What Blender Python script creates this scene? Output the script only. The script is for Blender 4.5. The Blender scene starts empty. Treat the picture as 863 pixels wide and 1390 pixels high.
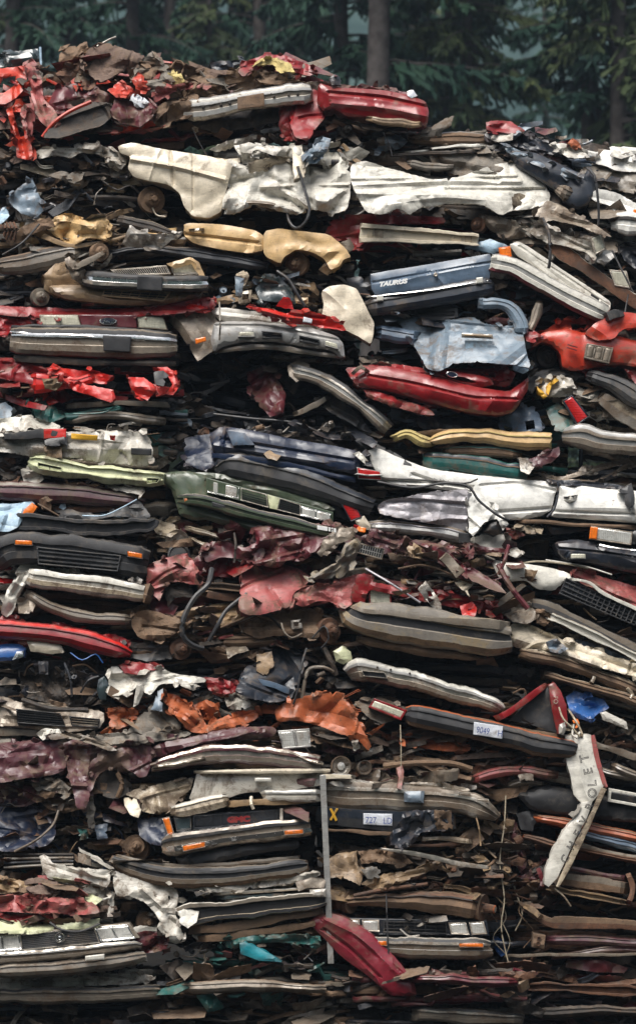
import bpy, math, random
import numpy as np
from mathutils import Vector, Matrix, noise as mnoise
from mathutils.geometry import delaunay_2d_cdt

R = random.Random(11)
SC = bpy.context.scene
COL = SC.collection
D = 30.0            # metres from the camera to the foot of the pile
K = 130.0           # photo pixels per metre at that distance
CAMZ = 3.5
HOR = 1300 - CAMZ * K

def depth(px, py):
    """how far back the pile face stands at a place on it (it leans back towards its top)"""
    y = 0.0012 * (1300 - py)
    return y

def P(px, py, y):
    f = (D + y) / D
    return ((px - 431.5) / K * f, y, CAMZ + (HOR - py) / K * f)

# ------------------------------------------------------------------ materials
MATS = {}
ARGS = {}
def _n(nt, t, **kw):
    n = nt.nodes.new(t)
    for k, v in kw.items(): setattr(n, k, v)
    return n

def mat(name, col, rough=.45, metal=0., dirt=.35, chip=.25, coat=0., dirtcol=(.105, .070, .043), chipcol=(.06, .04, .03),
        bump=.35, ribs=None, var=.25, spec=.5, wear=.0, fine=1.0, crease=.35):
    if name in MATS: return MATS[name]
    ARGS[name] = dict(col=col, rough=rough, metal=metal, dirt=dirt, chip=chip, coat=coat, dirtcol=dirtcol, chipcol=chipcol, bump=bump, ribs=ribs, var=var, spec=spec, wear=wear, fine=fine, crease=crease)
    m = bpy.data.materials.new(name); m.use_nodes = True
    nt = m.node_tree; L = nt.links; nt.nodes.clear()
    out = _n(nt, 'ShaderNodeOutputMaterial'); bs = _n(nt, 'ShaderNodeBsdfPrincipled')
    L.new(bs.outputs[0], out.inputs[0])
    tc = _n(nt, 'ShaderNodeTexCoord'); oi = _n(nt, 'ShaderNodeObjectInfo')
    mul = _n(nt, 'ShaderNodeMath', operation='MULTIPLY'); mul.inputs[1].default_value = 53.
    L.new(oi.outputs['Random'], mul.inputs[0])
    add = _n(nt, 'ShaderNodeVectorMath', operation='ADD')
    L.new(tc.outputs['Object'], add.inputs[0]); L.new(mul.outputs[0], add.inputs[1])
    V = add.outputs[0]
    def noise(scale, detail=5, rough=.6, vec=V, dist=0.):
        n = _n(nt, 'ShaderNodeTexNoise'); n.inputs['Scale'].default_value = scale
        n.inputs['Detail'].default_value = detail; n.inputs['Roughness'].default_value = rough
        n.inputs['Distortion'].default_value = dist
        L.new(vec, n.inputs['Vector']); return n.outputs['Fac']
    def rng(src, a, b, c=0., d=1., smooth=True):
        n = _n(nt, 'ShaderNodeMapRange'); n.interpolation_type = 'SMOOTHSTEP' if smooth else 'LINEAR'
        n.inputs['From Min'].default_value = a; n.inputs['From Max'].default_value = b
        n.inputs['To Min'].default_value = c; n.inputs['To Max'].default_value = d
        L.new(src, n.inputs['Value']); return n.outputs[0]
    def mix(fac, a, b):
        n = _n(nt, 'ShaderNodeMix', data_type='RGBA')
        if isinstance(fac, float): n.inputs[0].default_value = fac
        else: L.new(fac, n.inputs[0])
        for i, x in ((6, a), (7, b)):
            if isinstance(x, tuple): n.inputs[i].default_value = (*x[:3], 1)
            else: L.new(x, n.inputs[i])
        return n.outputs[2]
    def mth(op, a, b):
        n = _n(nt, 'ShaderNodeMath', operation=op); n.use_clamp = op in ('ADD',)
        for i, x in ((0, a), (1, b)):
            if isinstance(x, float): n.inputs[i].default_value = x
            else: L.new(x, n.inputs[i])
        return n.outputs[0]
    big = noise(2.1, 6, .72, dist=.8); mid = noise(10, 5, .74, dist=.5); tiny = noise(60, 3, .7)
    mp = _n(nt, 'ShaderNodeMapping'); mp.inputs['Scale'].default_value = (4., 4., 34.); L.new(V, mp.inputs['Vector'])
    streak = noise(2.2, 4, .6, vec=mp.outputs[0])
    def fold(scale, det=1.):
        n_ = noise(scale, det, .5, dist=.35)
        return mth('ABSOLUTE', mth('SUBTRACT', n_, .5), 0.)
    v1 = fold(1.7); v2 = fold(4.6, 1.5)
    # tone variation
    c = mix(rng(mid, .3, .7), tuple(x * (1 - var) for x in col), tuple(min(1, x * (1 + var * .5)) for x in col))
    # dirt in patches
    comb = mth('ADD', mth('MULTIPLY', big, .62), mth('MULTIPLY', mid, .38))
    t = .66 - .24 * dirt
    dm = rng(comb, t - .07, t + .05, 0., min(1., .5 + .6 * dirt))
    geo = _n(nt, 'ShaderNodeNewGeometry'); sx = _n(nt, 'ShaderNodeSeparateXYZ'); L.new(geo.outputs['Normal'], sx.inputs[0])
    dust = rng(sx.outputs[2], .45, 1., 0., .45 * dirt)
    c = mix(dm, c, dirtcol)
    c = mix(mth('MULTIPLY', dust, rng(mid, .35, .6)), c, (.17, .145, .115))
    # streaky scratches
    c = mix(rng(streak, .56, .66, 0., .6 * min(1, dirt + .15)), c, tuple(x * .45 for x in dirtcol))
    # grime and bare metal along the creases
    cl = mth('MULTIPLY', rng(v1, .0, .009, 1., 0.), rng(big, .44, .60))
    cl2 = mth('MULTIPLY', rng(v2, .0, .010, 1., 0.), rng(mid, .46, .62))
    c = mix(mth('MULTIPLY', mth('ADD', cl, cl2), min(1., crease * (.35 + dirt))), c, tuple(x * .55 for x in dirtcol))
    # chips down to primer, rust
    cm = rng(mth('ADD', mth('MULTIPLY', mid, .55), mth('MULTIPLY', tiny, .45)), .63 - .11 * chip, .66 - .11 * chip, 0., .9 if chip > 0 else 0.)
    c = mix(cm, c, chipcol)
    if wear > 0:
        pt = rng(geo.outputs['Pointiness'], .53, .60, 0., wear)
        c = mix(mth('MULTIPLY', pt, rng(mid, .3, .55)), c, chipcol)
    if ribs:
        w = _n(nt, 'ShaderNodeTexWave'); w.bands_direction = ribs[0]; w.inputs['Scale'].default_value = ribs[1]
        L.new(tc.outputs['Object'], w.inputs['Vector'])
        c = mix(rng(w.outputs['Fac'], .2, .9, 0., .14), c, tuple(x * .5 for x in col))
    L.new(c, bs.inputs['Base Color'])
    rr = rng(mth('ADD', dm, cm), 0., 1., rough, .82, False)
    rr2 = mth('ADD', rr, mth('MULTIPLY', mth('SUBTRACT', mid, .5), .25))
    L.new(rr2, bs.inputs['Roughness'])
    if metal:
        L.new(rng(mth('ADD', dm, cm), 0., 1., metal, .0, False), bs.inputs['Metallic'])
    bs.inputs['Specular IOR Level'].default_value = spec * .8
    bs.inputs['Coat Weight'].default_value = coat; bs.inputs['Coat Roughness'].default_value = .22
    bp = _n(nt, 'ShaderNodeBump'); bp.inputs['Strength'].default_value = bump; bp.inputs['Distance'].default_value = .020 * fine
    hh = mth('ADD', mth('MULTIPLY', mid, .8), mth('MULTIPLY', tiny, .25))
    L.new(hh, bp.inputs['Height'])
    bc = _n(nt, 'ShaderNodeBump'); bc.inputs['Strength'].default_value = min(1., crease); bc.inputs['Distance'].default_value = .10 * crease
    L.new(mth('ADD', mth('MULTIPLY', rng(v1, 0., .16, 0., 1., False), .75), mth('MULTIPLY', rng(v2, 0., .2, 0., 1., False), .35)), bc.inputs['Height'])
    L.new(rng(noise(1.3, 2, .5), .42, .60, .12 * crease, min(1., crease * 1.5)), bc.inputs['Strength'])
    L.new(bc.outputs[0], bp.inputs['Normal'])
    if ribs:
        bp2 = _n(nt, 'ShaderNodeBump'); bp2.inputs['Strength'].default_value = .35; bp2.inputs['Distance'].default_value = .003
        L.new(w.outputs['Fac'], bp2.inputs['Height']); L.new(bp.outputs[0], bp2.inputs['Normal']); L.new(bp2.outputs[0], bs.inputs['Normal'])
    else:
        L.new(bp.outputs[0], bs.inputs['Normal'])
    MATS[name] = m
    return m

def even(m):
    """the same material without the creases, for panels that kept their shape"""
    if isinstance(m, (list, tuple)): return [even(x) for x in m]
    a = dict(ARGS[m.name.replace('even_', '')]); n = m.name if m.name.startswith('even_') else 'even_' + m.name
    if a['crease'] <= .1: return m
    a['crease'] = .11; a['bump'] *= .4
    if a['coat'] > 0 and not a['ribs']: a['coat'] = min(1., a['coat'] + .2); a['rough'] *= .85
    return mat(n, **a)

def paint(name, col, dirt=.35, chip=.22, rough=.40, **k):
    return mat(name, col, rough=rough, dirt=dirt, chip=chip, coat=k.pop('coat', .18), wear=k.pop('wear', .5), crease=k.pop('crease', .55), **k)

RUST = (.13, .055, .025)
W = paint('white_paint', (.58, .555, .49), dirt=.30, chip=.12)
WC = paint('clean_white_paint', (.66, .645, .60), dirt=.12, chip=.1)
W2 = paint('dirty_white_paint', (.50, .47, .41), dirt=.50, chip=.28)
CR = paint('cream_paint', (.64, .56, .43), dirt=.3, chip=.2)
CR2 = paint('dirty_cream_paint', (.46, .38, .27), dirt=.6, chip=.35)
TAN = paint('tan_paint', (.56, .37, .17), dirt=.25, chip=.2, rough=.5)
TAN2 = paint('dull_tan_paint', (.30, .20, .11), dirt=.5, chip=.35, rough=.5)
RED = paint('bright_red_paint', (.50, .012, .007), dirt=.28, chip=.2)
RED2 = paint('deep_red_paint', (.22, .006, .009), dirt=.36, chip=.25)
ORED = paint('orange_red_paint', (.46, .035, .014), dirt=.38, chip=.25)
ROSE = paint('faded_rose_paint', (.33, .075, .07), dirt=.55, chip=.25, rough=.5)
MAR = paint('maroon_paint', (.10, .014, .020), dirt=.48, chip=.3)
PLUM = paint('plum_paint', (.075, .020, .027), dirt=.5, chip=.35, rough=.4)
ORU = paint('orange_rust_paint', (.36, .085, .025), dirt=.35, chip=.4, rough=.6, chipcol=RUST)
BLU = paint('slate_blue_paint', (.085, .125, .18), dirt=.25, chip=.12)
GBL = paint('grey_blue_paint', (.15, .20, .25), dirt=.4, chip=.2)
NAVY = paint('navy_paint', (.006, .014, .038), dirt=.25, chip=.12)
NBLK = paint('blue_black_paint', (.015, .02, .03), dirt=.3, chip=.15)
LBL = paint('light_blue_paint', (.30, .42, .52), dirt=.25, chip=.2)
TEAL = paint('teal_paint', (.015, .10, .09), dirt=.4, chip=.3)
BTEAL = paint('bright_teal_paint', (.01, .19, .23), dirt=.1, chip=.05)
BLUE = paint('blue_paint', (.02, .10, .32), dirt=.2, chip=.1)
OLI = paint('olive_green_paint', (.055, .075, .045), dirt=.2, chip=.12)
PGR = paint('pale_green_paint', (.56, .58, .36), dirt=.35, chip=.2, rough=.5)
SIL = paint('silver_paint', (.40, .39, .37), dirt=.3, chip=.15, metal=.35)
SIL2 = paint('dirty_silver_paint', (.25, .21, .165), dirt=.55, chip=.3, metal=.3)
GRY = paint('grey_paint', (.17, .145, .115), dirt=.5, chip=.3)
LIL = paint('silver_lilac_paint', (.36, .34, .36), dirt=.3, chip=.12, metal=.25)
CHR = mat('chrome', (.80, .79, .77), rough=.20, metal=1., dirt=.22, chip=.1, bump=.3, var=.1)
CHR2 = mat('dull_chrome', (.56, .51, .44), rough=.34, metal=.9, dirt=.5, chip=.25, bump=.5)
RUB = mat('black_rubber', (.022, .022, .024), rough=.55, dirt=.3, chip=.05, bump=.3, dirtcol=(.09, .075, .06))
PLA = mat('grey_black_plastic', (.045, .045, .047), rough=.5, dirt=.4, chip=.1, dirtcol=(.11, .09, .07))
GPL = mat('faded_grey_plastic', (.19, .17, .145), rough=.65, dirt=.5, chip=.15, dirtcol=(.24, .18, .10))
RST = mat('rust', (.13, .06, .032), rough=.85, dirt=.5, chip=.5, bump=.9, dirtcol=(.05, .035, .028), var=.5)
BRN = mat('brown_mud_metal', (.17, .105, .062), rough=.8, dirt=.5, chip=.4, bump=.9, dirtcol=(.09, .06, .04), var=.4)
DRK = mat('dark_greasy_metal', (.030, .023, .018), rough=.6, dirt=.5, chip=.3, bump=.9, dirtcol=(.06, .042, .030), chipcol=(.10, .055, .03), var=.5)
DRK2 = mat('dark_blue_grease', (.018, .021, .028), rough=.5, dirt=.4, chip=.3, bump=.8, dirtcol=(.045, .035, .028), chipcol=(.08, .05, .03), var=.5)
ALU = mat('dull_aluminium', (.34, .32, .29), rough=.45, metal=.6, dirt=.5, chip=.3, bump=.7)
FAB = mat('brown_fabric', (.15, .105, .085), rough=.95, dirt=.5, chip=.15, bump=.8, var=.4, spec=.2)
FAB2 = mat('grey_fabric', (.20, .18, .155), rough=.95, dirt=.5, chip=.1, bump=.8, var=.35, spec=.2)
FOAM = mat('yellow_foam', (.50, .40, .17), rough=.95, dirt=.4, chip=.1, bump=.8, spec=.2)
BLK = mat('black_plastic', (.012, .012, .013), rough=.35, dirt=.2, chip=.05)
HOSE = mat('hose_rubber', (.03, .03, .032), rough=.45, dirt=.3, chip=.05)
WIRE = mat('pale_wire', (.33, .28, .20), rough=.6, dirt=.3, chip=.1)
AMB = mat('amber_lens', (.75, .17, .015), rough=.2, dirt=.38, chip=0., coat=.4, ribs=('X', 9.), crease=.0)
RLN = mat('red_lens', (.42, .012, .012), rough=.15, dirt=.15, chip=0., coat=.6, ribs=('Z', 12.), crease=.0)
LEN = mat('headlamp_lens', (.60, .59, .55), rough=.10, metal=.35, dirt=.42, chip=0., coat=.8, ribs=('X', 14.), crease=.0)
CLN = mat('cloudy_lens', (.55, .53, .42), rough=.25, dirt=.3, chip=0., coat=.4, ribs=('X', 11.), crease=.0)
PLT = mat('licence_plate_white', (.62, .64, .68), rough=.4, dirt=.3, chip=.1, crease=.0)
INK = mat('plate_blue_ink', (.05, .08, .25), rough=.5, dirt=.1, chip=0.)
YEL = mat('yellow_sticker', (.70, .38, .03), rough=.5, dirt=.3, chip=.2)
LTR = mat('letter_white', (.8, .8, .78), rough=.4, dirt=.05, chip=0., bump=0., crease=.0)
GLS = mat('dark_glass', (.03, .045, .05), rough=.08, dirt=.35, chip=.1, coat=.8)

PAL_ENG = [DRK, DRK, DRK2, RST, BRN, ALU, PLA, DRK, HOSE, DRK, DRK2]
PAL_DARK = [DRK, DRK2, DRK, PLA, DRK, RST, HOSE, DRK2]
PAL_BRN = [BRN, RST, DRK, DRK, RST, DRK, TAN2]

# ------------------------------------------------------------------ crumpled metal
def crumple(p, amp, Ln, seed):
    """folded sheet: long straight creases with flat facets between them, and smaller dents cut into those"""
    if amp <= 0: return np.zeros(len(p))
    rs = np.random.RandomState(seed)
    lo = p.min(0); hi = p.max(0); ext = (hi - lo).max() + 1e-6
    q = p + .18 * Ln * np.stack([np.sin(p[:, 1] / Ln * 1.9 + rs.rand() * 6), np.sin(p[:, 0] / Ln * 1.6 + rs.rand() * 6)], 1)
    h = np.zeros(len(p))
    for k in range(int(min(26, 3 + ext / Ln * 2.6))):
        c = lo + rs.rand(2) * (hi - lo); an = rs.choice([rs.randn() * .35 + 1.57, rs.uniform(0, 3.14)]); d = np.array([math.cos(an), math.sin(an)])
        along = (q - c) @ np.array([-d[1], d[0]]); across = (q - c) @ d
        w = Ln * rs.uniform(.35, 1.1)
        h += rs.choice([-1, 1, 1]) * rs.uniform(.3, 1.) * np.maximum(0, 1 - np.abs(across) / w) * np.clip(1.3 - np.abs(along) / (Ln * rs.uniform(.8, 3.)), 0, 1)
    h = (h - h.mean()) / (h.std() + 1e-6)
    for L_, a, sg in ((Ln * .9, .55, 1), (Ln * .45, .30, -1), (Ln * .24, .14, 1)):
        n = int(min(300, max(6, (hi - lo + L_).prod() / (L_ * L_) * 1.1)))
        s = lo - L_ * .5 + rs.rand(n, 2) * (hi - lo + L_)
        off = rs.rand(n) * L_ * .30; sl = rs.randn(n, 2) * .8
        d = p[:, None, :] - s[None]
        e = -(off + (d * sl[None]).sum(2) + np.sqrt((d ** 2).sum(2) + (L_ * .2) ** 2) * .8).min(1) * sg
        h += a * (e - e.mean()) / (e.std() + 1e-6)
    return h * amp * .62

def resample(pts, step, closed=True):
    pts = np.asarray(pts, float); out = []
    n = len(pts)
    for i in range(n if closed else n - 1):
        a, b = pts[i], pts[(i + 1) % n]
        k = max(1, int(round(np.hypot(*(b - a)) / step)))
        for j in range(k): out.append(a + (b - a) * j / k)
    if not closed: out.append(pts[-1])
    return np.array(out)

def chaikin(pts, n=1, closed=True):
    pts = np.asarray(pts, float)
    for _ in range(n):
        q = []
        m = len(pts)
        for i in range(m if closed else m - 1):
            a, b = pts[i], pts[(i + 1) % m]
            q += [a * .87 + b * .13, a * .13 + b * .87]
        if not closed: q = [pts[0]] + q + [pts[-1]]
        pts = np.array(q)
    return pts

def inside(p, poly):
    x, y = p[:, 0], p[:, 1]; r = np.zeros(len(p), bool); n = len(poly)
    for i in range(n):
        x1, y1 = poly[i]; x2, y2 = poly[(i + 1) % n]
        c = ((y1 > y) != (y2 > y)) & (x < (x2 - x1) * (y - y1) / (y2 - y1 + 1e-12) + x1)
        r ^= c
    return r

def segdist(p, a, b):
    ab = b - a; t = np.clip(((p - a) @ ab) / (ab @ ab + 1e-9), 0, 1)
    return np.hypot(*((p - (a + t[:, None] * ab)).T))

def polydist(p, poly, closed=True):
    d = np.full(len(p), 1e9); n = len(poly)
    for i in range(n if closed else n - 1):
        d = np.minimum(d, segdist(p, poly[i], poly[(i + 1) % n]))
    return d

class MB:
    def __init__(s): s.v = []; s.f = []; s.m = []; s.mats = []
    def mi(s, m):
        if m not in s.mats: s.mats.append(m)
        return s.mats.index(m)
    def add(s, vs, fs, m):
        b = len(s.v); s.v += [tuple(map(float, v)) for v in vs]
        i = s.mi(m) if not isinstance(m, (list, tuple)) else None
        for k, f in enumerate(fs):
            s.f.append(tuple(b + j for j in f)); s.m.append(i if i is not None else s.mi(m[k]))
    def grid(s, rows, m, close=False):
        """rows: list of equal-length vertex rows; m material or list per row-gap"""
        w = len(rows[0]); vs = [v for r in rows for v in r]; fs = []; ms = []
        for i in range(len(rows) - 1):
            for j in range(w if close else w - 1):
                k = (j + 1) % w
                fs.append((i * w + j, i * w + k, (i + 1) * w + k, (i + 1) * w + j))
                ms.append(m[min(i, len(m) - 1)] if isinstance(m, (list, tuple)) else m)
        s.add(vs, fs, ms if fs else m)
    def tube(s, pts, r, m, n=7, cap=True):
        pts = [Vector(p) for p in pts]
        rows = []; up = Vector((0, 0, 1))
        for i, p in enumerate(pts):
            t = (pts[min(i + 1, len(pts) - 1)] - pts[max(i - 1, 0)])
            if t.length < 1e-6: t = Vector((1, 0, 0))
            t.normalize()
            u = t.cross(up)
            if u.length < .2: u = t.cross(Vector((0, 1, 0)))
            u.normalize(); w = u.cross(t)
            rr = r[i] if isinstance(r, (list, tuple)) else r
            rows.append([p + (u * math.cos(a) + w * math.sin(a)) * rr for a in [2 * math.pi * k / n for k in range(n)]])
        b = len(s.v)
        s.grid(rows, m, close=True)
        if cap:
            s.f.append(tuple(b + k for k in range(n))[::-1]); s.m.append(s.mi(m))
            e = b + (len(rows) - 1) * n
            s.f.append(tuple(e + k for k in range(n))); s.m.append(s.mi(m))
    def box(s, c, sz, m, rot=None, bev=.12):
        """box with chamfered edges"""
        x, y, z = [k / 2 for k in sz]; b = min(sz) * bev
        rings = []
        for (dz, ins) in ((-z, b), (-z + b, 0), (z - b, 0), (z, b)):
            xx, yy = x - ins, y - ins
            rings.append([(-xx + b, -yy, dz), (xx - b, -yy, dz), (xx, -yy + b, dz), (xx, yy - b, dz),
                          (xx - b, yy, dz), (-xx + b, yy, dz), (-xx, yy - b, dz), (-xx, -yy + b, dz)])
        M_ = rot if rot else Matrix.Identity(3); c = Vector(c)
        rings = [[c + M_ @ Vector(v) for v in r] for r in rings]
        k = len(s.v); s.grid(rings, m, close=True)
        s.f.append(tuple(range(k, k + 8))[::-1]); s.m.append(s.mi(m))
        s.f.append(tuple(range(k + 24, k + 32))); s.m.append(s.mi(m))
    def lathe(s, c, ax, prof, m, n=20):
        """prof: (distance along the axis, radius)"""
        ax = Vector(ax).normalized(); u = ax.cross(Vector((0, 0, 1)))
        if u.length < .1: u = ax.cross(Vector((1, 0, 0)))
        u.normalize(); w = ax.cross(u); c = Vector(c)
        rows = [[c + ax * d + (u * math.cos(a) + w * math.sin(a)) * r for a in [2 * math.pi * k / n for k in range(n)]] for d, r in prof]
        s.grid(rows, m, close=True)
    def build(s, name, parent=None, origin=(0, 0, 0), sharp=24, kind=None):
        me = bpy.data.meshes.new(name)
        o = Vector(origin)
        me.from_pydata([(v[0] - o[0], v[1] - o[1], v[2] - o[2]) for v in s.v], [], s.f)
        for m in s.mats: me.materials.append(m)
        me.polygons.foreach_set('material_index', s.m)
        me.polygons.foreach_set('use_smooth', [True] * len(me.polygons))
        me.update()
        if sharp: me.set_sharp_from_angle(angle=math.radians(sharp))
        ob = bpy.data.objects.new(name, me); COL.objects.link(ob)
        if parent: ob.parent = parent
        if kind: ob['kind'] = kind
        return ob

def sheet_mesh(mb, poly, m, dy, amp=.03, Ln=.22, bulge=.06, edge=12, rim=.10, rag=.9, step=None, smooth=None, lines=(), holes=(),
               tilt=(0, 0), seed=None, slivers=True):
    """a panel with the given outline on the pile face, pressed and folded, with its edges turned back"""
    seed = seed if seed is not None else R.randrange(1 << 30)
    rs = np.random.RandomState(seed)
    poly = np.asarray(poly, float)
    span = max(poly.max(0) - poly.min(0)); big_ = span > 75
    rough = amp >= .016
    if step is None: step = 3.4 if rough else 4.5
    if rough: rim = min(rim, .05); bulge *= .35
    else: rag = min(rag, .45) if rag else 0; lines = [(l[0], l[1] * 1.7, l[2] * .75) for l in lines]; tilt0 = True
    if smooth is None: smooth = 1 if big_ else 0
    if smooth: poly = chaikin(poly, smooth)
    o = resample(poly, step); n = len(o)
    if rag:
        k = max(3, n // 4); w = rs.randn(k, 2); i_ = np.linspace(0, k, n, endpoint=False); w2 = np.stack([np.interp(i_, np.arange(k + 1), np.append(w[:, j], w[0, j])) for j in (0, 1)], 1)
        o = o + rs.randn(n, 2) * rag * .30 + w2 * rag * .6
        if rag >= .9 and rough:
            cc = o.mean(0)
            for j in range(n):
                if rs.rand() < .035: o[j] += (cc - o[j]) / (np.hypot(*(cc - o[j])) + 1e-6) * rs.uniform(2, 5)
    lo, hi = o.min(0), o.max(0)
    gx, gy = np.meshgrid(np.arange(lo[0], hi[0], step), np.arange(lo[1], hi[1], step))
    g = np.stack([gx.ravel(), gy.ravel()], 1) + (rs.rand(gx.size, 2) - .5) * step * .5
    g = g[inside(g, o)]
    if len(g): g = g[polydist(g, o) > step * .5]
    if span > 60 and slivers:
        lines = list(lines); ctr = poly.mean(0); ev = np.linalg.eigh(np.cov((o - o.mean(0)).T))[1]; ax = ev[:, 1]; bx = ev[:, 0]
        la = np.abs((o - ctr) @ ax).max(); lb = np.abs((o - ctr) @ bx).max()
        for k in range(int(3 + span / 60) if rough else int(1 + span / 130)):
            if rs.rand() < .45:      # crease running with the panel
                a0 = ctr + bx * lb * rs.uniform(-.6, .6) - ax * la * rs.uniform(.3, 1.); a1 = a0 + ax * la * rs.uniform(.7, 1.8) + bx * lb * rs.randn() * .25
            else:                    # buckle across it
                a0 = ctr + ax * la * rs.uniform(-.85, .85) - bx * lb * 1.1; a1 = a0 + bx * lb * rs.uniform(.9, 2.2) + ax * lb * rs.randn() * .7
            mid_ = (a0 + a1) / 2 + rs.randn(2) * 3
            w_ = rs.choice([2., 3., 6., 9.]); lines.append(([tuple(a0), tuple(mid_), tuple(a1)], rs.choice([-1, 1]) * rs.uniform(.010, .022) * (1.5 if rough else .75) * (1 + w_ / 9), w_, 1))
    extra = []
    for ln in lines:
        c_ = resample(chaikin(ln[0], 2, closed=False) if len(ln[0]) > 2 else ln[0], step * .8, closed=False)
        dr = np.gradient(c_, axis=0); pn = np.stack([-dr[:, 1], dr[:, 0]], 1); pn /= np.hypot(*pn.T)[:, None] + 1e-9
        for k_ in (0, -.8, .8, -1.7, 1.7): extra.append(c_ + pn * k_ * ln[2])
    if extra:
        ex = np.vstack(extra); ex = ex[inside(ex, o)]
        if len(ex): ex = ex[polydist(ex, o) > 1.2]
        if len(ex) and len(g):
            g = g[np.sqrt(((g[:, None] - ex[None]) ** 2).sum(2)).min(1) > step * .55]
        if len(ex): g = np.vstack([g, ex]) if len(g) else ex
    pts = [tuple(x) for x in o] + [tuple(x) for x in g]
    edges = [(i, (i + 1) % n) for i in range(n)]
    hps = []
    for h in holes:
        hp = resample(np.asarray(h, float), step); b = len(pts)
        pts += [tuple(x) for x in hp]; edges += [(b + i, b + (i + 1) % len(hp)) for i in range(len(hp))]; hps.append(hp)
    r = delaunay_2d_cdt([Vector(p) for p in pts], edges, [], 0, 1e-4)
    v = np.array([(a[0], a[1]) for a in r[0]]); tri = [tuple(t) for t in r[2]]
    tc = np.array([v[list(t)].mean(0) for t in tri])
    keep = inside(tc, o)
    for hp in hps: keep &= ~inside(tc, hp)
    tri = [t for t, k in zip(tri, keep) if k]
    if not tri: return
    d = polydist(v, o)
    t = np.clip(d / min(edge, 5.), 0, 1); prof = np.sqrt(np.maximum(0, 1 - (1 - t) ** 2))
    t2 = np.clip(d / max(6., d.max()), 0, 1)
    y = dy - .022 * min(1, max(.12, (bulge - .06) / .05)) * prof - bulge * .36 * (1 - (1 - t2) ** 2) + crumple(v / K, amp, Ln, seed) * (.6 + .4 * t)
    if not tilt[0] and not tilt[1] and rag >= .9: tilt = (rs.randn() * .10, rs.uniform(-.75, .25))
    c = (lo + hi) / 2
    y = y + (v[:, 0] - c[0]) / K * tilt[0] + (v[:, 1] - c[1]) / K * tilt[1]
    for ln in lines:
        pl = np.asarray(chaikin(ln[0], 2, closed=False) if len(ln[0]) > 2 else ln[0], float); dd = polydist(v, pl, closed=False)
        y = y + (ln[1] * np.maximum(0, 1 - dd / (1.7 * ln[2])) if len(ln) > 3 else ln[1] * np.exp(-(dd / ln[2]) ** 2))
    y = y + depth(v[:, 0], v[:, 1])
    vs = [P(v[i, 0], v[i, 1], y[i]) for i in range(len(v))]
    # consistent winding, facing the camera (-Y)
    fs = []
    for a, b, c_ in tri:
        cr = (v[b] - v[a])[0] * (v[c_] - v[a])[1] - (v[b] - v[a])[1] * (v[c_] - v[a])[0]
        fs.append((a, b, c_) if cr < 0 else (a, c_, b))
    if rim:
        cnt = {}
        for f in fs:
            for i in range(3):
                e = (f[i], f[(i + 1) % 3]); cnt[e] = 1
        bd = [e for e in cnt if (e[1], e[0]) not in cnt]
        mp = {}
        for a, b in bd:
            for k in (a, b):
                if k not in mp:
                    mp[k] = len(vs); x, yy, z = vs[k]
                    j = rs.randn(2) * .006
                    vs.append((x + j[0], yy + rim * (.8 + .4 * rs.rand()), z + j[1]))
            fs.append((b, a, mp[a], mp[b]))
    mb.add(vs, fs, m)
    if rough and span > 34 and amp >= .028 and slivers:
        per = len(o) * step
        for k in range(int(per / 34)):
            i = rs.randint(len(o)); c0 = o[i]; tg = o[(i + 2) % len(o)] - o[i - 2]; tg = tg / (np.hypot(*tg) + 1e-6); nn = np.array([tg[1], -tg[0]])
            L_ = rs.uniform(6, 20); w = rs.uniform(1.5, 5.5)
            pl = [c0 - tg * L_ * .5, c0 - tg * L_ * .2 + nn * w, c0 + tg * L_ * .3 + nn * w * rs.uniform(.3, 1.4), c0 + tg * L_ * .5, c0 + tg * L_ * .1 - nn * w * .7]
            sheet_mesh(mb, pl, m, dy - rs.uniform(-.01, .05), amp=.03, Ln=.07, bulge=.01, rim=.02, step=3.5, smooth=0, tilt=(rs.randn() * .6, rs.randn() * 1.2), rag=.6, seed=rs.randint(1 << 30), slivers=False)

def cat(path, step):
    """smooth curve through the given rows (any number of columns), sampled about every step pixels"""
    p = np.asarray(path, float)
    if len(p) == 2:
        k = max(2, int(np.hypot(*(p[1] - p[0])[:2]) / step)); t = np.linspace(0, 1, k + 1)[:, None]
        return p[0] * (1 - t) + p[1] * t
    q = np.vstack([2 * p[0] - p[1], p, 2 * p[-1] - p[-2]]); out = []
    for i in range(1, len(q) - 2):
        k = max(1, int(np.hypot(*(q[i + 1] - q[i])[:2]) / step))
        for j in range(k):
            t = j / k; a, b, c, d = q[i - 1], q[i], q[i + 1], q[i + 2]
            out.append(.5 * ((2 * b) + (-a + c) * t + (2 * a - 5 * b + 4 * c - d) * t * t + (-a + 3 * b - 3 * c + d) * t ** 3))
    out.append(p[-1]); return np.array(out)

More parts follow.
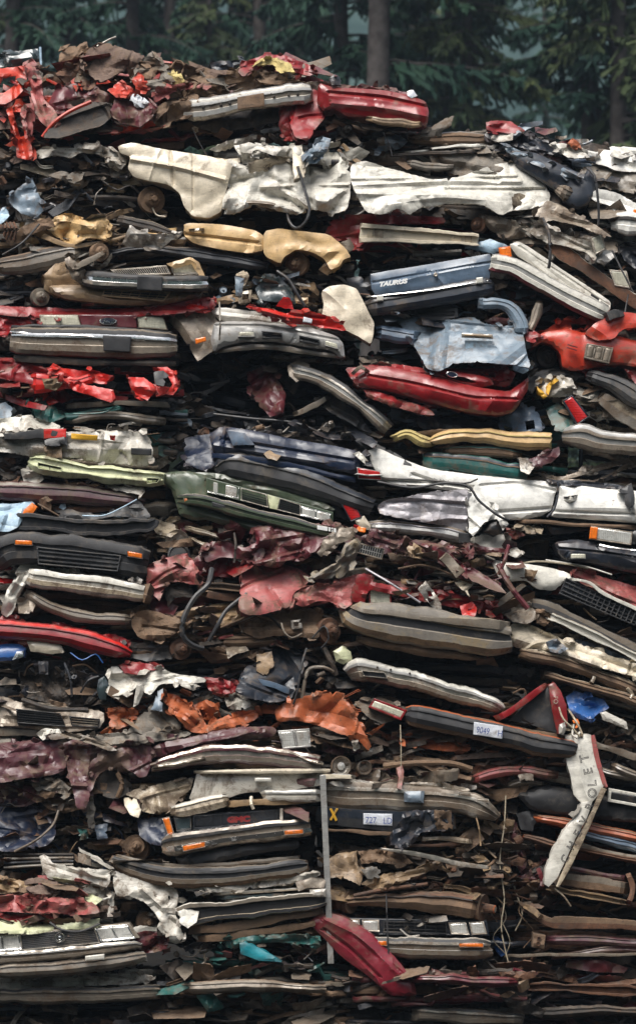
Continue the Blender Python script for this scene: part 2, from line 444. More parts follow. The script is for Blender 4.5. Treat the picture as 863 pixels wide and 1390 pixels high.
PROF = {
    'bumper': [(.5, -.16), (.5, .0), (.44, .045), (.30, .060), (.17, .062), (.14, .045), (-.06, .045), (-.09, .062), (-.30, .058), (-.44, .035), (-.5, 0), (-.5, -.16)],
    'chrome': [(.5, -.14), (.5, .01), (.42, .045), (.25, .06), (.10, .062), (.05, .03), (-.05, .03), (-.10, .062), (-.35, .05), (-.5, .01), (-.5, -.14)],
    'round': [(.5, -.12), (.5, -.01), (.44, .022), (.30, .045), (.24, .048), (.19, .036), (-.04, .050), (-.10, .052), (-.32, .034), (-.36, .020), (-.46, .006), (-.5, -.02), (-.5, -.12)],
    'fold': [(.5, -.14), (.5, .0), (.46, .012), (.22, .022), (.18, .048), (-.12, .040), (-.16, .012), (-.40, .004), (-.44, .022), (-.5, .01), (-.5, -.12)],
    'flat': [(.5, -.12), (.5, 0), (.45, .02), (0, .026), (-.45, .02), (-.5, 0), (-.5, -.12)],
    'channel': [(.5, -.10), (.5, .03), (.45, .045), (.28, .045), (.24, .0), (-.24, .0), (-.28, .045), (-.45, .045), (-.5, .03), (-.5, -.10)],
    'fin': [(.5, -.14), (.5, 0), (.40, .035), (.34, .038), (.30, .015), (.05, .022), (-.1, .05), (-.15, .05), (-.3, .03), (-.46, .0), (-.5, -.14)],
    'panel': [(.5, -.2), (.5, -.03), (.44, .0), (.2, .018), (.14, .03), (.08, .016), (-.2, .012), (-.4, .0), (-.5, -.05), (-.5, -.2)],
}

def sweep_mesh(mb, path, mats, prof='bumper', dy=0., wrap=(.12, .12), wl=.10, sc=1., amp=.015, step=5., tw=0., dent=.0, tape=(.86, .86)):
    pf = PROF[prof]
    q = cat([(a[0], a[1], a[2]) for a in path], step)
    n = len(q); s = np.concatenate([[0], np.cumsum(np.hypot(*(np.diff(q[:, :2], axis=0).T)))]); s /= s[-1]
    # soften the direction
    dirs = np.gradient(q[:, :2], axis=0); nn = np.stack([dirs[:, 1], -dirs[:, 0]], 1); nn /= np.hypot(*nn.T)[:, None] + 1e-9
    seed = R.randrange(1 << 20)
    c1 = crumple(np.stack([s * (len(q) * step / K), np.zeros(n)], 1), amp, .22, seed) if amp else np.zeros(n)
    c2 = crumple(np.stack([s * (len(q) * step / K), np.ones(n)], 1), amp, .16, seed + 1) if amp else np.zeros(n)
    rs_ = np.random.RandomState(seed + 5); kk = max(3, n // 5)
    hv = np.interp(np.linspace(0, kk, n), np.arange(kk + 1), rs_.randn(kk + 1)) + rs_.randn(n) * .3
    dv = rs_.randn(n) * amp * .12
    jag = rs_.uniform(-1, 4, (2, len(pf))); jag[0] *= -1
    cols = []
    for i in range(n):
        e = dv[i]; hh = q[i, 2] * (1 + hv[i] * min(.14, 2.0 / q[i, 2] + amp * 2))
        if s[i] < wl: t = 1 - s[i] / wl; e += wrap[0] * t * t; hh *= 1 - (1 - tape[0]) * t ** 3
        if s[i] > 1 - wl: t = 1 - (1 - s[i]) / wl; e += wrap[1] * t * t; hh *= 1 - (1 - tape[1]) * t ** 3
        row = []
        for k, (v, o) in enumerate(pf):
            vv = v
            jx = (jag[0][k] if i == 0 else jag[1][k] if i == n - 1 else 0.)
            x = q[i, 0] + nn[i, 0] * vv * hh + dirs[i, 0] / (np.hypot(*dirs[i]) + 1e-6) * jx; z = q[i, 1] + nn[i, 1] * vv * hh + c2[i] * K * .5
            y = dy + depth(q[i, 0], q[i, 1]) - o * sc + e + c1[i] * (1 if o > -.05 else 0) + dent * math.exp(-((s[i] - .5) / .08) ** 2) * (1 if o > 0 else 0)
            row.append(P(x, z, y + tw * v))
        cols.append(row)
    rows = [[cols[i][k] for i in range(n)] for k in range(len(pf))]
    ms = [mats[min(k, len(mats) - 1)] for k in range(len(pf) - 1)] if isinstance(mats, (list, tuple)) else mats
    b = len(mb.v)
    mb.grid(rows, ms)
    m0 = mats[0] if isinstance(mats, (list, tuple)) else mats
    mb.f.append(tuple(b + k * n for k in range(len(pf)))); mb.m.append(mb.mi(m0))
    mb.f.append(tuple(b + k * n + n - 1 for k in range(len(pf)))[::-1]); mb.m.append(mb.mi(m0))

def quad_mesh(mb, q, m, dy, th=.03, bev=1.2, n=(6, 4), amp=0., bow=0.):
    """a small slab with four given corners (tl, tr, br, bl) standing th proud"""
    q = [np.array(a, float) for a in q]
    def at(u, v): return (q[0] * (1 - u) + q[1] * u) * (1 - v) + (q[3] * (1 - u) + q[2] * u) * v
    w = max(4., np.hypot(*(q[1] - q[0]))); h = max(3., np.hypot(*(q[3] - q[0])))
    us = [0, min(.2, bev / w)] + list(np.linspace(0, 1, n[0] + 1)[1:-1]) + [1 - min(.2, bev / w), 1]
    vs = [0, min(.3, bev / h)] + list(np.linspace(0, 1, n[1] + 1)[1:-1]) + [1 - min(.3, bev / h), 1]
    us = sorted(us); vs = sorted(vs)
    seed = R.randrange(1 << 20); rows = []
    pts = np.array([at(u, v) for v in vs for u in us]); cr = crumple(pts / K, amp, .12, seed) if amp else np.zeros(len(pts))
    c = sum(q) / 4; base = depth(c[0], c[1]) + dy
    i = 0
    for v in vs:
        row = []
        for u in us:
            edge = u in (0, 1) or v in (0, 1)
            y = base + (0 if edge else -bev / K * .5) + cr[i] - bow * (1 - (2 * u - 1) ** 2)
            x = pts[i]; row.append(P(x[0], x[1], y)); i += 1
        rows.append(row)
    k0 = len(mb.v); mb.grid(rows, m)
    # sides
    W_ = len(us); H_ = len(vs)
    ring = [j for j in range(W_)] + [r * W_ + W_ - 1 for r in range(1, H_)] + [(H_ - 1) * W_ + j for j in range(W_ - 2, -1, -1)] + [r * W_ for r in range(H_ - 2, 0, -1)]
    front = [mb.v[k0 + j] for j in ring]; backv = [(a, b + th, c_) for a, b, c_ in front]
    mb.grid([front, backv], m, close=True)

STACK = 'flattened cars stacked in the pile'

class Thing:
    def __init__(s, name, label, cat_, px, py, dy=0., group=None):
        o = bpy.data.objects.new(name, None); COL.objects.link(o)
        o.empty_display_size = .2
        y = depth(px, py) + dy; o.location = P(px, py, y)
        o['label'] = label; o['category'] = cat_
        if group: o['group'] = group
        s.root = o; s.o = tuple(o.location); s.dy = dy
    def _b(s, mb, name_, parent, **k):
        return mb.build(name_, parent or s.root, s.o, **k)
    def S(s, kind, poly, m, dy=0., parent=None, **k):
        if k.get('amp', .03) < .016: m = even(m)
        mb = MB(); sheet_mesh(mb, poly, m, s.dy + dy, **k)
        return s._b(mb, kind, parent)
    def B(s, kind, path, m, prof='bumper', dy=0., parent=None, **k):
        mb = MB(); sweep_mesh(mb, path, even(m), prof, s.dy + dy, **k)
        return s._b(mb, kind, parent)
    def Q(s, kind, q, m, dy=0., parent=None, **k):
        mb = MB(); quad_mesh(mb, q, even(m), s.dy + dy, **k)
        return s._b(mb, kind, parent)
    def LAMP(s, q, dy=0., lens=None, frame=None, cells=1, kind='headlight', th=.08, fr=2.2):
        """framed lamp: a housing rim and cells of ribbed lens set inside it"""
        lens = lens or LEN; frame = frame or CHR
        q = [np.array(a, float) for a in q]
        def at(u, v): return (q[0] * (1 - u) + q[1] * u) * (1 - v) + (q[3] * (1 - u) + q[2] * u) * v
        w = max(6., np.hypot(*(q[1] - q[0]))); h = max(5., np.hypot(*(q[3] - q[0])))
        fu, fv = fr / w, fr / h
        c = sum(q) / 4; mb = MB()
        bars = [((0, 0), (1, fv)), ((0, 1 - fv), (1, 1)), ((0, fv), (fu, 1 - fv)), ((1 - fu, fv), (1, 1 - fv))]
        for k in range(1, cells):
            u = k / cells; bars.append(((u - fu * .5, fv), (u + fu * .5, 1 - fv)))
        for (u0, v0), (u1, v1) in bars:
            quad_mesh(mb, [at(u0, v0), at(u1, v0), at(u1, v1), at(u0, v1)], frame, s.dy + dy, th=th, bev=.7, n=(3, 2))
        quad_mesh(mb, q, BLK, s.dy + dy + .03, th=th, n=(2, 2))
        ob = s._b(mb, kind, None)
        for k in range(cells):
            u0 = k / cells + fu * .7; u1 = (k + 1) / cells - fu * .7
            m2 = MB(); quad_mesh(m2, [at(u0, fv), at(u1, fv), at(u1, 1 - fv), at(u0, 1 - fv)], lens, s.dy + dy + .008, th=.03, n=(5, 3), bow=.012)
            s._b(m2, 'lens', ob)
        return ob
    def GR(s, q, nx, ny, dy=0., frame=None, bar=None, kind='grille', fr=1.8, bw=.8, th=.04):
        frame = frame or PLA; bar = bar or frame
        q = [np.array(a, float) for a in q]
        def at(u, v): return (q[0] * (1 - u) + q[1] * u) * (1 - v) + (q[3] * (1 - u) + q[2] * u) * v
        w = max(6., np.hypot(*(q[1] - q[0]))); h = max(5., np.hypot(*(q[3] - q[0])))
        mb = MB(); quad_mesh(mb, q, DRK2, s.dy + dy + .035, th=.05, n=(2, 2))
        fu, fv = fr / w, fr / h
        for (u0, v0), (u1, v1) in [((0, 0), (1, fv)), ((0, 1 - fv), (1, 1)), ((0, fv), (fu, 1 - fv)), ((1 - fu, fv), (1, 1 - fv))]:
            quad_mesh(mb, [at(u0, v0), at(u1, v0), at(u1, v1), at(u0, v1)], frame, s.dy + dy, th=th, bev=.6, n=(4, 2))
        for k in range(1, ny):
            v = k / ny; a = bw * .5 / h
            quad_mesh(mb, [at(fu, v - a), at(1 - fu, v - a), at(1 - fu, v + a), at(fu, v + a)], bar, s.dy + dy + .006, th=th * .7, bev=.3, n=(4, 2))
        for k in range(1, nx):
            u = k / nx; a = bw * .5 / w
            quad_mesh(mb, [at(u - a, fv), at(u + a, fv), at(u + a, 1 - fv), at(u - a, 1 - fv)], bar, s.dy + dy + .003, th=th * .7, bev=.3, n=(2, 2))
        return s._b(mb, kind, None)
    def T(s, kind, pts, r, m, dy=0., parent=None, step=5., n=7):
        """tube through (px, py[, extra depth]) points, r in metres"""
        q = cat([(a[0], a[1], a[2] if len(a) > 2 else 0.) for a in pts], step)
        mb = MB(); mb.tube([P(a[0], a[1], depth(a[0], a[1]) + s.dy + dy + a[2]) for a in q], r, m, n=n)
        return s._b(mb, kind, parent)
    def HUB(s, cx, cy, r, dy=0., m=None, kind='wheel_hub', yaw=.0, pitch=0.):
        m = m or RST; rr = r / K
        c = P(cx, cy, depth(cx, cy) + s.dy + dy); ax = (math.sin(yaw), -math.cos(yaw), math.sin(pitch))
        mb = MB()
        mb.lathe(c, ax, [(-.09, .0), (-.09, rr * .96), (-.02, rr), (.0, rr * .97), (.0, rr * .62), (.012, rr * .58), (.03, rr * .50), (.055, rr * .46), (.06, rr * .26), (.10, rr * .22), (.105, rr * .15), (.105, 0)], m, n=26)
        a = Vector(ax).normalized(); u = a.cross(Vector((0, 0, 1))).normalized(); w = a.cross(u)
        for k in range(5):
            an = k * 2 * math.pi / 5 + .3
            mb.lathe(Vector(c) + (u * math.cos(an) + w * math.sin(an)) * rr * .36, ax, [(.04, rr * .05), (.09, rr * .05), (.092, 0)], m, n=6)
        return s._b(mb, kind, None)
    def TXT(s, txt, px, py, h, ang=0., dy=0., m=None, kind='lettering', shear=0., sx=1., ext=.003, parent=None, bold=0., vertical=False, outline=None):
        """lettering of cap height h px, starting at px, py (baseline left), rotated ang degrees in the face"""
        cu = bpy.data.curves.new(kind, 'FONT'); cu.body = txt; cu.size = h / K / .72; cu.extrude = ext
        cu.shear = shear; cu.offset = bold; cu.resolution_u = 3
        if outline: cu.fill_mode = 'NONE'; cu.bevel_depth = outline; cu.bevel_resolution = 0; cu.extrude = 0
        tmp = bpy.data.objects.new(kind + '_curve', cu)
        me = bpy.data.meshes.new_from_object(tmp); bpy.data.objects.remove(tmp); bpy.data.curves.remove(cu)
        me.name = kind; me.materials.clear(); me.materials.append(m or W)
        ob = bpy.data.objects.new(kind, me); COL.objects.link(ob); ob.parent = parent or s.root
        a = math.radians(ang); p = P(px, py, depth(px, py) + s.dy + dy)
        X = Vector((math.cos(a) * sx, 0, math.sin(a) * sx)); Y = Vector((-math.sin(a), 0, math.cos(a))); Z = Vector((0, -1, 0))
        Mx = Matrix((X, Y, Z)).transposed().to_4x4(); Mx.translation = Vector(p) - Vector(s.o)
        ob.matrix_basis = Mx
        return ob
    def MASS(s, x0, yt0, yb0, x1, yt1, yb1, mats, n=None, dy=.10, core=None, junk=6, pal=None, ext=1.5, sag=0., rough_=1.0):
        """the flattened car behind its front: layered torn sheet edges before a crumpled solid core"""
        n = n or max(3, int((yb0 - yt0 + yb1 - yt1) / 2 / 7.5))
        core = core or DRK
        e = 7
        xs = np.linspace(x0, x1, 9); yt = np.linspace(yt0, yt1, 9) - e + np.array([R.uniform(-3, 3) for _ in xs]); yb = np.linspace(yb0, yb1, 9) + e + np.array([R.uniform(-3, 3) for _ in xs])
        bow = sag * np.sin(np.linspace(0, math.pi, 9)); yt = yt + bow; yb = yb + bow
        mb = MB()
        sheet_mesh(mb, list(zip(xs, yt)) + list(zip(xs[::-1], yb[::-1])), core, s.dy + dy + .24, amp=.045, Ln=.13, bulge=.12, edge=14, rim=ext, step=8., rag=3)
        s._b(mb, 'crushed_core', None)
        mb = MB(); rs = np.random.RandomState(R.randrange(1 << 30))
        for i in range(n):
            v = (i + .5) / n
            a = 0.
            while a < .97:
                b = min(1., a + rs.uniform(.10, .7))
                m = mats[rs.randint(len(mats))]
                k = max(4, int((b - a) * (x1 - x0) / 6))
                u = np.linspace(a, b, k)
                gap = (yb0 - yt0) / n * .85 * rough_
                L1 = rs.uniform(.10, .35)
                kn = rs.randint(3, 7); ku = np.sort(rs.rand(kn)); kz = rs.randn(kn) * gap * .8; ky = rs.randn(kn) * .05
                x = x0 + (x1 - x0) * u
                zc = (yt0 + (yt1 - yt0) * u) * (1 - v) + (yb0 + (yb1 - yb0) * u) * v + np.interp(u, ku, kz) + rs.randn(k) * .5 + sag * np.sin(u * math.pi)
                y0 = dy + rs.uniform(-.10, .14) + np.interp(u, ku, ky) + rs.randn(k) * .004 + .10 * (np.clip(1 - (u - a) * 14, 0, 1) + np.clip(1 - (b - u) * 14, 0, 1))
                lip = rs.uniform(3, 11) * (1 + .3 * np.interp(u, ku, rs.randn(kn)))
                curl = rs.choice([-1, 1, 1])
                r_ = []
                for (ly, lz) in ((.035, 1.), (.012, .92), (.0, .55), (.004, .12), (.025, -.05), (.10, -.10), (.30, -.5), (.7, -.7)):
                    yy = y0 + ly + depth(x, zc); zz = zc + lz * lip * curl
                    r_.append([P(x[j], zz[j], yy[j] + s.dy) for j in range(k)])
                mb.grid(r_, m)
                a = b + rs.uniform(-.04, .10)
        s._b(mb, 'torn_sheet_metal', None, kind='stuff')
        if junk: s.JUNK(x0, min(yt0, yt1), x1, max(yb0, yb1), int(junk * .45 * (x1 - x0) * (yb0 + yb1 - yt0 - yt1) / 2 / 3500) + 3, list(pal or PAL_ENG) + list(mats), dy=dy - .02, size=1.5, band=(x0, yt0, yb0, x1, yt1, yb1), sag=sag)
    def TORN(s, x0, y0, x1, y1, n, pal, dy=0., size=1.):
        """ragged folded scraps of body sheet, large enough to see one by one"""
        return s.JUNK(x0, y0, x1, y1, max(5, int(n * .7)), pal, dy=dy, size=size * 1.28, kinds=(0, 1, 2, 7, 0, 6), kind='torn_scraps')
    def JUNK(s, x0, y0, x1, y1, n, pal, dy=.0, band=None, size=1., kind='mechanical_debris', sag=0., poly=None, kinds=(0, 1, 2, 7, 3, 8, 4, 5, 6)):
        mb = MB(); rs = np.random.RandomState(R.randrange(1 << 30))
        cnt = 0; tries = 0
        while cnt < n and tries < n * 8:
            tries += 1
            x = rs.uniform(x0, x1)
            if band:
                t = (x - band[0]) / (band[3] - band[0]); a = band[1] * (1 - t) + band[4] * t; b = band[2] * (1 - t) + band[5] * t
                o_ = sag * math.sin(t * math.pi); z = rs.uniform(a, b) + o_
            else: z = rs.uniform(y0, y1)
            if poly is not None and not inside(np.array([[x, z]]), np.asarray(poly, float))[0]: continue
            cnt += 1
            d = dy + rs.uniform(0, .16); m = pal[rs.randint(len(pal))]; y = depth(x, z) + s.dy + d
            k = kinds[rs.randint(len(kinds))]
            if k in (0, 1, 2, 7):      # torn scrap of sheet
                an = rs.randn() * .26; ca, sa = math.cos(an), math.sin(an)
                if rs.rand() < .68:      # long torn strip, bent once
                    L_ = rs.uniform(9, 30) * size; w = rs.uniform(1.6, 6.5) * size; bd = rs.randn() * w * .8
                    loc = [(-L_, -w * rs.uniform(.3, 1)), (rs.uniform(-.3, .3) * L_, -w + bd), (L_, -w * rs.uniform(.1, 1) + bd * .3), (L_ * rs.uniform(.8, 1.1), w * rs.uniform(.2, 1) + bd * .3), (rs.uniform(-.3, .3) * L_, w + bd), (-L_ * rs.uniform(.8, 1.1), w * rs.uniform(.3, 1))]
                else:
                    r = rs.uniform(6, 15) * size; asp = rs.uniform(.35, .8); npt = rs.randint(4, 6); t0 = rs.rand() * 6
                    loc = [(math.cos(t0 + q * 6.283 / npt) * r * rs.uniform(.7, 1.25), math.sin(t0 + q * 6.283 / npt) * r * asp * rs.uniform(.7, 1.25)) for q in range(npt)]
                pl = [(x + p_ * ca - q_ * sa, z + p_ * sa + q_ * ca) for p_, q_ in loc]
                sheet_mesh(mb, pl, m, s.dy + d, amp=.035, Ln=.09, bulge=.01, edge=4, rim=.03, step=4., smooth=0, tilt=(rs.randn() * .5, rs.randn() * 1.2), seed=rs.randint(1 << 30), slivers=False, rag=.4)
            elif k in (3, 8):          # hose or rod
                L_ = rs.uniform(10, 38) * size; an = rs.randn() * .5; c = rs.randn(3) * L_ * .16
                pts = [(x + math.cos(an) * L_ * t - math.sin(an) * c[i], z + math.sin(an) * L_ * t + c[i], rs.uniform(-.02, .05)) for i, t in enumerate((-.5, 0, .5))]
                q = cat(pts, 4.)
                mb.tube([P(a[0], a[1], y + a[2]) for a in q], rs.uniform(.005, .018) * size, m, n=6)
            elif k == 4:               # housing block
                sz = (rs.uniform(.05, .16) * size, rs.uniform(.05, .12), rs.uniform(.03, .09) * size)
                from mathutils import Euler
                mb.box(P(x, z, y + .03), sz, m, Euler((rs.randn() * .3, rs.randn() * .4, rs.randn() * .5)).to_matrix(), bev=.2)
            elif k == 5:               # pulley or cap
                r = rs.uniform(.02, .055) * size; yaw = rs.randn() * .6; pt = rs.randn() * .4
                ax = (math.sin(yaw), -math.cos(yaw), math.sin(pt))
                mb.lathe(P(x, z, y), ax, [(-.08, r), (0, r), (.004, r * .9), (-.006, r * .8), (-.006, r * .35), (.012, r * .3), (.012, 0)], m, n=14)
            else:                      # bent bracket bar
                L_ = rs.uniform(12, 34) * size; an = rs.randn() * .35; hh = rs.uniform(2, 5) * size
                pts = [(x - L_ * .5 * math.cos(an), z - L_ * .5 * math.sin(an), hh), (x + rs.randn() * 2, z + rs.randn() * 3, hh * rs.uniform(.7, 1.2)), (x + L_ * .5 * math.cos(an), z + L_ * .5 * math.sin(an), hh)]
                sweep_mesh(mb, pts, m, ['flat', 'channel'][rs.randint(2)], s.dy + d, wrap=(.02, .02), sc=.4, amp=.004, step=4.)
        return s._b(mb, kind, None, kind='stuff')

def CARD(label, px, py, dy=0., name='crushed_car', cat_='crushed car'):
    return Thing(name, label, cat_, px, py, dy, STACK)
# =============================================================== top of the pile
c = CARD('heap of torn bright red, orange and brown panels at the top left corner', 130, 215, 0.0)
c.MASS(-60, 125, 225, 250, 128, 190, [ORED, FAB, MAR, BRN, DRK, RED2], n=9, dy=.25, junk=10, pal=[ORED, FAB, BRN, MAR, DRK, FAB2, ROSE], ext=2.2)
c.MASS(90, 85, 160, 245, 105, 160, [FAB, BRN, ROSE, ORED, DRK], n=6, dy=.45, junk=8, pal=[ORED, FAB, BRN, FAB2, DRK], ext=1.6)
c.S('corner_frame', [(-20, 95), (26, 90), (38, 97), (37, 118), (22, 132), (8, 141), (-20, 142)], ORED, -.1, amp=.05, Ln=.12, holes=[[(4, 104), (22, 103), (20, 116), (6, 126), (-6, 126)]], rim=.14)
c.S('door_pillar', [(33, 86), (50, 87), (58, 108), (58, 132), (76, 152), (84, 170), (70, 176), (56, 166), (44, 145), (40, 112)], ROSE, -.18, amp=.04, Ln=.12, rim=.12)
c.S('torn_panel', [(8, 148), (28, 140), (36, 160), (40, 186), (46, 212), (42, 218), (22, 214), (24, 196), (14, 168)], ORED, -.22, amp=.05, Ln=.10, holes=[[(18, 152), (28, 152), (34, 184), (28, 186)]])
c.S('torn_panel', [(32, 142), (46, 138), (48, 165), (44, 184), (36, 172)], ROSE, -.3, amp=.04, Ln=.08)
c.S('torn_panel', [(82, 74), (88, 64), (103, 62), (118, 56), (120, 66), (108, 74), (104, 84), (86, 86), (80, 92)], BRN, .1, amp=.05, Ln=.08)
c.S('torn_panel', [(88, 86), (96, 82), (103, 100), (110, 120), (104, 124), (94, 108)], ORED, -.05, amp=.04, Ln=.08)
c.S('headliner', [(122, 64), (146, 58), (168, 66), (186, 72), (197, 76), (188, 88), (165, 98), (150, 106), (134, 112), (120, 98), (112, 82)], FAB, -.08, amp=.07, Ln=.14, rim=.1)
c.S('headliner', [(112, 84), (122, 98), (132, 116), (122, 132), (108, 130), (98, 112), (102, 92)], FAB2, .0, amp=.06, Ln=.10)
c.S('hood', [(58, 186), (72, 168), (96, 151), (125, 138), (152, 138), (160, 150), (140, 170), (104, 180), (78, 188)], DRK, -.30, amp=.02, Ln=.25, bulge=-.05, rim=.05)
c.T('hood_edge', [(58, 186, -.02), (74, 166, -.05), (97, 150, -.05), (124, 138, -.03)], .022, ORED, -.32)
c.S('quarter_panel', [(150, 150), (160, 128), (178, 122), (200, 132), (214, 146), (206, 160), (190, 172), (164, 168)], MAR, -.28, amp=.05, Ln=.12)
c.S('torn_panel', [(146, 122), (160, 112), (178, 118), (188, 130), (172, 134), (158, 132)], ORED, -.3, amp=.05, Ln=.07)
c.S('torn_paper', [(176, 130), (186, 127), (202, 138), (196, 146), (184, 145)], PLT, -.36, amp=.03, Ln=.05, rim=.01)
c.S('roof_panel', [(176, 112), (196, 78), (206, 70), (216, 82), (232, 92), (246, 108), (228, 118), (212, 128), (196, 128), (186, 112)], FAB2, -.10, amp=.07, Ln=.12)
c.S('torn_panel', [(178, 108), (190, 98), (196, 104), (206, 120), (198, 128), (186, 126)], ORED, -.22, amp=.05, Ln=.08)
c.S('seat_foam', [(228, 98), (236, 93), (246, 100), (252, 110), (240, 117), (228, 113)], FOAM, -.15, amp=.04, Ln=.08)
c.S('torn_panel', [(206, 130), (224, 118), (250, 112), (276, 112), (284, 116), (262, 120), (236, 124), (222, 134), (212, 140)], ROSE, -.2, amp=.03, Ln=.1)
c.S('torn_panel', [(205, 160), (222, 142), (240, 128), (262, 124), (240, 140), (218, 158), (210, 168)], BRN, -.15, amp=.04, Ln=.12)
c.T('bent_rod', [(132, 63, 0), (148, 54, 0), (158, 50, 0)], .012, ALU, -.1)
c.T('wiring', [(232, 92, 0), (240, 82, 0), (250, 88, 0), (246, 102, 0)], .012, BRN, -.1)
c.S('crumpled_sheet', [(60, 150), (74, 122), (100, 112), (128, 116), (150, 128), (146, 142), (118, 140), (92, 152), (72, 164)], MAR, -.14, amp=.06, Ln=.12)
c.S('crumpled_sheet', [(170, 96), (196, 88), (240, 106), (290, 116), (300, 126), (262, 128), (230, 134), (196, 124)], BRN, -.1, amp=.06, Ln=.12)
c.S('crumpled_sheet', [(76, 100), (96, 86), (120, 90), (132, 108), (120, 122), (92, 118)], RST, -.06, amp=.06, Ln=.1)
c.S('crumpled_sheet', [(200, 150), (226, 138), (262, 136), (300, 128), (296, 144), (250, 160), (214, 172)], BRN, -.16, amp=.05, Ln=.12)
c.TORN(-20, 95, 80, 220, 34, [ORED, ROSE, FAB, DRK, BRN, FAB2, ORED, RED2], dy=-.10, size=1.2)
c.TORN(60, 75, 250, 140, 30, [ORED, FAB, BRN, FAB2, ROSE, MAR, FAB, RED2], dy=-.04, size=1.2)
c.TORN(60, 140, 250, 190, 26, [MAR, FAB, BRN, ORED, ROSE, DRK], dy=-.06, size=1.1)
c.JUNK(0, 90, 80, 215, 26, [ORED, ROSE, FAB, DRK, BRN, FAB2], dy=-.12, size=.9)
c.JUNK(90, 90, 220, 135, 26, [ORED, FAB, FAB2, BRN, DRK], dy=-.05, size=.9)
c.JUNK(0, 150, 60, 240, 16, [BRN, FAB, DRK, ROSE], dy=-.1, size=1.)

c = Thing('tarpaulin', 'shiny black sheet with a blue edge lying over the far top left corner', 'tarpaulin', 25, 92, .1)
c.S('black_sheet', [(-30, 76), (10, 72), (36, 68), (54, 66), (54, 84), (40, 88), (12, 90), (-30, 96)], GLS, 0, amp=.06, Ln=.25, rim=.5)
c.T('edge_strip', [(55, 64), (56, 88)], .014, LBL, -.02)

c = CARD('crushed wreck with a long dented chrome bumper jutting from the top of the pile', 330, 175, 0.0)
c.MASS(240, 150, 190, 425, 100, 185, [MAR, BRN, DRK, RST], n=6, dy=.35, junk=6, pal=PAL_BRN, ext=1.6)
c.S('roof_panel', [(238, 140), (262, 118), (300, 104), (326, 92), (352, 86), (384, 90), (404, 104), (408, 116), (372, 122), (330, 128), (286, 138), (262, 150), (240, 156)], BRN, -.02, amp=.05, Ln=.16, lines=[([(262, 122), (400, 100)], -.03, 4)])
c.S('trunk_lid', [(322, 96), (336, 80), (356, 75), (384, 74), (404, 82), (424, 90), (430, 98), (420, 104), (400, 98), (378, 90), (350, 88), (330, 104)], RED2, -.08, amp=.05, Ln=.14)
c.S('seat_foam', [(344, 88), (356, 80), (378, 78), (394, 86), (400, 98), (384, 96), (370, 88)], FOAM, -.18, amp=.04, Ln=.09)
c.S('inner_panel', [(340, 100), (360, 94), (386, 100), (398, 110), (380, 114), (352, 112)], BRN, -.12, amp=.06, Ln=.09)
c.S('fabric_scrap', [(284, 86), (302, 82), (326, 80), (330, 84), (312, 94), (300, 104), (290, 98)], NBLK, .05, amp=.04, Ln=.1)
c.S('bumper_underside', [(256, 152), (300, 150), (360, 142), (416, 136), (412, 150), (370, 168), (300, 180), (262, 172)], DRK, .02, amp=.05, Ln=.14)
b = c.B('bumper', [(252, 150, 18), (262, 149, 27), (300, 144, 29), (360, 133, 29), (412, 127, 28), (421, 126, 24)], [CHR2, SIL, W2, SIL, SIL2, SIL2, W2, SIL, CHR2], 'bumper', -.22, wrap=(.14, .05), amp=.012, wl=.08)
c.Q('plate_recess', [(322, 132), (358, 126), (359, 144), (323, 149)], BRN, -.29, parent=b, th=.03, amp=.008)
for x, z in ((276, 143), (300, 140), (312, 138), (372, 129), (392, 127), (404, 126)):
    mb = MB(); mb.lathe(P(x, z + 2, depth(x, z) - .29), (0, -1, 0), [(-.02, .016), (.006, .016), (.01, .010), (.01, 0)], DRK, n=8); c._b(mb, 'bolt', b)
c.TORN(240, 84, 430, 130, 30, [MAR, BRN, FAB, FAB2, ROSE, BRN], dy=-.03, size=1.2)
c.JUNK(262, 150, 400, 188, 18, [DRK, RST, BRN, W2], dy=.0)
c.JUNK(250, 95, 410, 130, 16, [MAR, BRN, FAB, FAB2, ROSE], dy=-.06, size=.8)
c.T('wire', [(262, 176, 0), (272, 196, 0), (284, 216, .05)], .006, HOSE, -.1)

c = CARD('deep red crushed car perched on the top of the pile with open wheel arch', 480, 195, 0.0)
c.MASS(400, 140, 200, 565, 150, 190, [RED2, DRK, BRN, DRK], n=6, dy=.32, junk=9, pal=[DRK, DRK, RST, GRY, RED2], ext=1.7)
c.S('rear_panel', [(402, 106), (420, 103), (440, 110), (448, 122), (440, 150), (431, 172), (418, 190), (400, 187), (393, 164), (397, 130)], RED2, -.12, amp=.03, Ln=.14, rim=.2)
c.S('fender', [(432, 112), (452, 118), (520, 122), (560, 130), (578, 138), (582, 152), (580, 166), (574, 172), (540, 166), (500, 160), (470, 158), (452, 146), (438, 150), (430, 140)], RED2, -.20, amp=.0155, Ln=.22, bulge=.12, edge=22, rim=.4,
    lines=[([(446, 126), (520, 132), (582, 146)], .02, 3), ([(450, 140), (520, 146), (580, 158)], -.02, 5)])
c.S('trunk_lid', [(440, 114), (452, 112), (470, 116), (500, 116), (548, 124), (566, 132), (556, 134), (500, 126), (456, 124), (444, 124)], MAR, -.14, amp=.05, Ln=.12, rim=.5)
c.S('torn_hinge', [(446, 106), (454, 100), (460, 104), (462, 116), (450, 116)], NBLK, -.24, amp=.03, Ln=.06)
c.S('mirror', [(552, 124), (560, 122), (566, 130), (558, 134), (552, 130)], CHR, -.22, amp=.01, bulge=.03, edge=5)
c.B('rocker_panel', [(500, 161, 8), (540, 167, 10), (574, 170, 8)], [TAN2], 'round', -.28, sc=.4)
c.S('door_panel', [(384, 142), (398, 138), (404, 160), (398, 186), (386, 190), (378, 170)], RED2, -.1, amp=.03)
c.HUB(470, 176, 12, .0, DRK, yaw=.4)
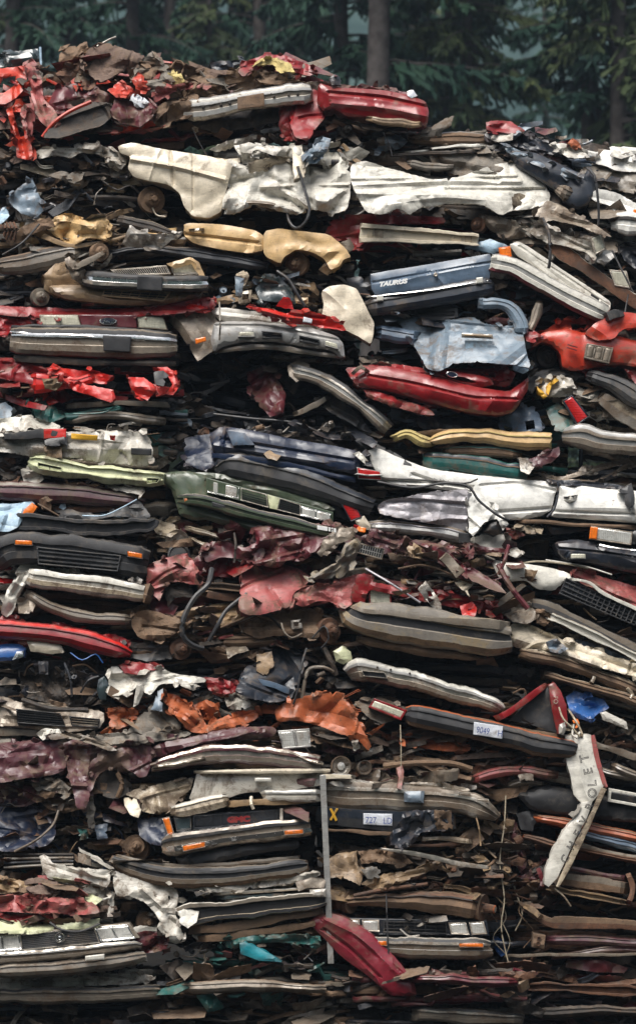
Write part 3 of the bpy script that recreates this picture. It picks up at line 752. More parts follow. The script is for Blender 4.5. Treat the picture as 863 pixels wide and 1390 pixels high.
c.T('exhaust_pipe', [(470, 165, 0), (510, 172, 0), (550, 168, 0)], .02, DRK, -.05)
c.T('wire', [(520, 180), (528, 196), (532, 212)], .006, HOSE, -.1)
c.JUNK(440, 150, 560, 200, 26, [DRK, DRK2, RST, GRY, PLA], dy=-.02)

c = CARD('flattened dark wreck of brown cloth, bare tubes and wooden planks behind the red car', 610, 240, .1)
c.MASS(500, 190, 245, 720, 185, 235, [FAB2, NBLK, GRY, FAB, SIL2, W2], n=8, dy=.1, junk=7, pal=[FAB2, GRY, NBLK, ALU, DRK], ext=2.)
c.B('roof_rail', [(556, 190, 16), (600, 190, 20), (656, 188, 20)], [GPL, GRY, BRN], 'round', .0, sc=.9, wrap=(.05, .05))
c.S('torn_panel', [(560, 184), (580, 176), (604, 160), (616, 156), (612, 170), (590, 184), (566, 190)], FAB2, -.06, amp=.03, Ln=.1)
c.S('door_panel', [(500, 200), (510, 186), (540, 184), (552, 192), (540, 202), (516, 206)], GBL, -.04, amp=.05, Ln=.08)
c.S('cloth', [(580, 208), (620, 203), (670, 210), (702, 226), (706, 240), (660, 246), (620, 240), (590, 230)], FAB2, -.10, amp=.05, Ln=.2, lines=[([(600, 215), (690, 232)], -.03, 5), ([(600, 226), (680, 240)], .03, 4)])
c.B('trim_strip', [(552, 206, 5), (610, 200, 5), (656, 198, 6)], [W], 'round', -.12, sc=.3)
c.B('trim_strip', [(530, 212, 5), (590, 208, 7), (650, 205, 6)], [DRK], 'round', -.14, sc=.4)
c.B('seat_roll', [(552, 222, 9), (580, 226, 13), (612, 228, 8)], [BRN, FAB2], 'round', -.18, sc=.6)
c.B('timber', [(466, 196, 6), (478, 212, 6), (492, 224, 6)], [TAN2, FAB2, TAN2], 'flat', -.30, wrap=(0, 0), sc=.6)
c.B('timber', [(460, 204, 4), (472, 218, 5), (486, 230, 4)], [BRN], 'flat', -.25, wrap=(0, 0), sc=.6)
c.TORN(500, 188, 720, 244, 26, [FAB2, GRY, W2, NBLK, FAB, SIL2, BRN], dy=-.04, size=1.2)
c.JUNK(545, 190, 720, 235, 24, [FAB2, GRY, ALU, W2, NBLK, DRK], dy=-.06)

c = CARD('glossy blue-black crushed car with hanging hose near the top right', 740, 290, .05)
c.MASS(655, 182, 240, 815, 215, 285, [NBLK, BLU, NBLK, W2, GBL], n=8, dy=.2, junk=6, pal=[NBLK, GBL, W2, DRK, ALU], ext=2.2)
c.S('hood', [(656, 180), (690, 176), (724, 186), (752, 198), (790, 206), (780, 214), (736, 208), (700, 200), (664, 196)], NBLK, .02, amp=.06, Ln=.13)
c.S('fender', [(690, 204), (722, 206), (760, 222), (792, 238), (800, 226), (808, 240), (806, 264), (798, 278), (780, 286), (764, 276), (758, 262), (730, 244), (700, 226)], NBLK, -.12, amp=.0155, Ln=.2, bulge=.12, edge=18, rim=.4)
c.S('hood_edge', [(680, 194), (730, 214), (790, 238), (788, 246), (740, 230), (690, 208)], GBL, -.18, amp=.05, Ln=.08)
c.B('bumper_corner', [(756, 256, 12), (768, 262, 24), (776, 266, 22)], [CHR2, SIL2], 'round', -.22, sc=.6)
c.S('red_scrap', [(658, 166), (676, 164), (692, 165), (712, 178), (704, 181), (670, 180), (660, 176)], RED2, .0, amp=.04, Ln=.1, lines=[([(664, 172), (704, 178)], .03, 3)])
c.S('white_scrap', [(744, 196), (764, 194), (788, 204), (800, 214), (770, 214)], W, -.02, amp=.05, Ln=.08)
c.S('orange_scrap', [(770, 194), (778, 188), (786, 194), (790, 204), (778, 202)], ORU, -.05, amp=.03, Ln=.06)
c.T('hose', [(796, 228, 0), (806, 238, -.05), (810, 262, -.05), (812, 290, -.02), (811, 306, 0)], .014, HOSE, -.3)
c.TORN(655, 176, 800, 230, 10, [NBLK, GBL, W2, MAR, SIL2, NBLK], dy=-.05, size=1.1)
c.JUNK(655, 176, 800, 215, 14, [NBLK, GBL, ALU, W2, MAR, SIL2], dy=-.03, size=.8)

c = CARD('white car with collapsed roof and round wheel arch at the top right edge', 830, 305, .1)
c.MASS(780, 200, 300, 960, 215, 320, [WC, W2, W, GRY, WC, DRK], n=9, dy=.2, junk=6, pal=[W2, GRY, DRK, ALU], ext=2.4)
c.S('roof_panel', [(806, 222), (818, 204), (832, 198), (846, 206), (870, 224), (900, 230), (900, 236), (840, 232), (820, 226)], WC, -.02, amp=.06, Ln=.12)
c.S('roof_panel', [(790, 222), (840, 226), (900, 234), (900, 264), (850, 262), (806, 250), (792, 240)], GRY, -.06, amp=.03, Ln=.2, tilt=(0, -.6))
c.S('fender', [(798, 264), (812, 256), (838, 262), (862, 276), (900, 280), (900, 300), (866, 292), (850, 306), (838, 292), (826, 278), (806, 272)], WC, -.18, amp=.02, Ln=.25, bulge=.10, edge=16, rim=.35)
c.B('bumper', [(830, 304, 22), (846, 302, 30), (900, 312, 34)], [WC, WC, WC, DRK, DRK, WC, WC], 'bumper', -.30, wrap=(.12, 0), wl=.2)
c.Q('side_marker', [(859, 284), (872, 284), (872, 300), (859, 299)], AMB, -.32, th=.04)
c.TORN(780, 200, 880, 290, 10, [W2, GRY, W, NBLK], dy=-.08, size=1.1)
c.JUNK(800, 200, 863, 300, 22, [W2, GRY, DRK, ALU, NBLK], dy=-.02, size=.8)
c.JUNK(800, 286, 850, 330, 10, [DRK, DRK2, GRY], dy=.0)

# ---- the long white van lying side-on
c = CARD('long cream-white crushed van lying side-on across the upper pile with wheel drum', 380, 300, -.05)
c.MASS(20, 215, 290, 300, 215, 290, [W2, DRK, NBLK, DRK], n=8, dy=.22, junk=8, pal=PAL_ENG, ext=1.7)
c.MASS(290, 205, 285, 760, 225, 295, [W2, DRK, CR2, NBLK, ALU], n=9, dy=.16, junk=6, pal=PAL_ENG, ext=1.7)
c.S('torn_roof_edge', [(48, 208), (60, 198), (92, 202), (112, 192), (136, 196), (160, 206), (172, 222), (164, 232), (150, 218), (132, 208), (112, 206), (96, 214), (76, 210), (54, 216)], W2, -.14, amp=.06, Ln=.10)
c.S('front_fender', [(160, 198), (180, 193), (206, 200), (246, 206), (284, 212), (316, 222), (310, 246), (303, 272), (300, 288), (284, 296), (262, 294), (250, 280), (244, 262), (228, 250), (206, 246), (182, 240), (174, 228), (178, 212), (163, 208)], CR, -.26, amp=.0157, Ln=.2, bulge=.08, edge=14, rim=.35,
    lines=[([(178, 216), (240, 226), (306, 244)], -.025, 4), ([(230, 200), (236, 250)], .018, 3), ([(262, 208), (262, 285)], .01, 2)])
c.S('front_door', [(306, 222), (312, 214), (330, 224), (350, 226), (372, 214), (384, 204), (404, 208), (420, 222), (440, 206), (462, 208), (474, 226), (476, 258), (470, 286), (452, 290), (428, 284), (398, 292), (372, 284), (346, 276), (320, 290), (302, 290), (304, 268), (310, 246)], W, -.18, amp=.095, Ln=.16, bulge=.06, rim=.3,
    lines=[([(312, 250), (360, 236), (400, 262)], .05, 4), ([(420, 222), (424, 284)], .06, 3), ([(372, 214), (380, 280)], -.05, 5)])
c.S('window_frame', [(328, 222), (326, 196), (340, 192), (380, 200), (404, 196), (414, 210), (416, 236), (402, 232), (396, 212), (376, 212), (344, 202), (338, 224)], W2, -.22, amp=.03, Ln=.1, rim=.12)
c.S('torn_pillar', [(396, 200), (410, 196), (412, 240), (400, 242)], CR, -.34, amp=.03, Ln=.1)
c.S('seat_scrap', [(412, 214), (424, 196), (436, 186), (448, 188), (444, 206), (430, 222), (418, 224)], GBL, -.28, amp=.06, Ln=.08)
c.S('quarter_panel', [(476, 222), (492, 218), (520, 226), (556, 236), (592, 244), (624, 240), (650, 230), (676, 222), (700, 220), (718, 230), (736, 246), (746, 264), (742, 278), (716, 284), (694, 286), (680, 292), (660, 280), (640, 276), (600, 278), (570, 282), (556, 292), (540, 282), (520, 292), (496, 288), (486, 268), (476, 250)], W, -.22, amp=.026, Ln=.26, bulge=.14, edge=22, rim=.4,
    lines=[([(490, 236), (560, 254), (640, 262), (730, 262)], .028, 5), ([(500, 268), (560, 262), (580, 284)], .03, 4), ([(690, 224), (700, 284)], .015, 3), ([(600, 246), (610, 276)], -.02, 4)])
c.S('fuel_flap', [(694, 264), (704, 262), (712, 266), (706, 278), (696, 284)], CR2, -.40, amp=.03, Ln=.06, tilt=(2., 0))
c.B('body_moulding', [(500, 264, 5), (520, 264, 6), (556, 272, 7), (566, 284, 5)], [DRK], 'round', -.38, sc=.3)
c.B('body_moulding', [(312, 282, 4), (350, 274, 5), (400, 286, 4)], [SIL2], 'round', -.34, sc=.3)
c.HUB(207, 271, 19, -.08, BRN, kind='brake_drum', yaw=.35)
c.T('brake_hose', [(140, 246, 0), (160, 258, -.04), (176, 252, -.04), (190, 262, 0)], .012, DRK, -.05)
c.T('axle', [(100, 270, 0), (150, 268, 0), (200, 272, 0)], .03, DRK, .02)
c.T('hose', [(404, 226, -.1), (412, 252, -.12), (420, 284, -.14), (414, 302, -.14), (402, 310, -.08), (392, 300, -.02), (390, 280, 0)], .016, HOSE, -.32)
c.S('underbody_scrap', [(66, 238), (84, 232), (116, 234), (112, 244), (104, 251), (86, 244)], FAB2, -.22, amp=.05, Ln=.1)
c.TORN(40, 205, 180, 260, 26, [W2, CR2, DRK, NBLK, FAB2, BRN], dy=-.1, size=1.1)
c.TORN(300, 190, 490, 235, 18, [W, CR, W2, W2, NBLK, CR2], dy=-.18, size=1.1)
c.JUNK(60, 215, 170, 285, 30, [DRK, DRK2, GRY, NBLK, FAB2, BRN], dy=-.10)
c.JUNK(320, 190, 480, 230, 22, [W2, ALU, DRK, CR2, NBLK, GBL], dy=-.12, size=.8)
c.JUNK(430, 275, 600, 300, 14, [DRK, NBLK, GRY], dy=.0)

c = CARD('dark wreck with bent blue-green panel and engine parts under the red heap, left edge', 60, 300, .05)
c.MASS(-80, 215, 300, 140, 240, 300, [DRK, BRN, NBLK, RST], n=8, dy=.2, junk=11, pal=PAL_ENG, ext=1.8)
c.S('fender', [(12, 268), (30, 250), (44, 240), (52, 262), (60, 286), (50, 296), (30, 290), (14, 276)], GBL, -.28, amp=.03, Ln=.12)
c.S('bumper_scrap', [(-10, 290), (6, 282), (14, 292), (4, 302), (-10, 306)], LBL, -.3, amp=.03, Ln=.08)
c.S('blue_scrap', [(66, 290), (90, 286), (92, 292), (72, 295)], BLUE, -.16, amp=.02)
c.JUNK(0, 215, 160, 300, 34, [DRK, DRK2, BRN, RST, GRY, PLA], dy=-.10)

# ---- tan car side-on
c = CARD('tan yellow crushed car lying side-on with torn door and front fender over its wheel', 250, 385, -.08)
c.MASS(-80, 305, 375, 300, 300, 345, [TAN2, BRN, DRK, GRY], n=8, dy=.18, junk=9, pal=[BRN, DRK, RST, TAN2, ALU, FAB2], ext=1.7)
c.MASS(280, 300, 395, 480, 305, 375, [TAN2, DRK, NBLK], n=7, dy=.2, junk=7, pal=PAL_ENG, ext=1.7)
c.S('rear_door', [(58, 304), (84, 296), (110, 300), (140, 292), (150, 302), (146, 320), (150, 328), (120, 322), (100, 334), (84, 328), (70, 316)], TAN, -.2, amp=.09, Ln=.13, rim=.2)
c.S('window_sheet', [(166, 332), (172, 318), (178, 305), (190, 314), (210, 318), (248, 314), (236, 324), (216, 338), (190, 336)], ALU, -.32, amp=.05, Ln=.13, rim=.03)
c.S('front_door', [(250, 302), (300, 304), (346, 312), (358, 320), (358, 340), (340, 344), (300, 338), (262, 330), (250, 320)], TAN, -.24, amp=.015, Ln=.16, bulge=.03, edge=12, rim=.3, lines=[([(252, 318), (350, 330)], .02, 3)])
c.B('door_handle', [(259, 311, 5), (276, 313, 5)], [CHR2], 'round', -.36, sc=.35)
c.S('front_fender', [(358, 314), (380, 310), (410, 314), (446, 318), (470, 338), (476, 348), (466, 352), (462, 360), (448, 366), (440, 352), (424, 342), (402, 338), (386, 348), (380, 358), (364, 350), (358, 344)], TAN, -.28, amp=.0158, Ln=.14, bulge=.02, edge=10, rim=.35)
c.S('valance', [(440, 358), (456, 350), (458, 360), (444, 374), (432, 366)], TAN2, -.2, amp=.04, Ln=.07)
c.HUB(402, 358, 17, -.10, BRN, kind='brake_disc', yaw=-.3)
c.B('rocker_sill', [(0, 362, 24), (40, 356, 28), (90, 346, 28), (110, 342, 22)], [DRK, BRN, DRK, GRY], 'round', -.16, wrap=(.05, .1))
c.B('rocker_sill', [(140, 344, 10), (200, 338, 12), (280, 348, 20), (360, 362, 14)], [DRK, GRY, DRK2], 'round', -.14, wrap=(.05, .1))
c.B('exhaust_pipe', [(162, 300, 16), (200, 308, 18), (236, 318, 10)], [DRK2, GRY, DRK], 'round', -.12, sc=.8)
c.B('torn_sill', [(60, 320, 7), (100, 334, 6), (150, 326, 5), (182, 318, 4)], [CR2, TAN2], 'flat', -.22, sc=.5)
c.S('lamp_housing', [(462, 328), (474, 324), (482, 336), (470, 344)], SIL2, -.24, amp=.02)
c.T('wiring', [(4, 346, 0), (30, 330, -.05), (54, 304, 0)], .011, HOSE, -.35)
for k in range(4): c.T('spring_coil', [(4 + k * 5, 302, 0), (8 + k * 5, 310, -.05), (4 + k * 5, 326, 0)], .014, RST, -.16)
c.TORN(40, 292, 250, 335, 34, [TAN, TAN2, CR2, TAN, BRN, ALU], dy=-.16, size=1.)
c.JUNK(0, 296, 160, 335, 30, [BRN, RST, TAN2, CR2, DRK, FAB2], dy=-.12, size=.8)
c.JUNK(140, 285, 250, 325, 16, [TAN2, BRN, DRK, CR2], dy=-.08, size=.8)
c.JUNK(360, 340, 480, 385, 12, [DRK, RST, BRN], dy=-.02, size=.8)

c = CARD('flattened red car under a loose cream bumper beam with boxed ends', 545, 345, 0.)
c.MASS(430, 292, 345, 665, 298, 350, [RED2, DRK, DRK, NBLK, MAR], n=7, dy=.22, junk=7, pal=[DRK, RST, MAR, NBLK, GRY], ext=1.7)
c.S('roof_panel', [(448, 300), (476, 292), (530, 290), (580, 294), (606, 295), (602, 303), (560, 304), (520, 304), (500, 314), (496, 336), (484, 340), (470, 326), (440, 320)], RED2, -.14, amp=.05, Ln=.14, rim=.5)
b = c.B('bumper_beam', [(491, 316, 28), (520, 317, 24), (600, 322, 20), (640, 325, 20), (648, 326, 18)], [CR, CR, CR, CR2, CR], 'channel', -.30, wrap=(.02, .02), amp=.003, tape=(1, 1))
for (x0, x1, a_) in ((498, 506, 317), (508, 520, 318), (612, 626, 324), (630, 640, 325)):
    c.Q('beam_socket', [(x0, a_ - 8), (x1, a_ - 8), (x1, a_ + 7), (x0, a_ + 7)], CR2, -.31, parent=b, th=.04)
c.HUB(648, 305, 11, -.10, RST, yaw=-.4)
c.T('driveshaft', [(560, 345, 0), (600, 344, 0), (626, 342, 0)], .035, GRY, -.02)
c.JUNK(495, 334, 660, 365, 18, PAL_DARK, dy=.02)
c.JUNK(590, 286, 680, 310, 12, PAL_BRN, dy=.0)

c = CARD('silver crushed car folded into a peak, metal end lamp, right of the cream van', 740, 370, 0.)
c.MASS(640, 285, 345, 850, 330, 400, [SIL2, DRK, GRY, W2, NBLK], n=8, dy=.2, junk=9, pal=[SIL2, DRK, GRY, RST, W2], ext=2.)
c.S('trunk_lid', [(724, 290), (740, 272), (752, 274), (790, 294), (824, 316), (830, 322), (812, 318), (780, 306), (752, 298), (738, 302)], SIL2, -.22, amp=.03, Ln=.2, rim=.3)
c.S('quarter_panel', [(690, 296), (710, 292), (740, 304), (776, 322), (810, 330), (818, 336), (806, 356), (796, 342), (770, 334), (742, 330), (720, 318)], W2, -.20, amp=.05, Ln=.16, rim=.3)
c.S('inner_fender', [(650, 292), (680, 294), (712, 306), (720, 320), (690, 326), (664, 312)], SIL2, -.08, amp=.05, Ln=.12)
c.LAMP([(800, 322), (816, 316), (822, 338), (808, 346)], -.30, CLN, CHR2, 1, 'tail_light')
c.S('corner_panel', [(796, 342), (812, 346), (826, 336), (834, 348), (820, 360), (804, 354)], SIL, -.2, amp=.04, Ln=.07)
c.T('hose', [(736, 296, -.05), (744, 316, -.12), (746, 350, -.14), (744, 364, -.1)], .017, HOSE, -.36)
c.TORN(650, 285, 840, 350, 20, [SIL2, W2, GRY, NBLK, SIL2], dy=-.12, size=1.5)
c.JUNK(655, 298, 830, 350, 26, [SIL2, DRK, W2, RST, GRY, ALU], dy=-.05, size=.9)

c = CARD('dark car with long rust-edged beam sloping down to a lamp, right edge', 830, 410, .05)
c.MASS(770, 310, 400, 960, 345, 440, [DRK, NBLK, RST, GRY, SIL2], n=9, dy=.2, junk=7, pal=PAL_ENG, ext=2.)
c.B('rusty_sill', [(744, 330, 18), (780, 354, 18), (830, 388, 18), (890, 428, 18)], [SIL2, W2, RST, RST, SIL2, RST], 'flat', -.18, amp=.006)
c.LAMP([(826, 366), (850, 368), (856, 392), (834, 388)], -.22, CLN, CHR2, 1, 'headlight')
c.S('fender', [(836, 334), (900, 338), (900, 372), (862, 366), (846, 352)], NBLK, -.08, amp=.03, bulge=.1)
c.T('wiring', [(830, 340, 0), (846, 372, -.1), (858, 396, -.1)], .01, HOSE, -.26)
c.T('wiring', [(852, 400, 0), (848, 430, -.1), (860, 450, -.05)], .008, HOSE, -.26)
c.JUNK(830, 330, 863, 430, 14, PAL_ENG, dy=-.05, size=.8)
# =============================================================== second tier (350 - 620)
c = CARD('tan crushed car nose-out with chrome and black bumper and slatted grille above it', 170, 415, -.08)
c.MASS(-70, 375, 415, 295, 362, 412, [DRK, TAN2, BRN, NBLK], n=6, dy=.2, junk=9, pal=PAL_ENG, ext=2.4)
c.S('fender', [(60, 372), (76, 356), (104, 348), (112, 360), (104, 374), (118, 384), (104, 398), (76, 404), (60, 392)], TAN2, -.14, amp=.04, Ln=.16, bulge=.08)
c.S('front_valance', [(66, 388), (100, 386), (160, 392), (230, 396), (276, 394), (268, 404), (230, 412), (190, 415), (140, 412), (90, 406), (70, 398)], TAN2, -.22, amp=.015, Ln=.3, bulge=.10, edge=10, rim=.2)
c.GR([(142, 391), (232, 396), (222, 409), (138, 402)], 7, 4, -.345, TAN2, TAN2, 'lower_grille')
c.GR([(150, 366), (226, 360), (232, 372), (160, 374)], 26, 1, -.30, CHR2, CHR2, 'grille', bw=1.1)
c.LAMP([(230, 360), (262, 350), (276, 372), (236, 373)], -.26, CLN, CHR2, 1)
c.S('lamp_trim', [(226, 358), (258, 349), (270, 356), (278, 374), (270, 374), (260, 358), (236, 364)], TAN, -.34, amp=.01)
b = c.B('bumper', [(112, 376, 16), (126, 379, 22), (190, 383, 23), (250, 385, 22), (280, 385, 20)], [CHR, RUB, RUB, RUB, CHR, CHR, CHR, CHR2, RUB], 'bumper', -.40, wrap=(.12, .06), wl=.08, amp=.004)
c.Q('plate_holder', [(187, 374), (221, 376), (220, 395), (186, 393)], RUB, -.485, parent=b, th=.04, amp=.006)
c.S('bumper_end', [(88, 352), (96, 348), (112, 362), (126, 376), (110, 386), (98, 378)], SIL2, -.40, amp=.05, Ln=.08)
c.B('torn_strip', [(100, 366, 6), (120, 354, 7), (142, 342, 6)], [GRY, SIL2], 'flat', -.46, sc=.6)
c.HUB(137, 342, 13, -.30, BRN, yaw=.5)
c.HUB(56, 403, 13, -.16, GRY, yaw=.4)
c.JUNK(0, 370, 95, 415, 20, PAL_ENG, dy=-.04)
c.JUNK(100, 345, 160, 366, 8, [ALU, W2, DRK, SIL2], dy=-.26, size=.7)

c = CARD('wreck of grey engine parts and yellow brackets with a torn white fender hanging right', 400, 440, -.02)
c.MASS(285, 375, 430, 510, 385, 450, [DRK, NBLK, TAN2, BRN], n=6, dy=.15, junk=10, pal=[DRK, NBLK, TAN2, BRN, ALU, GBL, CR2], ext=1.7)
c.S('front_fender', [(436, 396), (448, 388), (470, 386), (484, 392), (492, 408), (500, 424), (508, 438), (506, 456), (502, 467), (488, 458), (470, 448), (450, 446), (436, 434), (440, 414)], CR, -.30, amp=.0155, Ln=.18, bulge=.03, edge=16, rim=.3)
c.S('bracket', [(324, 396), (342, 394), (340, 410), (324, 412)], CR2, -.28, amp=.01, holes=[[(329, 399), (338, 399), (337, 406), (329, 407)]], smooth=0)
c.S('bracket', [(318, 372), (334, 366), (338, 374), (332, 388), (322, 392)], CR2, -.22, amp=.04, Ln=.06)
c.S('battery', [(318, 374), (332, 378), (328, 402), (320, 400)], GBL, -.3, amp=.02)
c.S('windscreen', [(346, 392), (360, 372), (376, 372), (396, 392), (402, 412), (376, 410), (352, 408)], GLS, -.16, amp=.03, Ln=.15, rim=.03)
c.T('hose', [(376, 368, 0), (392, 380, -.03), (404, 400, -.03), (414, 416, 0)], .018, HOSE, -.3)
c.S('bracket', [(400, 404), (418, 404), (418, 412), (402, 412)], TAN, -.3, amp=.01, smooth=0)
c.S('tail_light', [(374, 416), (384, 402), (394, 404), (398, 420)], RLN, -.24, amp=.02)
c.JUNK(290, 366, 440, 425, 46, [DRK, NBLK, BRN, TAN2, ALU, CR2, GBL, FAB2], dy=-.16, size=.85)
c.JUNK(440, 374, 500, 400, 8, PAL_ENG, dy=-.04)

c = CARD('blue-grey sedan tail panel with white model lettering above a black bumper', 590, 425, -.02)
c.MASS(490, 350, 440, 690, 335, 410, [NBLK, DRK, BLU, DRK], n=9, dy=.2, junk=5, pal=PAL_DARK, ext=2.4)
tp = c.S('trunk_panel', [(502, 372), (560, 362), (620, 352), (664, 344), (668, 352), (664, 378), (640, 383), (580, 391), (510, 402), (504, 392)], BLU, -.24, amp=.007, Ln=.4, bulge=.05, edge=8, rim=.3, smooth=0, rag=.3, lines=[([(503, 384), (666, 356)], .012, 2.2)])
c.TXT('TAURUS', 514, 389, 6.0, ang=7.5, dy=-.315, m=LTR, shear=.3, sx=1.25, parent=tp, bold=.004)
mb = MB(); mb.lathe(P(591, 373, depth(591, 373) - .29 - .02), (0, -1, 0), [(-.02, .022), (.012, .022), (.016, .015), (.01, 0)], CHR2, n=14); c._b(mb, 'lock', tp)
c.B('chrome_strip', [(500, 404, 3), (580, 393, 3), (660, 382, 3)], [CHR], 'round', -.33, sc=.25, tape=(1, 1), wrap=(.02, .02))
c.B('bumper', [(498, 418, 24), (520, 414, 27), (600, 401, 28), (660, 390, 26), (667, 389, 22)], [NBLK, NBLK, NBLK, RUB, RUB, NBLK], 'round', -.27, wrap=(.10, .06), wl=.08, amp=.004)
for x, z in ((515, 404), (650, 380)):
    c.Q('bumper_lamp', [(x - 4, z - 3), (x + 5, z - 4), (x + 5, z + 4), (x - 4, z + 5)], W, -.37, th=.03)
c.S('side_panel', [(470, 378), (490, 376), (504, 386), (502, 402), (486, 402), (472, 394)], NBLK, -.12, amp=.03, bulge=.06)
c.S('deck_edge', [(630, 336), (664, 324), (690, 334), (668, 344)], LBL, -.12, amp=.02, rim=.4)

c = CARD('white car bumper in two long bands sloping down right, amber lamp at its top', 760, 430, -.05)
c.MASS(665, 350, 400, 840, 385, 450, [DRK, NBLK, MAR, W2], n=7, dy=.25, junk=7, pal=PAL_DARK, ext=2.4)
c.S('bumper_cover', [(690, 332), (702, 327), (716, 334), (760, 364), (812, 398), (829, 410), (828, 420), (816, 422), (780, 400), (730, 366), (700, 346)], W, -.24, amp=.006, Ln=.4, bulge=.06, edge=8, rim=.3, lines=[([(704, 334), (826, 414)], .01, 2)])
c.B('bumper', [(668, 356, 26), (688, 360, 26), (704, 366, 27), (760, 398, 27), (820, 428, 26)], [W, SIL, W, W, W, SIL, W, W, MAR, MAR], 'bumper', -.32, wrap=(.1, .05), wl=.08, amp=.004, sc=.8)
c.LAMP([(676, 336), (692, 334), (694, 348), (679, 350)], -.30, AMB, AMB, 1, 'turn_signal', fr=1.)
c.Q('name_badge', [(802, 398), (813, 405.5), (812, 408), (801, 401)], RUB, -.32, th=.02, bev=.4)
c.Q('name_badge', [(815, 408), (826, 415), (825, 417), (814, 410)], ALU, -.32, th=.02, bev=.4)
c.JUNK(694, 344, 790, 408, 26, [DRK, NBLK, GRY, GBL, ALU, DRK2], dy=-.06, size=.8)
c.S('inner_beam', [(700, 346), (720, 356), (730, 372), (716, 368)], GBL, -.16, amp=.03)

# ---- maroon sedan with the wide chrome bumper
c = CARD('maroon car front with oval badge over a wide chrome bumper with square black plate holder', 130, 492, -.14)
c.MASS(-80, 415, 470, 290, 408, 450, [RED2, MAR, MAR, RED2, DRK], n=6, dy=.12, junk=3, pal=[MAR, RED2, DRK], ext=2.4)
c.MASS(-60, 455, 495, 245, 450, 492, [DRK, MAR, GRY, NBLK], n=5, dy=.2, junk=5, pal=PAL_DARK, ext=2.2)
c.S('hood', [(-20, 414), (60, 418), (120, 420), (200, 418), (240, 410), (290, 404), (292, 416), (260, 424), (200, 430), (120, 430), (56, 432), (-20, 426)], RED2, -.14, amp=.03, Ln=.18, rim=.8)
c.S('fender', [(-20, 426), (20, 428), (52, 436), (44, 446), (16, 444), (10, 458), (-20, 456)], RED2, -.10, amp=.05, Ln=.12)
tp = c.Q('centre_panel', [(106, 427), (185, 428), (186, 445), (112, 443)], MAR, -.18, th=.08, n=(10, 4), amp=.004)
mb = MB(); cx, cz, yy = 147, 436, depth(147, 436) - .14 - .21
mb.lathe((0, 0, 0), (0, -1, 0), [(-.02, 1.), (.006, 1.), (.010, .93), (.006, .86), (.006, .0)], [CHR, CHR, CHR, NAVY], n=28)
pc = P(cx, cz, yy); mb.v = [(pc[0] + v[0] * 12 / K, pc[1] + v[1], pc[2] + v[2] * 5 / K) for v in mb.v]; ov = c._b(mb, 'oval_badge', tp)
c.TXT('Ford', 139.5, 438.5, 5.0, dy=-.225, m=CHR, shear=.35, sx=1.15, parent=ov, kind='badge_script')
c.LAMP([(54, 427), (106, 427), (111, 443), (55, 442)], -.16, CLN, SIL2, 1, fr=1.)
c.LAMP([(186, 428), (222, 430), (228, 448), (188, 445)], -.16, CLN, SIL2, 1, fr=1.)
b = c.B('bumper', [(17, 461, 30), (40, 463, 38), (128, 466, 40), (210, 468, 38), (238, 468, 32)], [CHR2, SIL2, RUB, CHR, SIL2, SIL2, CHR2, SIL2, GRY, MAR], 'bumper', -.26, wrap=(.10, .10), wl=.08, amp=.004, sc=1.2)
c.B('chrome_strip', [(17, 450, 3), (128, 457, 4), (237, 462, 3)], [CHR], 'round', -.33, sc=.25, parent=b, wrap=(.1, .1), wl=.08, tape=(1, 1))
c.Q('plate_holder', [(140, 455), (178, 457), (177, 478), (141, 476)], RUB, -.385, parent=b, th=.04, amp=.004)
c.B('air_dam', [(22, 486, 9), (128, 492, 9), (236, 494, 8)], [SIL2, MAR, DRK], 'flat', -.22, amp=.01, wrap=(.1, .1))
c.B('bumper_top', [(18, 444, 5), (100, 443, 5), (232, 452, 5)], [RUB], 'flat', -.22, wrap=(.1, .1), wl=.08)
c.HUB(8, 462, 15, -.05, DRK, yaw=.5)

c = CARD('silver white car front bumper cover with square fog lamps under a bright red strip', 340, 490, -.06)
c.MASS(225, 425, 480, 480, 430, 490, [SIL2, DRK, NBLK, W2], n=7, dy=.22, junk=7, pal=PAL_DARK, ext=2.4)
c.S('fender', [(228, 424), (250, 417), (285, 419), (296, 436), (300, 460), (290, 478), (268, 490), (256, 470), (244, 452), (232, 440)], SIL2, -.14, amp=.02, Ln=.3, bulge=.12, edge=14, rim=.3)
c.Q('side_marker', [(265, 460), (279, 457), (280, 463), (266, 467)], AMB, -.30, th=.03)
c.S('hood', [(280, 420), (300, 417), (350, 423), (400, 430), (440, 440), (450, 450), (420, 446), (360, 438), (300, 436)], W2, -.16, amp=.015, Ln=.3, rim=.5)
b = c.S('bumper_cover', [(290, 438), (310, 436), (360, 437), (420, 444), (458, 456), (466, 466), (468, 484), (462, 486), (450, 476), (410, 470), (370, 464), (330, 464), (304, 470), (290, 478), (286, 460)], SIL, -.28, amp=.008, Ln=.4, bulge=.10, edge=12, rim=.3, lines=[([(292, 442), (360, 442), (460, 462)], .012, 2.)])
c.LAMP([(323, 450), (345, 449), (346, 457), (323, 457)], -.40, CLN, SIL, 1, 'fog_light', fr=1.)
c.LAMP([(440, 461), (458, 466), (459, 474), (441, 469)], -.37, CLN, SIL, 1, 'fog_light', fr=1.)
for q in ([(355, 449), (383, 452), (383, 460), (356, 459)], [(406, 455), (434, 461), (433, 468), (406, 463)]):
    c.GR(q, 1, 3, -.392, BLK, BLK, 'air_intake', bw=.5)
c.S('torn_red_strip', [(330, 416), (370, 420), (390, 426), (396, 420), (420, 422), (448, 430), (462, 438), (470, 450), (446, 446), (420, 442), (398, 440), (390, 434), (360, 428)], RED, -.38, amp=.03, Ln=.16, rim=.2)
c.Q('sticker', [(412, 430), (424, 433), (423, 439), (411, 437)], PLT, -.425, th=.01)
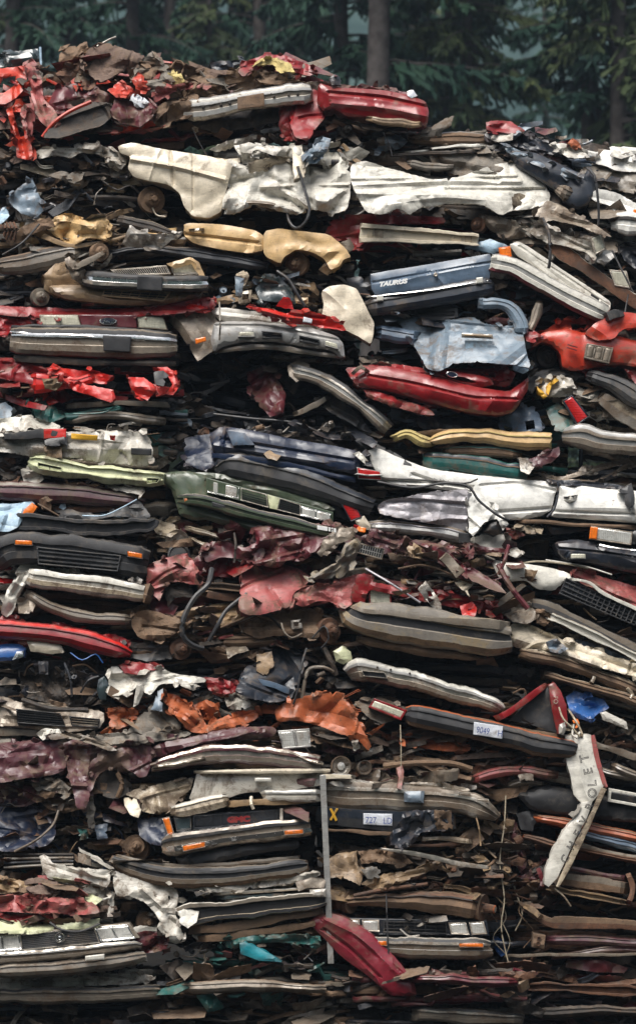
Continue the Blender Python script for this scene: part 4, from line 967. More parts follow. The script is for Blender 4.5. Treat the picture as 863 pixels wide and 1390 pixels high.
c.B('valance', [(290, 478, 6), (360, 470, 7), (440, 482, 6), (466, 486, 5)], [MAR, GRY], 'flat', -.24)
c.T('wire', [(298, 410, 0), (299, 440, -.06), (298, 462, 0)], .01, GRY, -.38)
c.JUNK(300, 470, 480, 500, 16, PAL_DARK, dy=.0)
c.S('red_scrap', [(236, 412), (270, 408), (292, 404), (294, 414), (282, 424), (250, 424)], RED, -.2, amp=.03, Ln=.1)

c = CARD('grey-blue hatchback with peeled tailgate and curled window frame', 630, 505, -.04)
c.MASS(515, 410, 500, 735, 405, 490, [GBL, NBLK, DRK, DRK], n=9, dy=.22, junk=10, pal=[DRK, NBLK, GBL, GRY, FAB2], ext=2.4)
h = c.S('tailgate', [(530, 424), (560, 430), (600, 434), (640, 430), (660, 440), (690, 442), (700, 424), (710, 440), (712, 470), (720, 500), (700, 496), (660, 492), (620, 492), (596, 504), (578, 500), (562, 470), (548, 446)], GBL, -.28, amp=.035, Ln=.2, bulge=.08, edge=12, rim=.3,
    lines=[([(565, 452), (628, 446), (700, 454)], .03, 4), ([(628, 470), (672, 472)], .02, 3), ([(596, 456), (588, 500)], -.03, 5)])
c.B('tailgate_pillar', [(650, 412, 14), (676, 412, 18), (694, 420, 20), (706, 440, 20), (706, 456, 14)], [GBL], 'round', -.34, sc=.8)
c.B('tailgate_pillar', [(716, 452, 10), (724, 436, 13), (730, 418, 12), (732, 408, 8)], [GBL, SIL2], 'round', -.24, sc=.6)
c.Q('plate_frame', [(626, 452), (668, 454), (669, 460), (626, 458)], CHR2, -.41, parent=h, th=.02)
c.Q('frame_slot', [(630, 453.6), (666, 455.6), (666, 457.6), (630, 455.6)], TAN2, -.425, parent=h, th=.02, bev=.3)
c.S('plate_recess', [(630, 462), (668, 463), (672, 480), (632, 480)], LBL, -.355, amp=.004, bulge=-.02, edge=4, parent=h, rim=.02, smooth=0, rag=.3)
c.S('tyre', [(562, 418), (576, 412), (604, 412), (620, 418), (622, 430), (600, 434), (572, 434)], RUB, -.12, amp=.02, bulge=.08, edge=8, lines=[([(570, 422), (615, 424)], .015, 1.5), ([(570, 428), (615, 429)], .015, 1.5)])
c.B('bumper', [(512, 452, 18), (540, 455, 24), (566, 458, 20)], [NBLK, BLU], 'round', -.14)
c.S('seat_back', [(655, 436), (670, 430), (690, 432), (690, 442), (672, 444)], MAR, -.1, amp=.03, Ln=.08)
c.TORN(520, 404, 735, 500, 26, [GBL, NBLK, GBL, DRK, LBL], dy=-.10, size=1.1)
c.JUNK(520, 404, 700, 440, 36, [DRK, NBLK, GRY, BRN, FAB2, GBL], dy=-.08, size=.9)

c = CARD('orange-red car body with dark wheel arch and empty lamp socket, right edge', 800, 510, -.03)
c.MASS(715, 440, 510, 960, 440, 520, [ORED, DRK, RED2, DRK], n=8, dy=.22, junk=6, pal=[DRK, ORED, NBLK, GRY], ext=2.2)
c.S('quarter_panel', [(718, 462), (740, 450), (770, 446), (792, 452), (798, 446), (826, 452), (860, 462), (900, 472), (900, 500), (860, 498), (838, 494), (800, 500), (776, 504), (762, 498), (760, 480), (750, 468), (736, 464), (722, 472)], ORED, -.24, amp=.012, Ln=.3, bulge=.10, edge=12, rim=.4)
c.S('rear_pillar', [(792, 452), (820, 428), (830, 424), (846, 423), (900, 432), (900, 444), (870, 444), (845, 446), (832, 460), (808, 462)], ORED, -.34, amp=.012, Ln=.25, bulge=.02, holes=[[(840, 450), (900, 452), (900, 466), (836, 456)]])
c.S('deck_panel', [(722, 456), (744, 444), (770, 432), (800, 428), (818, 430), (796, 448), (770, 450)], ORED, -.12, amp=.05, Ln=.12, holes=[[(774, 440), (796, 440), (792, 448), (776, 448)]])
c.B('window_strip', [(820, 432, 10), (834, 426, 14), (846, 424, 8)], [PLA], 'flat', -.42, sc=.5)
f = c.LAMP([(796, 466), (832, 472), (826, 494), (792, 486)], -.37, SIL2, GRY, 3, 'lamp_socket')
for q in ([(770, 467), (784, 471), (783, 472), (769, 468)], [(769, 471), (783, 475), (782, 476), (768, 472)]): c.Q('side_badge', q, MAR, -.375, th=.02, bev=.3)
c.S('red_scrap', [(710, 452), (724, 448), (736, 456), (724, 466), (714, 464)], RED2, -.3, amp=.03, Ln=.06)
c.HUB(742, 484, 16, .0, DRK, yaw=.4)
c.JUNK(720, 462, 762, 504, 16, PAL_DARK, dy=-.02, size=.9)

c = CARD('shredded bright red panels folded like ribbons over a dark flattened car, left edge', 110, 548, -.10)
c.MASS(-80, 492, 550, 250, 500, 560, [DRK, DRK2, RED2, NBLK], n=7, dy=.18, junk=8, pal=PAL_DARK, ext=2.2)
c.S('door_skin', [(-20, 484), (20, 486), (50, 494), (70, 502), (72, 518), (50, 522), (24, 518), (-20, 512)], RED2, -.14, amp=.06, Ln=.12)
c.B('folded_panel', [(44, 518, 26), (80, 520, 22), (110, 518, 14), (130, 514, 12)], [RED, RED2, RED], 'round', -.26, amp=.02, sc=.7)
c.S('folded_panel', [(62, 498), (90, 500), (118, 504), (122, 500), (140, 506), (156, 510), (148, 522), (126, 520), (96, 512), (70, 508)], RED, -.30, amp=.03, Ln=.12, rim=.15)
c.S('folded_panel', [(84, 516), (110, 520), (136, 526), (154, 530), (158, 540), (150, 546), (126, 538), (100, 530)], RED, -.34, amp=.03, Ln=.12, rim=.15)
c.S('curled_fender', [(173, 512), (196, 512), (208, 522), (212, 530), (204, 540), (200, 545), (184, 536), (176, 526)], RED, -.34, amp=.04, Ln=.14, rim=.2)
c.S('curled_fender', [(212, 498), (228, 498), (240, 508), (243, 522), (236, 536), (226, 534), (234, 522), (228, 510), (214, 508)], RED, -.32, amp=.03, Ln=.14, bulge=.07, rim=.2)
c.S('curled_fender', [(206, 520), (222, 524), (236, 526), (230, 534), (212, 538)], RED, -.28, amp=.03, Ln=.1)
c.S('hinge', [(209, 506), (222, 502), (229, 510), (222, 524), (212, 522)], PLA, -.42, amp=.02)
c.S('tan_scrap', [(56, 514), (76, 512), (86, 520), (74, 530), (62, 526)], TAN2, -.36, amp=.03, Ln=.06)
c.TORN(0, 492, 245, 550, 22, [RED2, RED, DRK, MAR, RED2], dy=-.14, size=1.)
c.JUNK(0, 500, 60, 545, 18, [RED2, TAN2, CR2, DRK, BRN], dy=-.2, size=.8)
c.JUNK(140, 496, 245, 560, 18, PAL_DARK, dy=-.06)
c.S('black_grille', [(142, 486), (230, 490), (232, 506), (150, 504)], BLK, -.08, amp=.01)

c = CARD('flattened teal green car showing only as a thin band above the white one, left edge', 110, 590, -.06)
c.MASS(-80, 540, 590, 255, 560, 600, [TEAL, DRK, GBL, NBLK, GRY], n=7, dy=.12, junk=7, pal=[TEAL, DRK, NBLK, GBL, GRY], ext=2.2)
c.S('door_panel', [(38, 548), (60, 540), (76, 552), (90, 566), (70, 574), (50, 566)], TEAL, -.16, amp=.05, Ln=.12)
c.S('fender', [(-20, 552), (8, 546), (20, 556), (10, 574), (-20, 574)], GBL, -.18, amp=.03)
c.B('hood_edge', [(84, 566, 12), (130, 561, 10), (168, 554, 5)], [TEAL], 'round', -.16, sc=.5)
c.B('sill_strip', [(90, 570, 12), (150, 564, 12), (222, 572, 14)], [SIL2, GPL, GRY], 'round', -.18, sc=.6)
c.B('sill_strip', [(92, 552, 6), (150, 548, 8), (232, 548, 8)], [DRK, GRY], 'flat', -.14, sc=.6)
c.T('rod', [(100, 562, 0), (140, 560, -.03), (160, 550, -.03)], .009, TEAL, -.28)

c = CARD('dark maroon wreck in deep shade with a peeled silver bumper sloping down right', 440, 590, .08)
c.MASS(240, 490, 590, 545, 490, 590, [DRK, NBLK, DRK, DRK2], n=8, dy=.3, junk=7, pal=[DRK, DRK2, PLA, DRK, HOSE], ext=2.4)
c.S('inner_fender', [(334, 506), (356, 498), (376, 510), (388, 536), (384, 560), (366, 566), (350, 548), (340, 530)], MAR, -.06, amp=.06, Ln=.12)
c.B('bumper', [(396, 504, 22), (430, 512, 20), (470, 536, 20), (510, 566, 20), (526, 582, 18)], [GRY, PLA, PLA, CHR2, W2, SIL, W2, SIL2, GRY], 'bumper', -.34, wrap=(.1, .1), wl=.1, amp=.008, sc=.9)
c.S('bumper_end', [(390, 496), (404, 488), (420, 494), (418, 510), (402, 518), (392, 510)], SIL2, -.3, amp=.03, Ln=.08)
c.B('bracket_arm', [(400, 562, 7), (424, 552, 8), (446, 538, 7)], [GRY, SIL2], 'flat', -.2, sc=.6)
c.S('beam', [(420, 540), (450, 536), (490, 566), (506, 590), (484, 580), (450, 560)], PLA, -.14, amp=.02)
c.T('cable', [(290, 562, 0), (340, 568, -.03), (400, 574, -.03), (440, 590, 0)], .014, HOSE, -.16)
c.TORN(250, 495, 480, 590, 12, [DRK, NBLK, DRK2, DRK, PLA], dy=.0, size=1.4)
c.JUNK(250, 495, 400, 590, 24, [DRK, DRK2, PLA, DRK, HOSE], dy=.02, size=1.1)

c = CARD('deep red car nose with smooth bumper cover and small oval badge on its grille', 600, 560, -.08)
c.MASS(470, 490, 560, 725, 495, 560, [RED2, DRK, NBLK], n=6, dy=.25, junk=6, pal=PAL_DARK, ext=2.4)
c.S('hood', [(468, 500), (490, 496), (530, 494), (580, 500), (640, 500), (676, 498), (700, 506), (690, 526), (650, 520), (600, 516), (540, 510), (500, 516), (478, 516)], RED2, -.16, amp=.025, Ln=.25, rim=.6)
b = c.S('bumper_cover', [(478, 516), (492, 504), (520, 496), (552, 502), (600, 514), (650, 526), (690, 532), (706, 520), (717, 512), (716, 528), (706, 546), (696, 560), (676, 564), (650, 562), (620, 556), (580, 546), (540, 534), (510, 528), (486, 526)], RED2, -.32, amp=.010, Ln=.4, bulge=.14, edge=16, rim=.35, lines=[([(500, 510), (560, 520), (640, 540), (700, 542)], .02, 2.5)])
c.S('air_dam', [(488, 522), (510, 530), (540, 540), (584, 556), (590, 564), (570, 562), (530, 550), (500, 540)], RED2, -.26, amp=.02, Ln=.2)
g = c.S('grille_panel', [(580, 500), (620, 504), (664, 512), (670, 522), (650, 526), (610, 516), (584, 508)], RED2, -.30, amp=.015, Ln=.15, holes=[[(600, 508), (630, 512), (648, 519), (640, 520), (606, 513)]])
mb = MB(); mb.lathe((0, 0, 0), (0, -1, 0), [(-.02, 1.), (.006, 1.), (.010, .9), (.006, .82), (.006, .0)], [CHR, CHR, CHR, NAVY], n=24)
pc = P(613, 508.5, depth(613, 508) - .08 - .40); mb.v = [(pc[0] + v[0] * 8 / K, pc[1] + v[1], pc[2] + v[2] * 4 / K - v[0] * 1.2 / K) for v in mb.v]; c._b(mb, 'oval_badge', g)
c.S('torn_bracket', [(650, 504), (690, 500), (692, 514), (672, 518)], RED2, -.22, amp=.04, Ln=.06, holes=[[(662, 506), (672, 506), (672, 512), (663, 512)]])
c.B('headlight_bracket', [(478, 508, 5), (490, 498, 7), (500, 506, 5)], [SIL2], 'flat', -.42, sc=.5)
c.JUNK(490, 484, 540, 505, 8, [RED2, DRK, SIL2], dy=-.16, size=.7)

c = CARD('dark blue crushed car squeezed between the deep red nose and the tan padded roll', 640, 592, .0)
c.MASS(525, 545, 592, 740, 550, 595, [NAVY, NBLK, DRK, BLU], n=6, dy=.12, junk=6, pal=[NBLK, DRK, BLU, GRY], ext=2.2)
c.S('fender', [(676, 562), (700, 556), (712, 548), (724, 552), (734, 568), (736, 584), (720, 590), (700, 588), (680, 580)], BLU, -.14, amp=.05, Ln=.12, holes=[[(712, 572), (724, 570), (726, 582), (714, 584)]])
c.S('inner_panel', [(560, 566), (620, 566), (676, 574), (684, 586), (620, 584), (570, 582)], NBLK, -.08, amp=.03)
c.JUNK(540, 560, 736, 590, 18, [NBLK, BLU, DRK, GRY], dy=-.08, size=.7)

c = CARD('beige wreck with orange-stained cloth and a tall red tail lamp, right side', 760, 590, .0)
c.MASS(715, 510, 600, 860, 505, 590, [FAB2, DRK, TEAL, CR2], n=8, dy=.2, junk=9, pal=[FAB2, DRK, CR2, GRY, TEAL, BRN], ext=2.2)
c.S('cloth', [(726, 526), (734, 516), (756, 510), (776, 514), (782, 528), (772, 538), (746, 540), (730, 536)], W2, -.22, amp=.05, Ln=.1)
c.S('orange_strip', [(728, 524), (736, 530), (742, 538), (737, 541), (730, 534)], YEL, -.31, amp=.01)
c.S('orange_strip', [(740, 532), (744, 520), (754, 512), (758, 516), (748, 524), (744, 536)], YEL, -.31, amp=.01)
c.LAMP([(763, 544), (776, 536), (800, 566), (782, 578)], -.34, RLN, NBLK, 1, 'tail_light', fr=2.)
c.S('corner_post', [(740, 556), (760, 544), (780, 578), (776, 588), (752, 584)], TEAL, -.2, amp=.02)
c.S('wheel_arch_liner', [(712, 520), (724, 506), (748, 500), (780, 504), (790, 512), (752, 510), (730, 520), (720, 536)], RUB, -.16, amp=.03, bulge=.06)
c.TORN(740, 512, 863, 580, 30, [FAB2, CR2, W2, GRY, BRN], dy=-.14, size=1.1)
c.JUNK(760, 512, 863, 570, 40, [FAB2, CR2, GRY, BRN, DRK, W2], dy=-.14, size=.9)
c = CARD('silver car corner with stepped bumper and black rubber fender arch, right edge', 840, 612, -.04)
c.MASS(790, 545, 615, 960, 560, 640, [SIL2, DRK, FAB2, GRY], n=7, dy=.2, junk=8, pal=PAL_ENG, ext=2.4)
c.B('bumper', [(764, 592, 24), (790, 592, 34), (820, 600, 32), (900, 606, 34)], [SIL, SIL, SIL, SIL2, SIL, SIL, SIL2], 'bumper', -.30, wrap=(.14, 0), wl=.15, amp=.004, sc=1.2)
c.B('body_side', [(812, 536, 20), (840, 556, 26), (890, 590, 30)], [RUB, PLA, CR2, FAB2], 'flat', -.18, amp=.02)
c.B('fender_arch', [(798, 508, 14), (830, 520, 24), (864, 540, 26), (890, 560, 20)], [RUB, RUB, PLA], 'round', -.28, sc=1., amp=.01)
c.S('red_scrap', [(790, 504), (810, 500), (832, 512), (820, 524), (800, 516)], RED2, -.18, amp=.04, Ln=.08)
c.S('red_body', [(846, 500), (900, 506), (900, 530), (864, 524)], RED2, -.12, amp=.03)

c = CARD('flattened car with a tan padded roll on top and teal and brown camouflage sill', 640, 645, -.02)
c.MASS(500, 590, 640, 770, 605, 655, [TEAL, BRN, DRK, GRY, TAN2], n=8, dy=.16, junk=8, pal=[DRK, TEAL, BRN, TAN2, GRY, ALU], ext=2.2)
c.B('padded_roll', [(580, 600, 14), (602, 594, 18), (640, 590, 20), (700, 598, 24), (746, 600, 24)], [FOAM, TAN, TAN, FOAM, TAN], 'round', -.30, amp=.016, sc=1.1, wrap=(.06, .02), wl=.1, tape=(.5, 1))
c.B('roll_end', [(534, 596, 10), (550, 588, 12), (570, 598, 14), (590, 600, 10)], [TAN2, FOAM], 'round', -.26, amp=.02)
c.S('torn_sheet', [(560, 586), (600, 582), (660, 584), (730, 590), (744, 598), (700, 592), (640, 588), (590, 594)], BRN, -.26, amp=.02)
c.B('camouflage_sill', [(600, 612, 10), (650, 612, 14), (706, 618, 10)], [TEAL, BRN, TEAL, BRN], 'round', -.24, sc=.5, amp=.012)
c.B('camouflage_sill', [(576, 626, 22), (640, 630, 24), (714, 642, 22)], [TEAL, TEAL, NBLK, BRN, TEAL], 'round', -.24, sc=.6, amp=.01)
c.S('red_end', [(716, 624), (740, 614), (758, 606), (760, 616), (748, 628), (722, 636)], PLUM, -.28, amp=.03, Ln=.1)
c.S('bracket', [(704, 622), (716, 620), (726, 630), (718, 644), (706, 640)], ALU, -.34, amp=.03, Ln=.06)
c.JUNK(600, 604, 740, 625, 18, [DRK, ALU, TEAL, BRN, GRY], dy=-.14, size=.6)
c.JUNK(500, 588, 600, 640, 20, PAL_DARK, dy=-.02)
# =============================================================== middle tier (560 - 860)
c = CARD('crumpled white bumper patched with red and yellow stickers, left edge', 110, 632, -.14)
c.MASS(-80, 582, 630, 215, 588, 632, [W2, DRK, BRN, NBLK, CR2], n=6, dy=.15, junk=8, pal=[W2, DRK, BRN, GRY, NBLK], ext=2.2)
c.S('crumpled_fender', [(-20, 572), (20, 566), (40, 564), (60, 570), (84, 578), (80, 586), (56, 584), (40, 580), (30, 592), (-20, 592)], W, -.22, amp=.06, Ln=.13, rim=.3)
c.S('bumper', [(-20, 586), (40, 584), (80, 586), (120, 586), (170, 584), (196, 588), (208, 602), (208, 618), (200, 634), (180, 632), (140, 628), (100, 622), (60, 622), (20, 616), (-20, 610)], W2, -.26, amp=.05, Ln=.13, bulge=.10, rim=.3)
c.B('bumper_strip', [(8, 592, 10), (60, 590, 12), (92, 594, 12)], [DRK, PLA], 'flat', -.40, amp=.015)
c.Q('sticker', [(60, 582), (90, 582), (90, 594), (60, 596)], RED, -.42, th=.03, amp=.01)
c.S('black_patch', [(60, 598), (84, 588), (92, 588), (92, 606), (62, 604)], BLK, -.42, amp=.02)
c.Q('sticker', [(97, 588), (133, 591), (132, 598), (97, 596)], YEL, -.42, th=.03, amp=.012)
c.Q('sticker', [(149, 591), (157, 591), (156, 598), (150, 597)], RED, -.41, th=.03, amp=.01)
c.S('dirt_patch', [(60, 606), (84, 606), (84, 622), (62, 620)], TAN2, -.37, amp=.03)
c.Q('bumper_end_trim', [(178, 608), (206, 609), (206, 618), (178, 617)], PLA, -.36, th=.04, amp=.01)
c.JUNK(90, 578, 205, 592, 12, [W2, GRY, DRK, BRN], dy=-.22, size=.7)

c = CARD('flattened car with pale yellow-green bumper slotted at both ends, left side', 130, 660, -.14)
c.MASS(-80, 622, 662, 225, 632, 664, [PGR, DRK, BRN, NBLK], n=5, dy=.2, junk=9, pal=PAL_ENG, ext=2.2)
b = c.B('bumper', [(41, 628, 18), (56, 631, 26), (120, 641, 24), (190, 649, 22), (221, 650, 20)], PGR, 'fin', -.32, wrap=(.1, .08), wl=.1, amp=.008, sc=1.4)
c.GR([(51, 627), (84, 634), (84, 641), (52, 636)], 2, 1, -.40, PGR, BLK, 'bumper_slot', fr=1.)
c.GR([(199, 648), (218, 649), (214, 655), (200, 657)], 2, 1, -.40, PGR, BLK, 'bumper_slot', fr=1.)
c.S('white_lump', [(28, 638), (40, 630), (56, 636), (60, 650), (48, 662), (32, 656)], W2, -.22, amp=.04, Ln=.08, bulge=.08)
c.S('lower_tab', [(140, 656), (160, 660), (196, 662), (192, 672), (150, 664)], W2, -.26, amp=.03)
c.JUNK(0, 618, 40, 662, 14, PAL_ENG, dy=-.12)

c = CARD('flattened car with long smooth brown bumper tube, left edge below the pale bumper', 90, 692, -.10)
c.MASS(-80, 655, 690, 210, 668, 695, [DRK, PLUM, BRN], n=4, dy=.16, junk=6, pal=PAL_DARK, ext=2.2)
c.B('bumper', [(-30, 664, 26), (40, 668, 28), (110, 672, 26), (176, 680, 22), (194, 684, 14)], [PLUM, PLUM, GRY, PLUM, PLUM], 'round', -.26, amp=.006, sc=1.2, wrap=(0, .1))
c.B('sill', [(70, 690, 8), (130, 692, 8), (178, 690, 6)], [DRK, RST], 'flat', -.18)

c = CARD('light blue fender with orange lamp behind a split black bumper, left edge', 110, 728, -.14)
c.MASS(-80, 690, 728, 250, 690, 728, [DRK, LBL, NBLK, GRY], n=5, dy=.15, junk=7, pal=PAL_DARK, ext=2.2)
c.S('fender', [(-20, 684), (20, 684), (44, 680), (50, 690), (36, 700), (24, 716), (12, 722), (-20, 722)], LBL, -.28, amp=.02, Ln=.2, bulge=.10)
c.S('turn_signal', [(33, 692), (44, 682), (51, 688), (44, 699), (31, 698)], AMB, -.37, amp=.004, rag=.3, bulge=.03, edge=5)
c.S('bracket_cloth', [(54, 680), (62, 674), (72, 678), (70, 692), (58, 692)], BRN, -.30, amp=.04, Ln=.06)
b = c.B('bumper', [(20, 708, 24), (36, 709, 24), (80, 712, 20), (108, 716, 22), (160, 715, 20), (204, 712, 18), (212, 706, 10)], [RUB, PLA, PLA, GRY, RUB, RUB], 'channel', -.34, amp=.015, wrap=(.08, .1))
c.S('torn_cover', [(72, 692), (84, 688), (110, 696), (140, 700), (164, 690), (186, 678), (196, 688), (206, 702), (190, 706), (160, 700), (120, 706), (90, 704)], PLA, -.22, amp=.04, Ln=.12)
c.T('chrome_edge', [(112, 700, 0), (140, 700, -.04), (164, 690, -.05), (186, 678, -.02)], .008, LBL, -.34)
c.S('blue_inner', [(74, 690), (90, 688), (116, 698), (180, 694), (180, 702), (110, 704), (78, 696)], LBL, -.14, amp=.05, Ln=.1)
c.T('rod', [(52, 684, 0), (66, 692, -.03), (80, 700, 0)], .01, BRN, -.38)

c = CARD('grey-black plastic bumper with two orange marker lamps, left edge', 100, 785, -.16)
c.MASS(-80, 735, 785, 205, 740, 785, [RUB, DRK, NBLK], n=5, dy=.2, junk=5, pal=PAL_DARK, ext=2.2)
b = c.B('bumper', [(-10, 764, 40), (8, 748, 44), (40, 744, 46), (100, 750, 48), (170, 760, 48), (200, 766, 44)], [RUB, PLA, RUB, RUB, PLA, RUB, RUB, PLA, RUB], 'bumper', -.30, wrap=(.16, .10), wl=.10, amp=.006, sc=1.5)
c.GR([(50, 742), (165, 754), (160, 776), (52, 766)], 1, 4, -.405, PLA, RUB, 'air_intake', bw=2.)
c.LAMP([(20, 732), (45, 733), (45, 741), (20, 740)], -.42, AMB, PLA, 1, 'marker_lamp', fr=1.)
c.LAMP([(172, 747), (194, 751), (194, 759), (173, 756)], -.41, AMB, PLA, 1, 'marker_lamp', fr=1.)
c.B('bumper_top_edge', [(10, 728, 5), (90, 729, 5), (196, 746, 6)], [PLA], 'flat', -.28)

c = CARD('crushed white car with rust-stained white bumper hanging over its curled end, left side', 105, 840, -.14)
c.MASS(-80, 780, 838, 210, 785, 842, [W2, DRK, GRY, BRN], n=6, dy=.18, junk=8, pal=PAL_ENG, ext=2.2)
c.S('hood', [(20, 778), (34, 758), (56, 756), (70, 764), (120, 758), (160, 772), (172, 778), (168, 786), (120, 782), (80, 776), (40, 786), (24, 790)], W2, -.24, amp=.035, Ln=.16, rim=.5)
b = c.B('bumper', [(34, 779, 20), (44, 784, 26), (100, 791, 26), (160, 799, 26), (194, 805, 24)], [W2, RUB, W, W, CR, W2, W2, CR2, W2], 'bumper', -.34, wrap=(.12, .04), wl=.08, amp=.006)
c.B('bumper_end', [(193, 804, 26), (200, 806, 30), (205, 808, 26)], [RUB, BRN], 'round', -.38, sc=.6)
c.S('curled_fender', [(2, 822), (10, 802), (22, 784), (38, 774), (42, 782), (34, 796), (24, 812), (20, 832), (10, 838), (2, 832)], W, -.34, amp=.02, Ln=.15, bulge=.06)
c.B('bumper_core', [(36, 804, 10), (70, 824, 14), (120, 838, 16), (180, 842, 16)], [SIL2, GRY, SIL2, GRY], 'round', -.26, amp=.01, sc=.8)
c.S('torn_bumper', [(22, 812), (38, 810), (50, 818), (44, 834), (26, 832)], SIL2, -.24, amp=.05, Ln=.08)
c.S('foil', [(173, 786), (184, 780), (194, 786), (190, 796), (178, 796)], ALU, -.34, amp=.06, Ln=.04)
c.S('edge_trim', [(48, 758), (110, 764), (168, 782), (164, 788), (100, 774), (52, 768)], DRK, -.30, amp=.02)
c.JUNK(-5, 770, 35, 800, 8, [W2, GRY, DRK, RLN], dy=-.2, size=.7)

c = CARD('tan gearbox and stripped engine bay with bare lamp bowl beside the olive car', 250, 770, -.02)
c.MASS(195, 700, 765, 320, 705, 740, [CR2, TAN2, DRK, BRN], n=8, dy=.1, junk=14, pal=[CR2, TAN2, BRN, DRK, ALU, RST], ext=2.)
c.S('fender_scrap', [(200, 700), (214, 706), (236, 712), (244, 722), (232, 730), (214, 724), (204, 712)], CR2, -.14, amp=.05, Ln=.08)
mb = MB(); mb.lathe(P(241, 735, depth(241, 735) - .22), (.2, -1, .1), [(-.1, .05), (-.1, .11), (0, .13), (.01, .125), (-.03, .09), (-.05, .03), (-.05, 0)], [BRN, TAN2, CHR2, CHR2, CHR2, CHR2], n=20); c._b(mb, 'lamp_bowl', None)
mb = MB(); mb.lathe(P(243, 753, depth(243, 753) - .24), (.1, -1, .3), [(-.1, .12), (0, .12), (.005, .10), (-.01, .09), (-.01, .03), (.02, .03), (.02, 0)], RUB, n=20); c._b(mb, 'pulley', None)
c.B('pipe', [(254, 716, 6), (275, 722, 8), (300, 730, 6)], [CR2], 'round', -.28, sc=.5)
c.B('pipe', [(256, 730, 5), (274, 738, 6), (298, 742, 6)], [CR2], 'round', -.24, sc=.5)
c.S('filter', [(296, 716), (306, 712), (318, 716), (314, 728), (298, 728)], FAB2, -.26, amp=.02, bulge=.06)
c.JUNK(216, 706, 310, 760, 40, [CR2, TAN2, BRN, DRK, ALU, GRY], dy=-.18, size=.75)

# ---- navy sedan rear, olive car, white long sedan
c = CARD('navy sedan rear with striped red tail lamp and thick black bumper below, centre', 400, 675, -.02)
c.MASS(270, 572, 640, 525, 612, 670, [NAVY, NBLK, DRK, GRY], n=6, dy=.15, junk=9, pal=[DRK, NBLK, GRY, ALU, BRN], ext=2.4)
c.S('trunk_lid', [(284, 590), (300, 578), (340, 584), (400, 596), (450, 604), (486, 612), (490, 632), (484, 644), (440, 636), (380, 624), (320, 616), (290, 614)], NAVY, -.24, amp=.012, Ln=.3, bulge=.10, edge=12, rim=.5, lines=[([(300, 596), (480, 626)], .015, 3), ([(290, 604), (440, 628)], -.01, 3)])
c.S('quarter_patch', [(308, 584), (332, 588), (346, 604), (316, 604)], BLU, -.345, amp=.006, bulge=.02)  # slate blue patch lying on the navy trunk lid
c.B('rear_bumper', [(294, 640, 28), (320, 634, 40), (400, 652, 38), (460, 672, 36), (504, 688, 28)], [RUB, RUB, NBLK, PLA, PLA, RUB, RUB], 'round', -.26, wrap=(.14, .10), wl=.12, amp=.01, sc=1.3)
c.B('body_strip', [(290, 618, 8), (360, 626, 8), (430, 640, 8), (480, 652, 7)], [NBLK, NAVY], 'flat', -.30)
c.LAMP([(484, 634), (516, 640), (518, 652), (486, 650)], -.34, RLN, SIL, 1, 'tail_light', fr=1.)
c.B('lamp_strip', [(484, 643, 2.5), (517, 646, 2.5)], [SIL], 'flat', -.375, sc=.4, wrap=(0, 0), tape=(1, 1))
c.S('mud_splash', [(358, 616), (366, 611), (374, 616), (382, 618), (376, 624), (364, 622)], TAN2, -.36, amp=.02, bulge=.02)
c.S('rubber_scrap', [(484, 618), (496, 608), (508, 622), (506, 634), (492, 632)], NBLK, -.26, amp=.04, Ln=.06)
c.S('white_scrap', [(480, 616), (488, 613), (500, 626), (496, 632)], W, -.36, amp=.03, Ln=.05)
c.JUNK(330, 570, 470, 600, 30, [DRK, ALU, GRY, BRN, NBLK], dy=-.14, size=.7)
c.JUNK(230, 585, 300, 640, 18, PAL_DARK, dy=.02)
c.JUNK(440, 580, 500, 610, 12, [DRK, NBLK, GRY], dy=-.1)
c.S('dark_corner', [(250, 594), (290, 588), (296, 630), (280, 640), (252, 630)], NAVY, -.1, amp=.03, bulge=.08)

c = CARD('olive green car front with twin square headlamps and split black grille', 340, 725, -.06)
c.MASS(222, 645, 700, 460, 690, 730, [OLI, DRK, NBLK], n=6, dy=.25, junk=6, pal=PAL_DARK, ext=2.4)
c.S('hood', [(224, 644), (250, 641), (290, 642), (340, 650), (400, 668), (440, 682), (456, 692), (440, 694), (400, 684), (340, 664), (290, 652), (240, 654)], OLI, -.20, amp=.008, Ln=.3, rim=.7)
c.S('fender', [(222, 642), (250, 639), (282, 645), (284, 664), (300, 690), (290, 704), (262, 706), (244, 700), (238, 680), (232, 664), (222, 656)], OLI, -.26, amp=.006, Ln=.4, bulge=.12, edge=14, rim=.4)
c.Q('grille_panel', [(280, 648), (452, 695), (452, 710), (280, 668)], OLI, -.33, th=.1, n=(8, 3))
c.LAMP([(282, 650), (325, 661), (324, 677), (282, 668)], -.35, LEN, CHR, 2, 'headlight', fr=1.5)
c.LAMP([(409, 687), (449, 697), (448, 709), (408, 700)], -.35, LEN, CHR, 2, 'headlight', fr=1.5)
c.GR([(327, 662), (362, 671), (364, 689), (327, 679)], 1, 6, -.35, CHR2, BLK, 'grille', fr=1.2, bw=1.2)
c.GR([(380, 676), (408, 685), (408, 700), (376, 692)], 1, 6, -.35, CHR2, BLK, 'grille', fr=1.2, bw=1.2)
c.S('centre_trim', [(363, 671), (380, 676), (376, 692), (366, 690)], PGR, -.37, amp=.002, rag=.2, bulge=.02, edge=4)
b = c.B('bumper', [(244, 678, 14), (276, 680, 17), (330, 695, 18), (400, 712, 18), (452, 725, 17)], [CHR, CHR2, RUB, OLI, OLI, OLI, OLI], 'bumper', -.40, wrap=(.18, .05), wl=.12, amp=.003, sc=1.2)
c.B('lower_valance', [(250, 690, 18), (300, 702, 20), (360, 716, 14), (420, 726, 8)], OLI, 'round', -.28, wrap=(.16, .05), wl=.15)
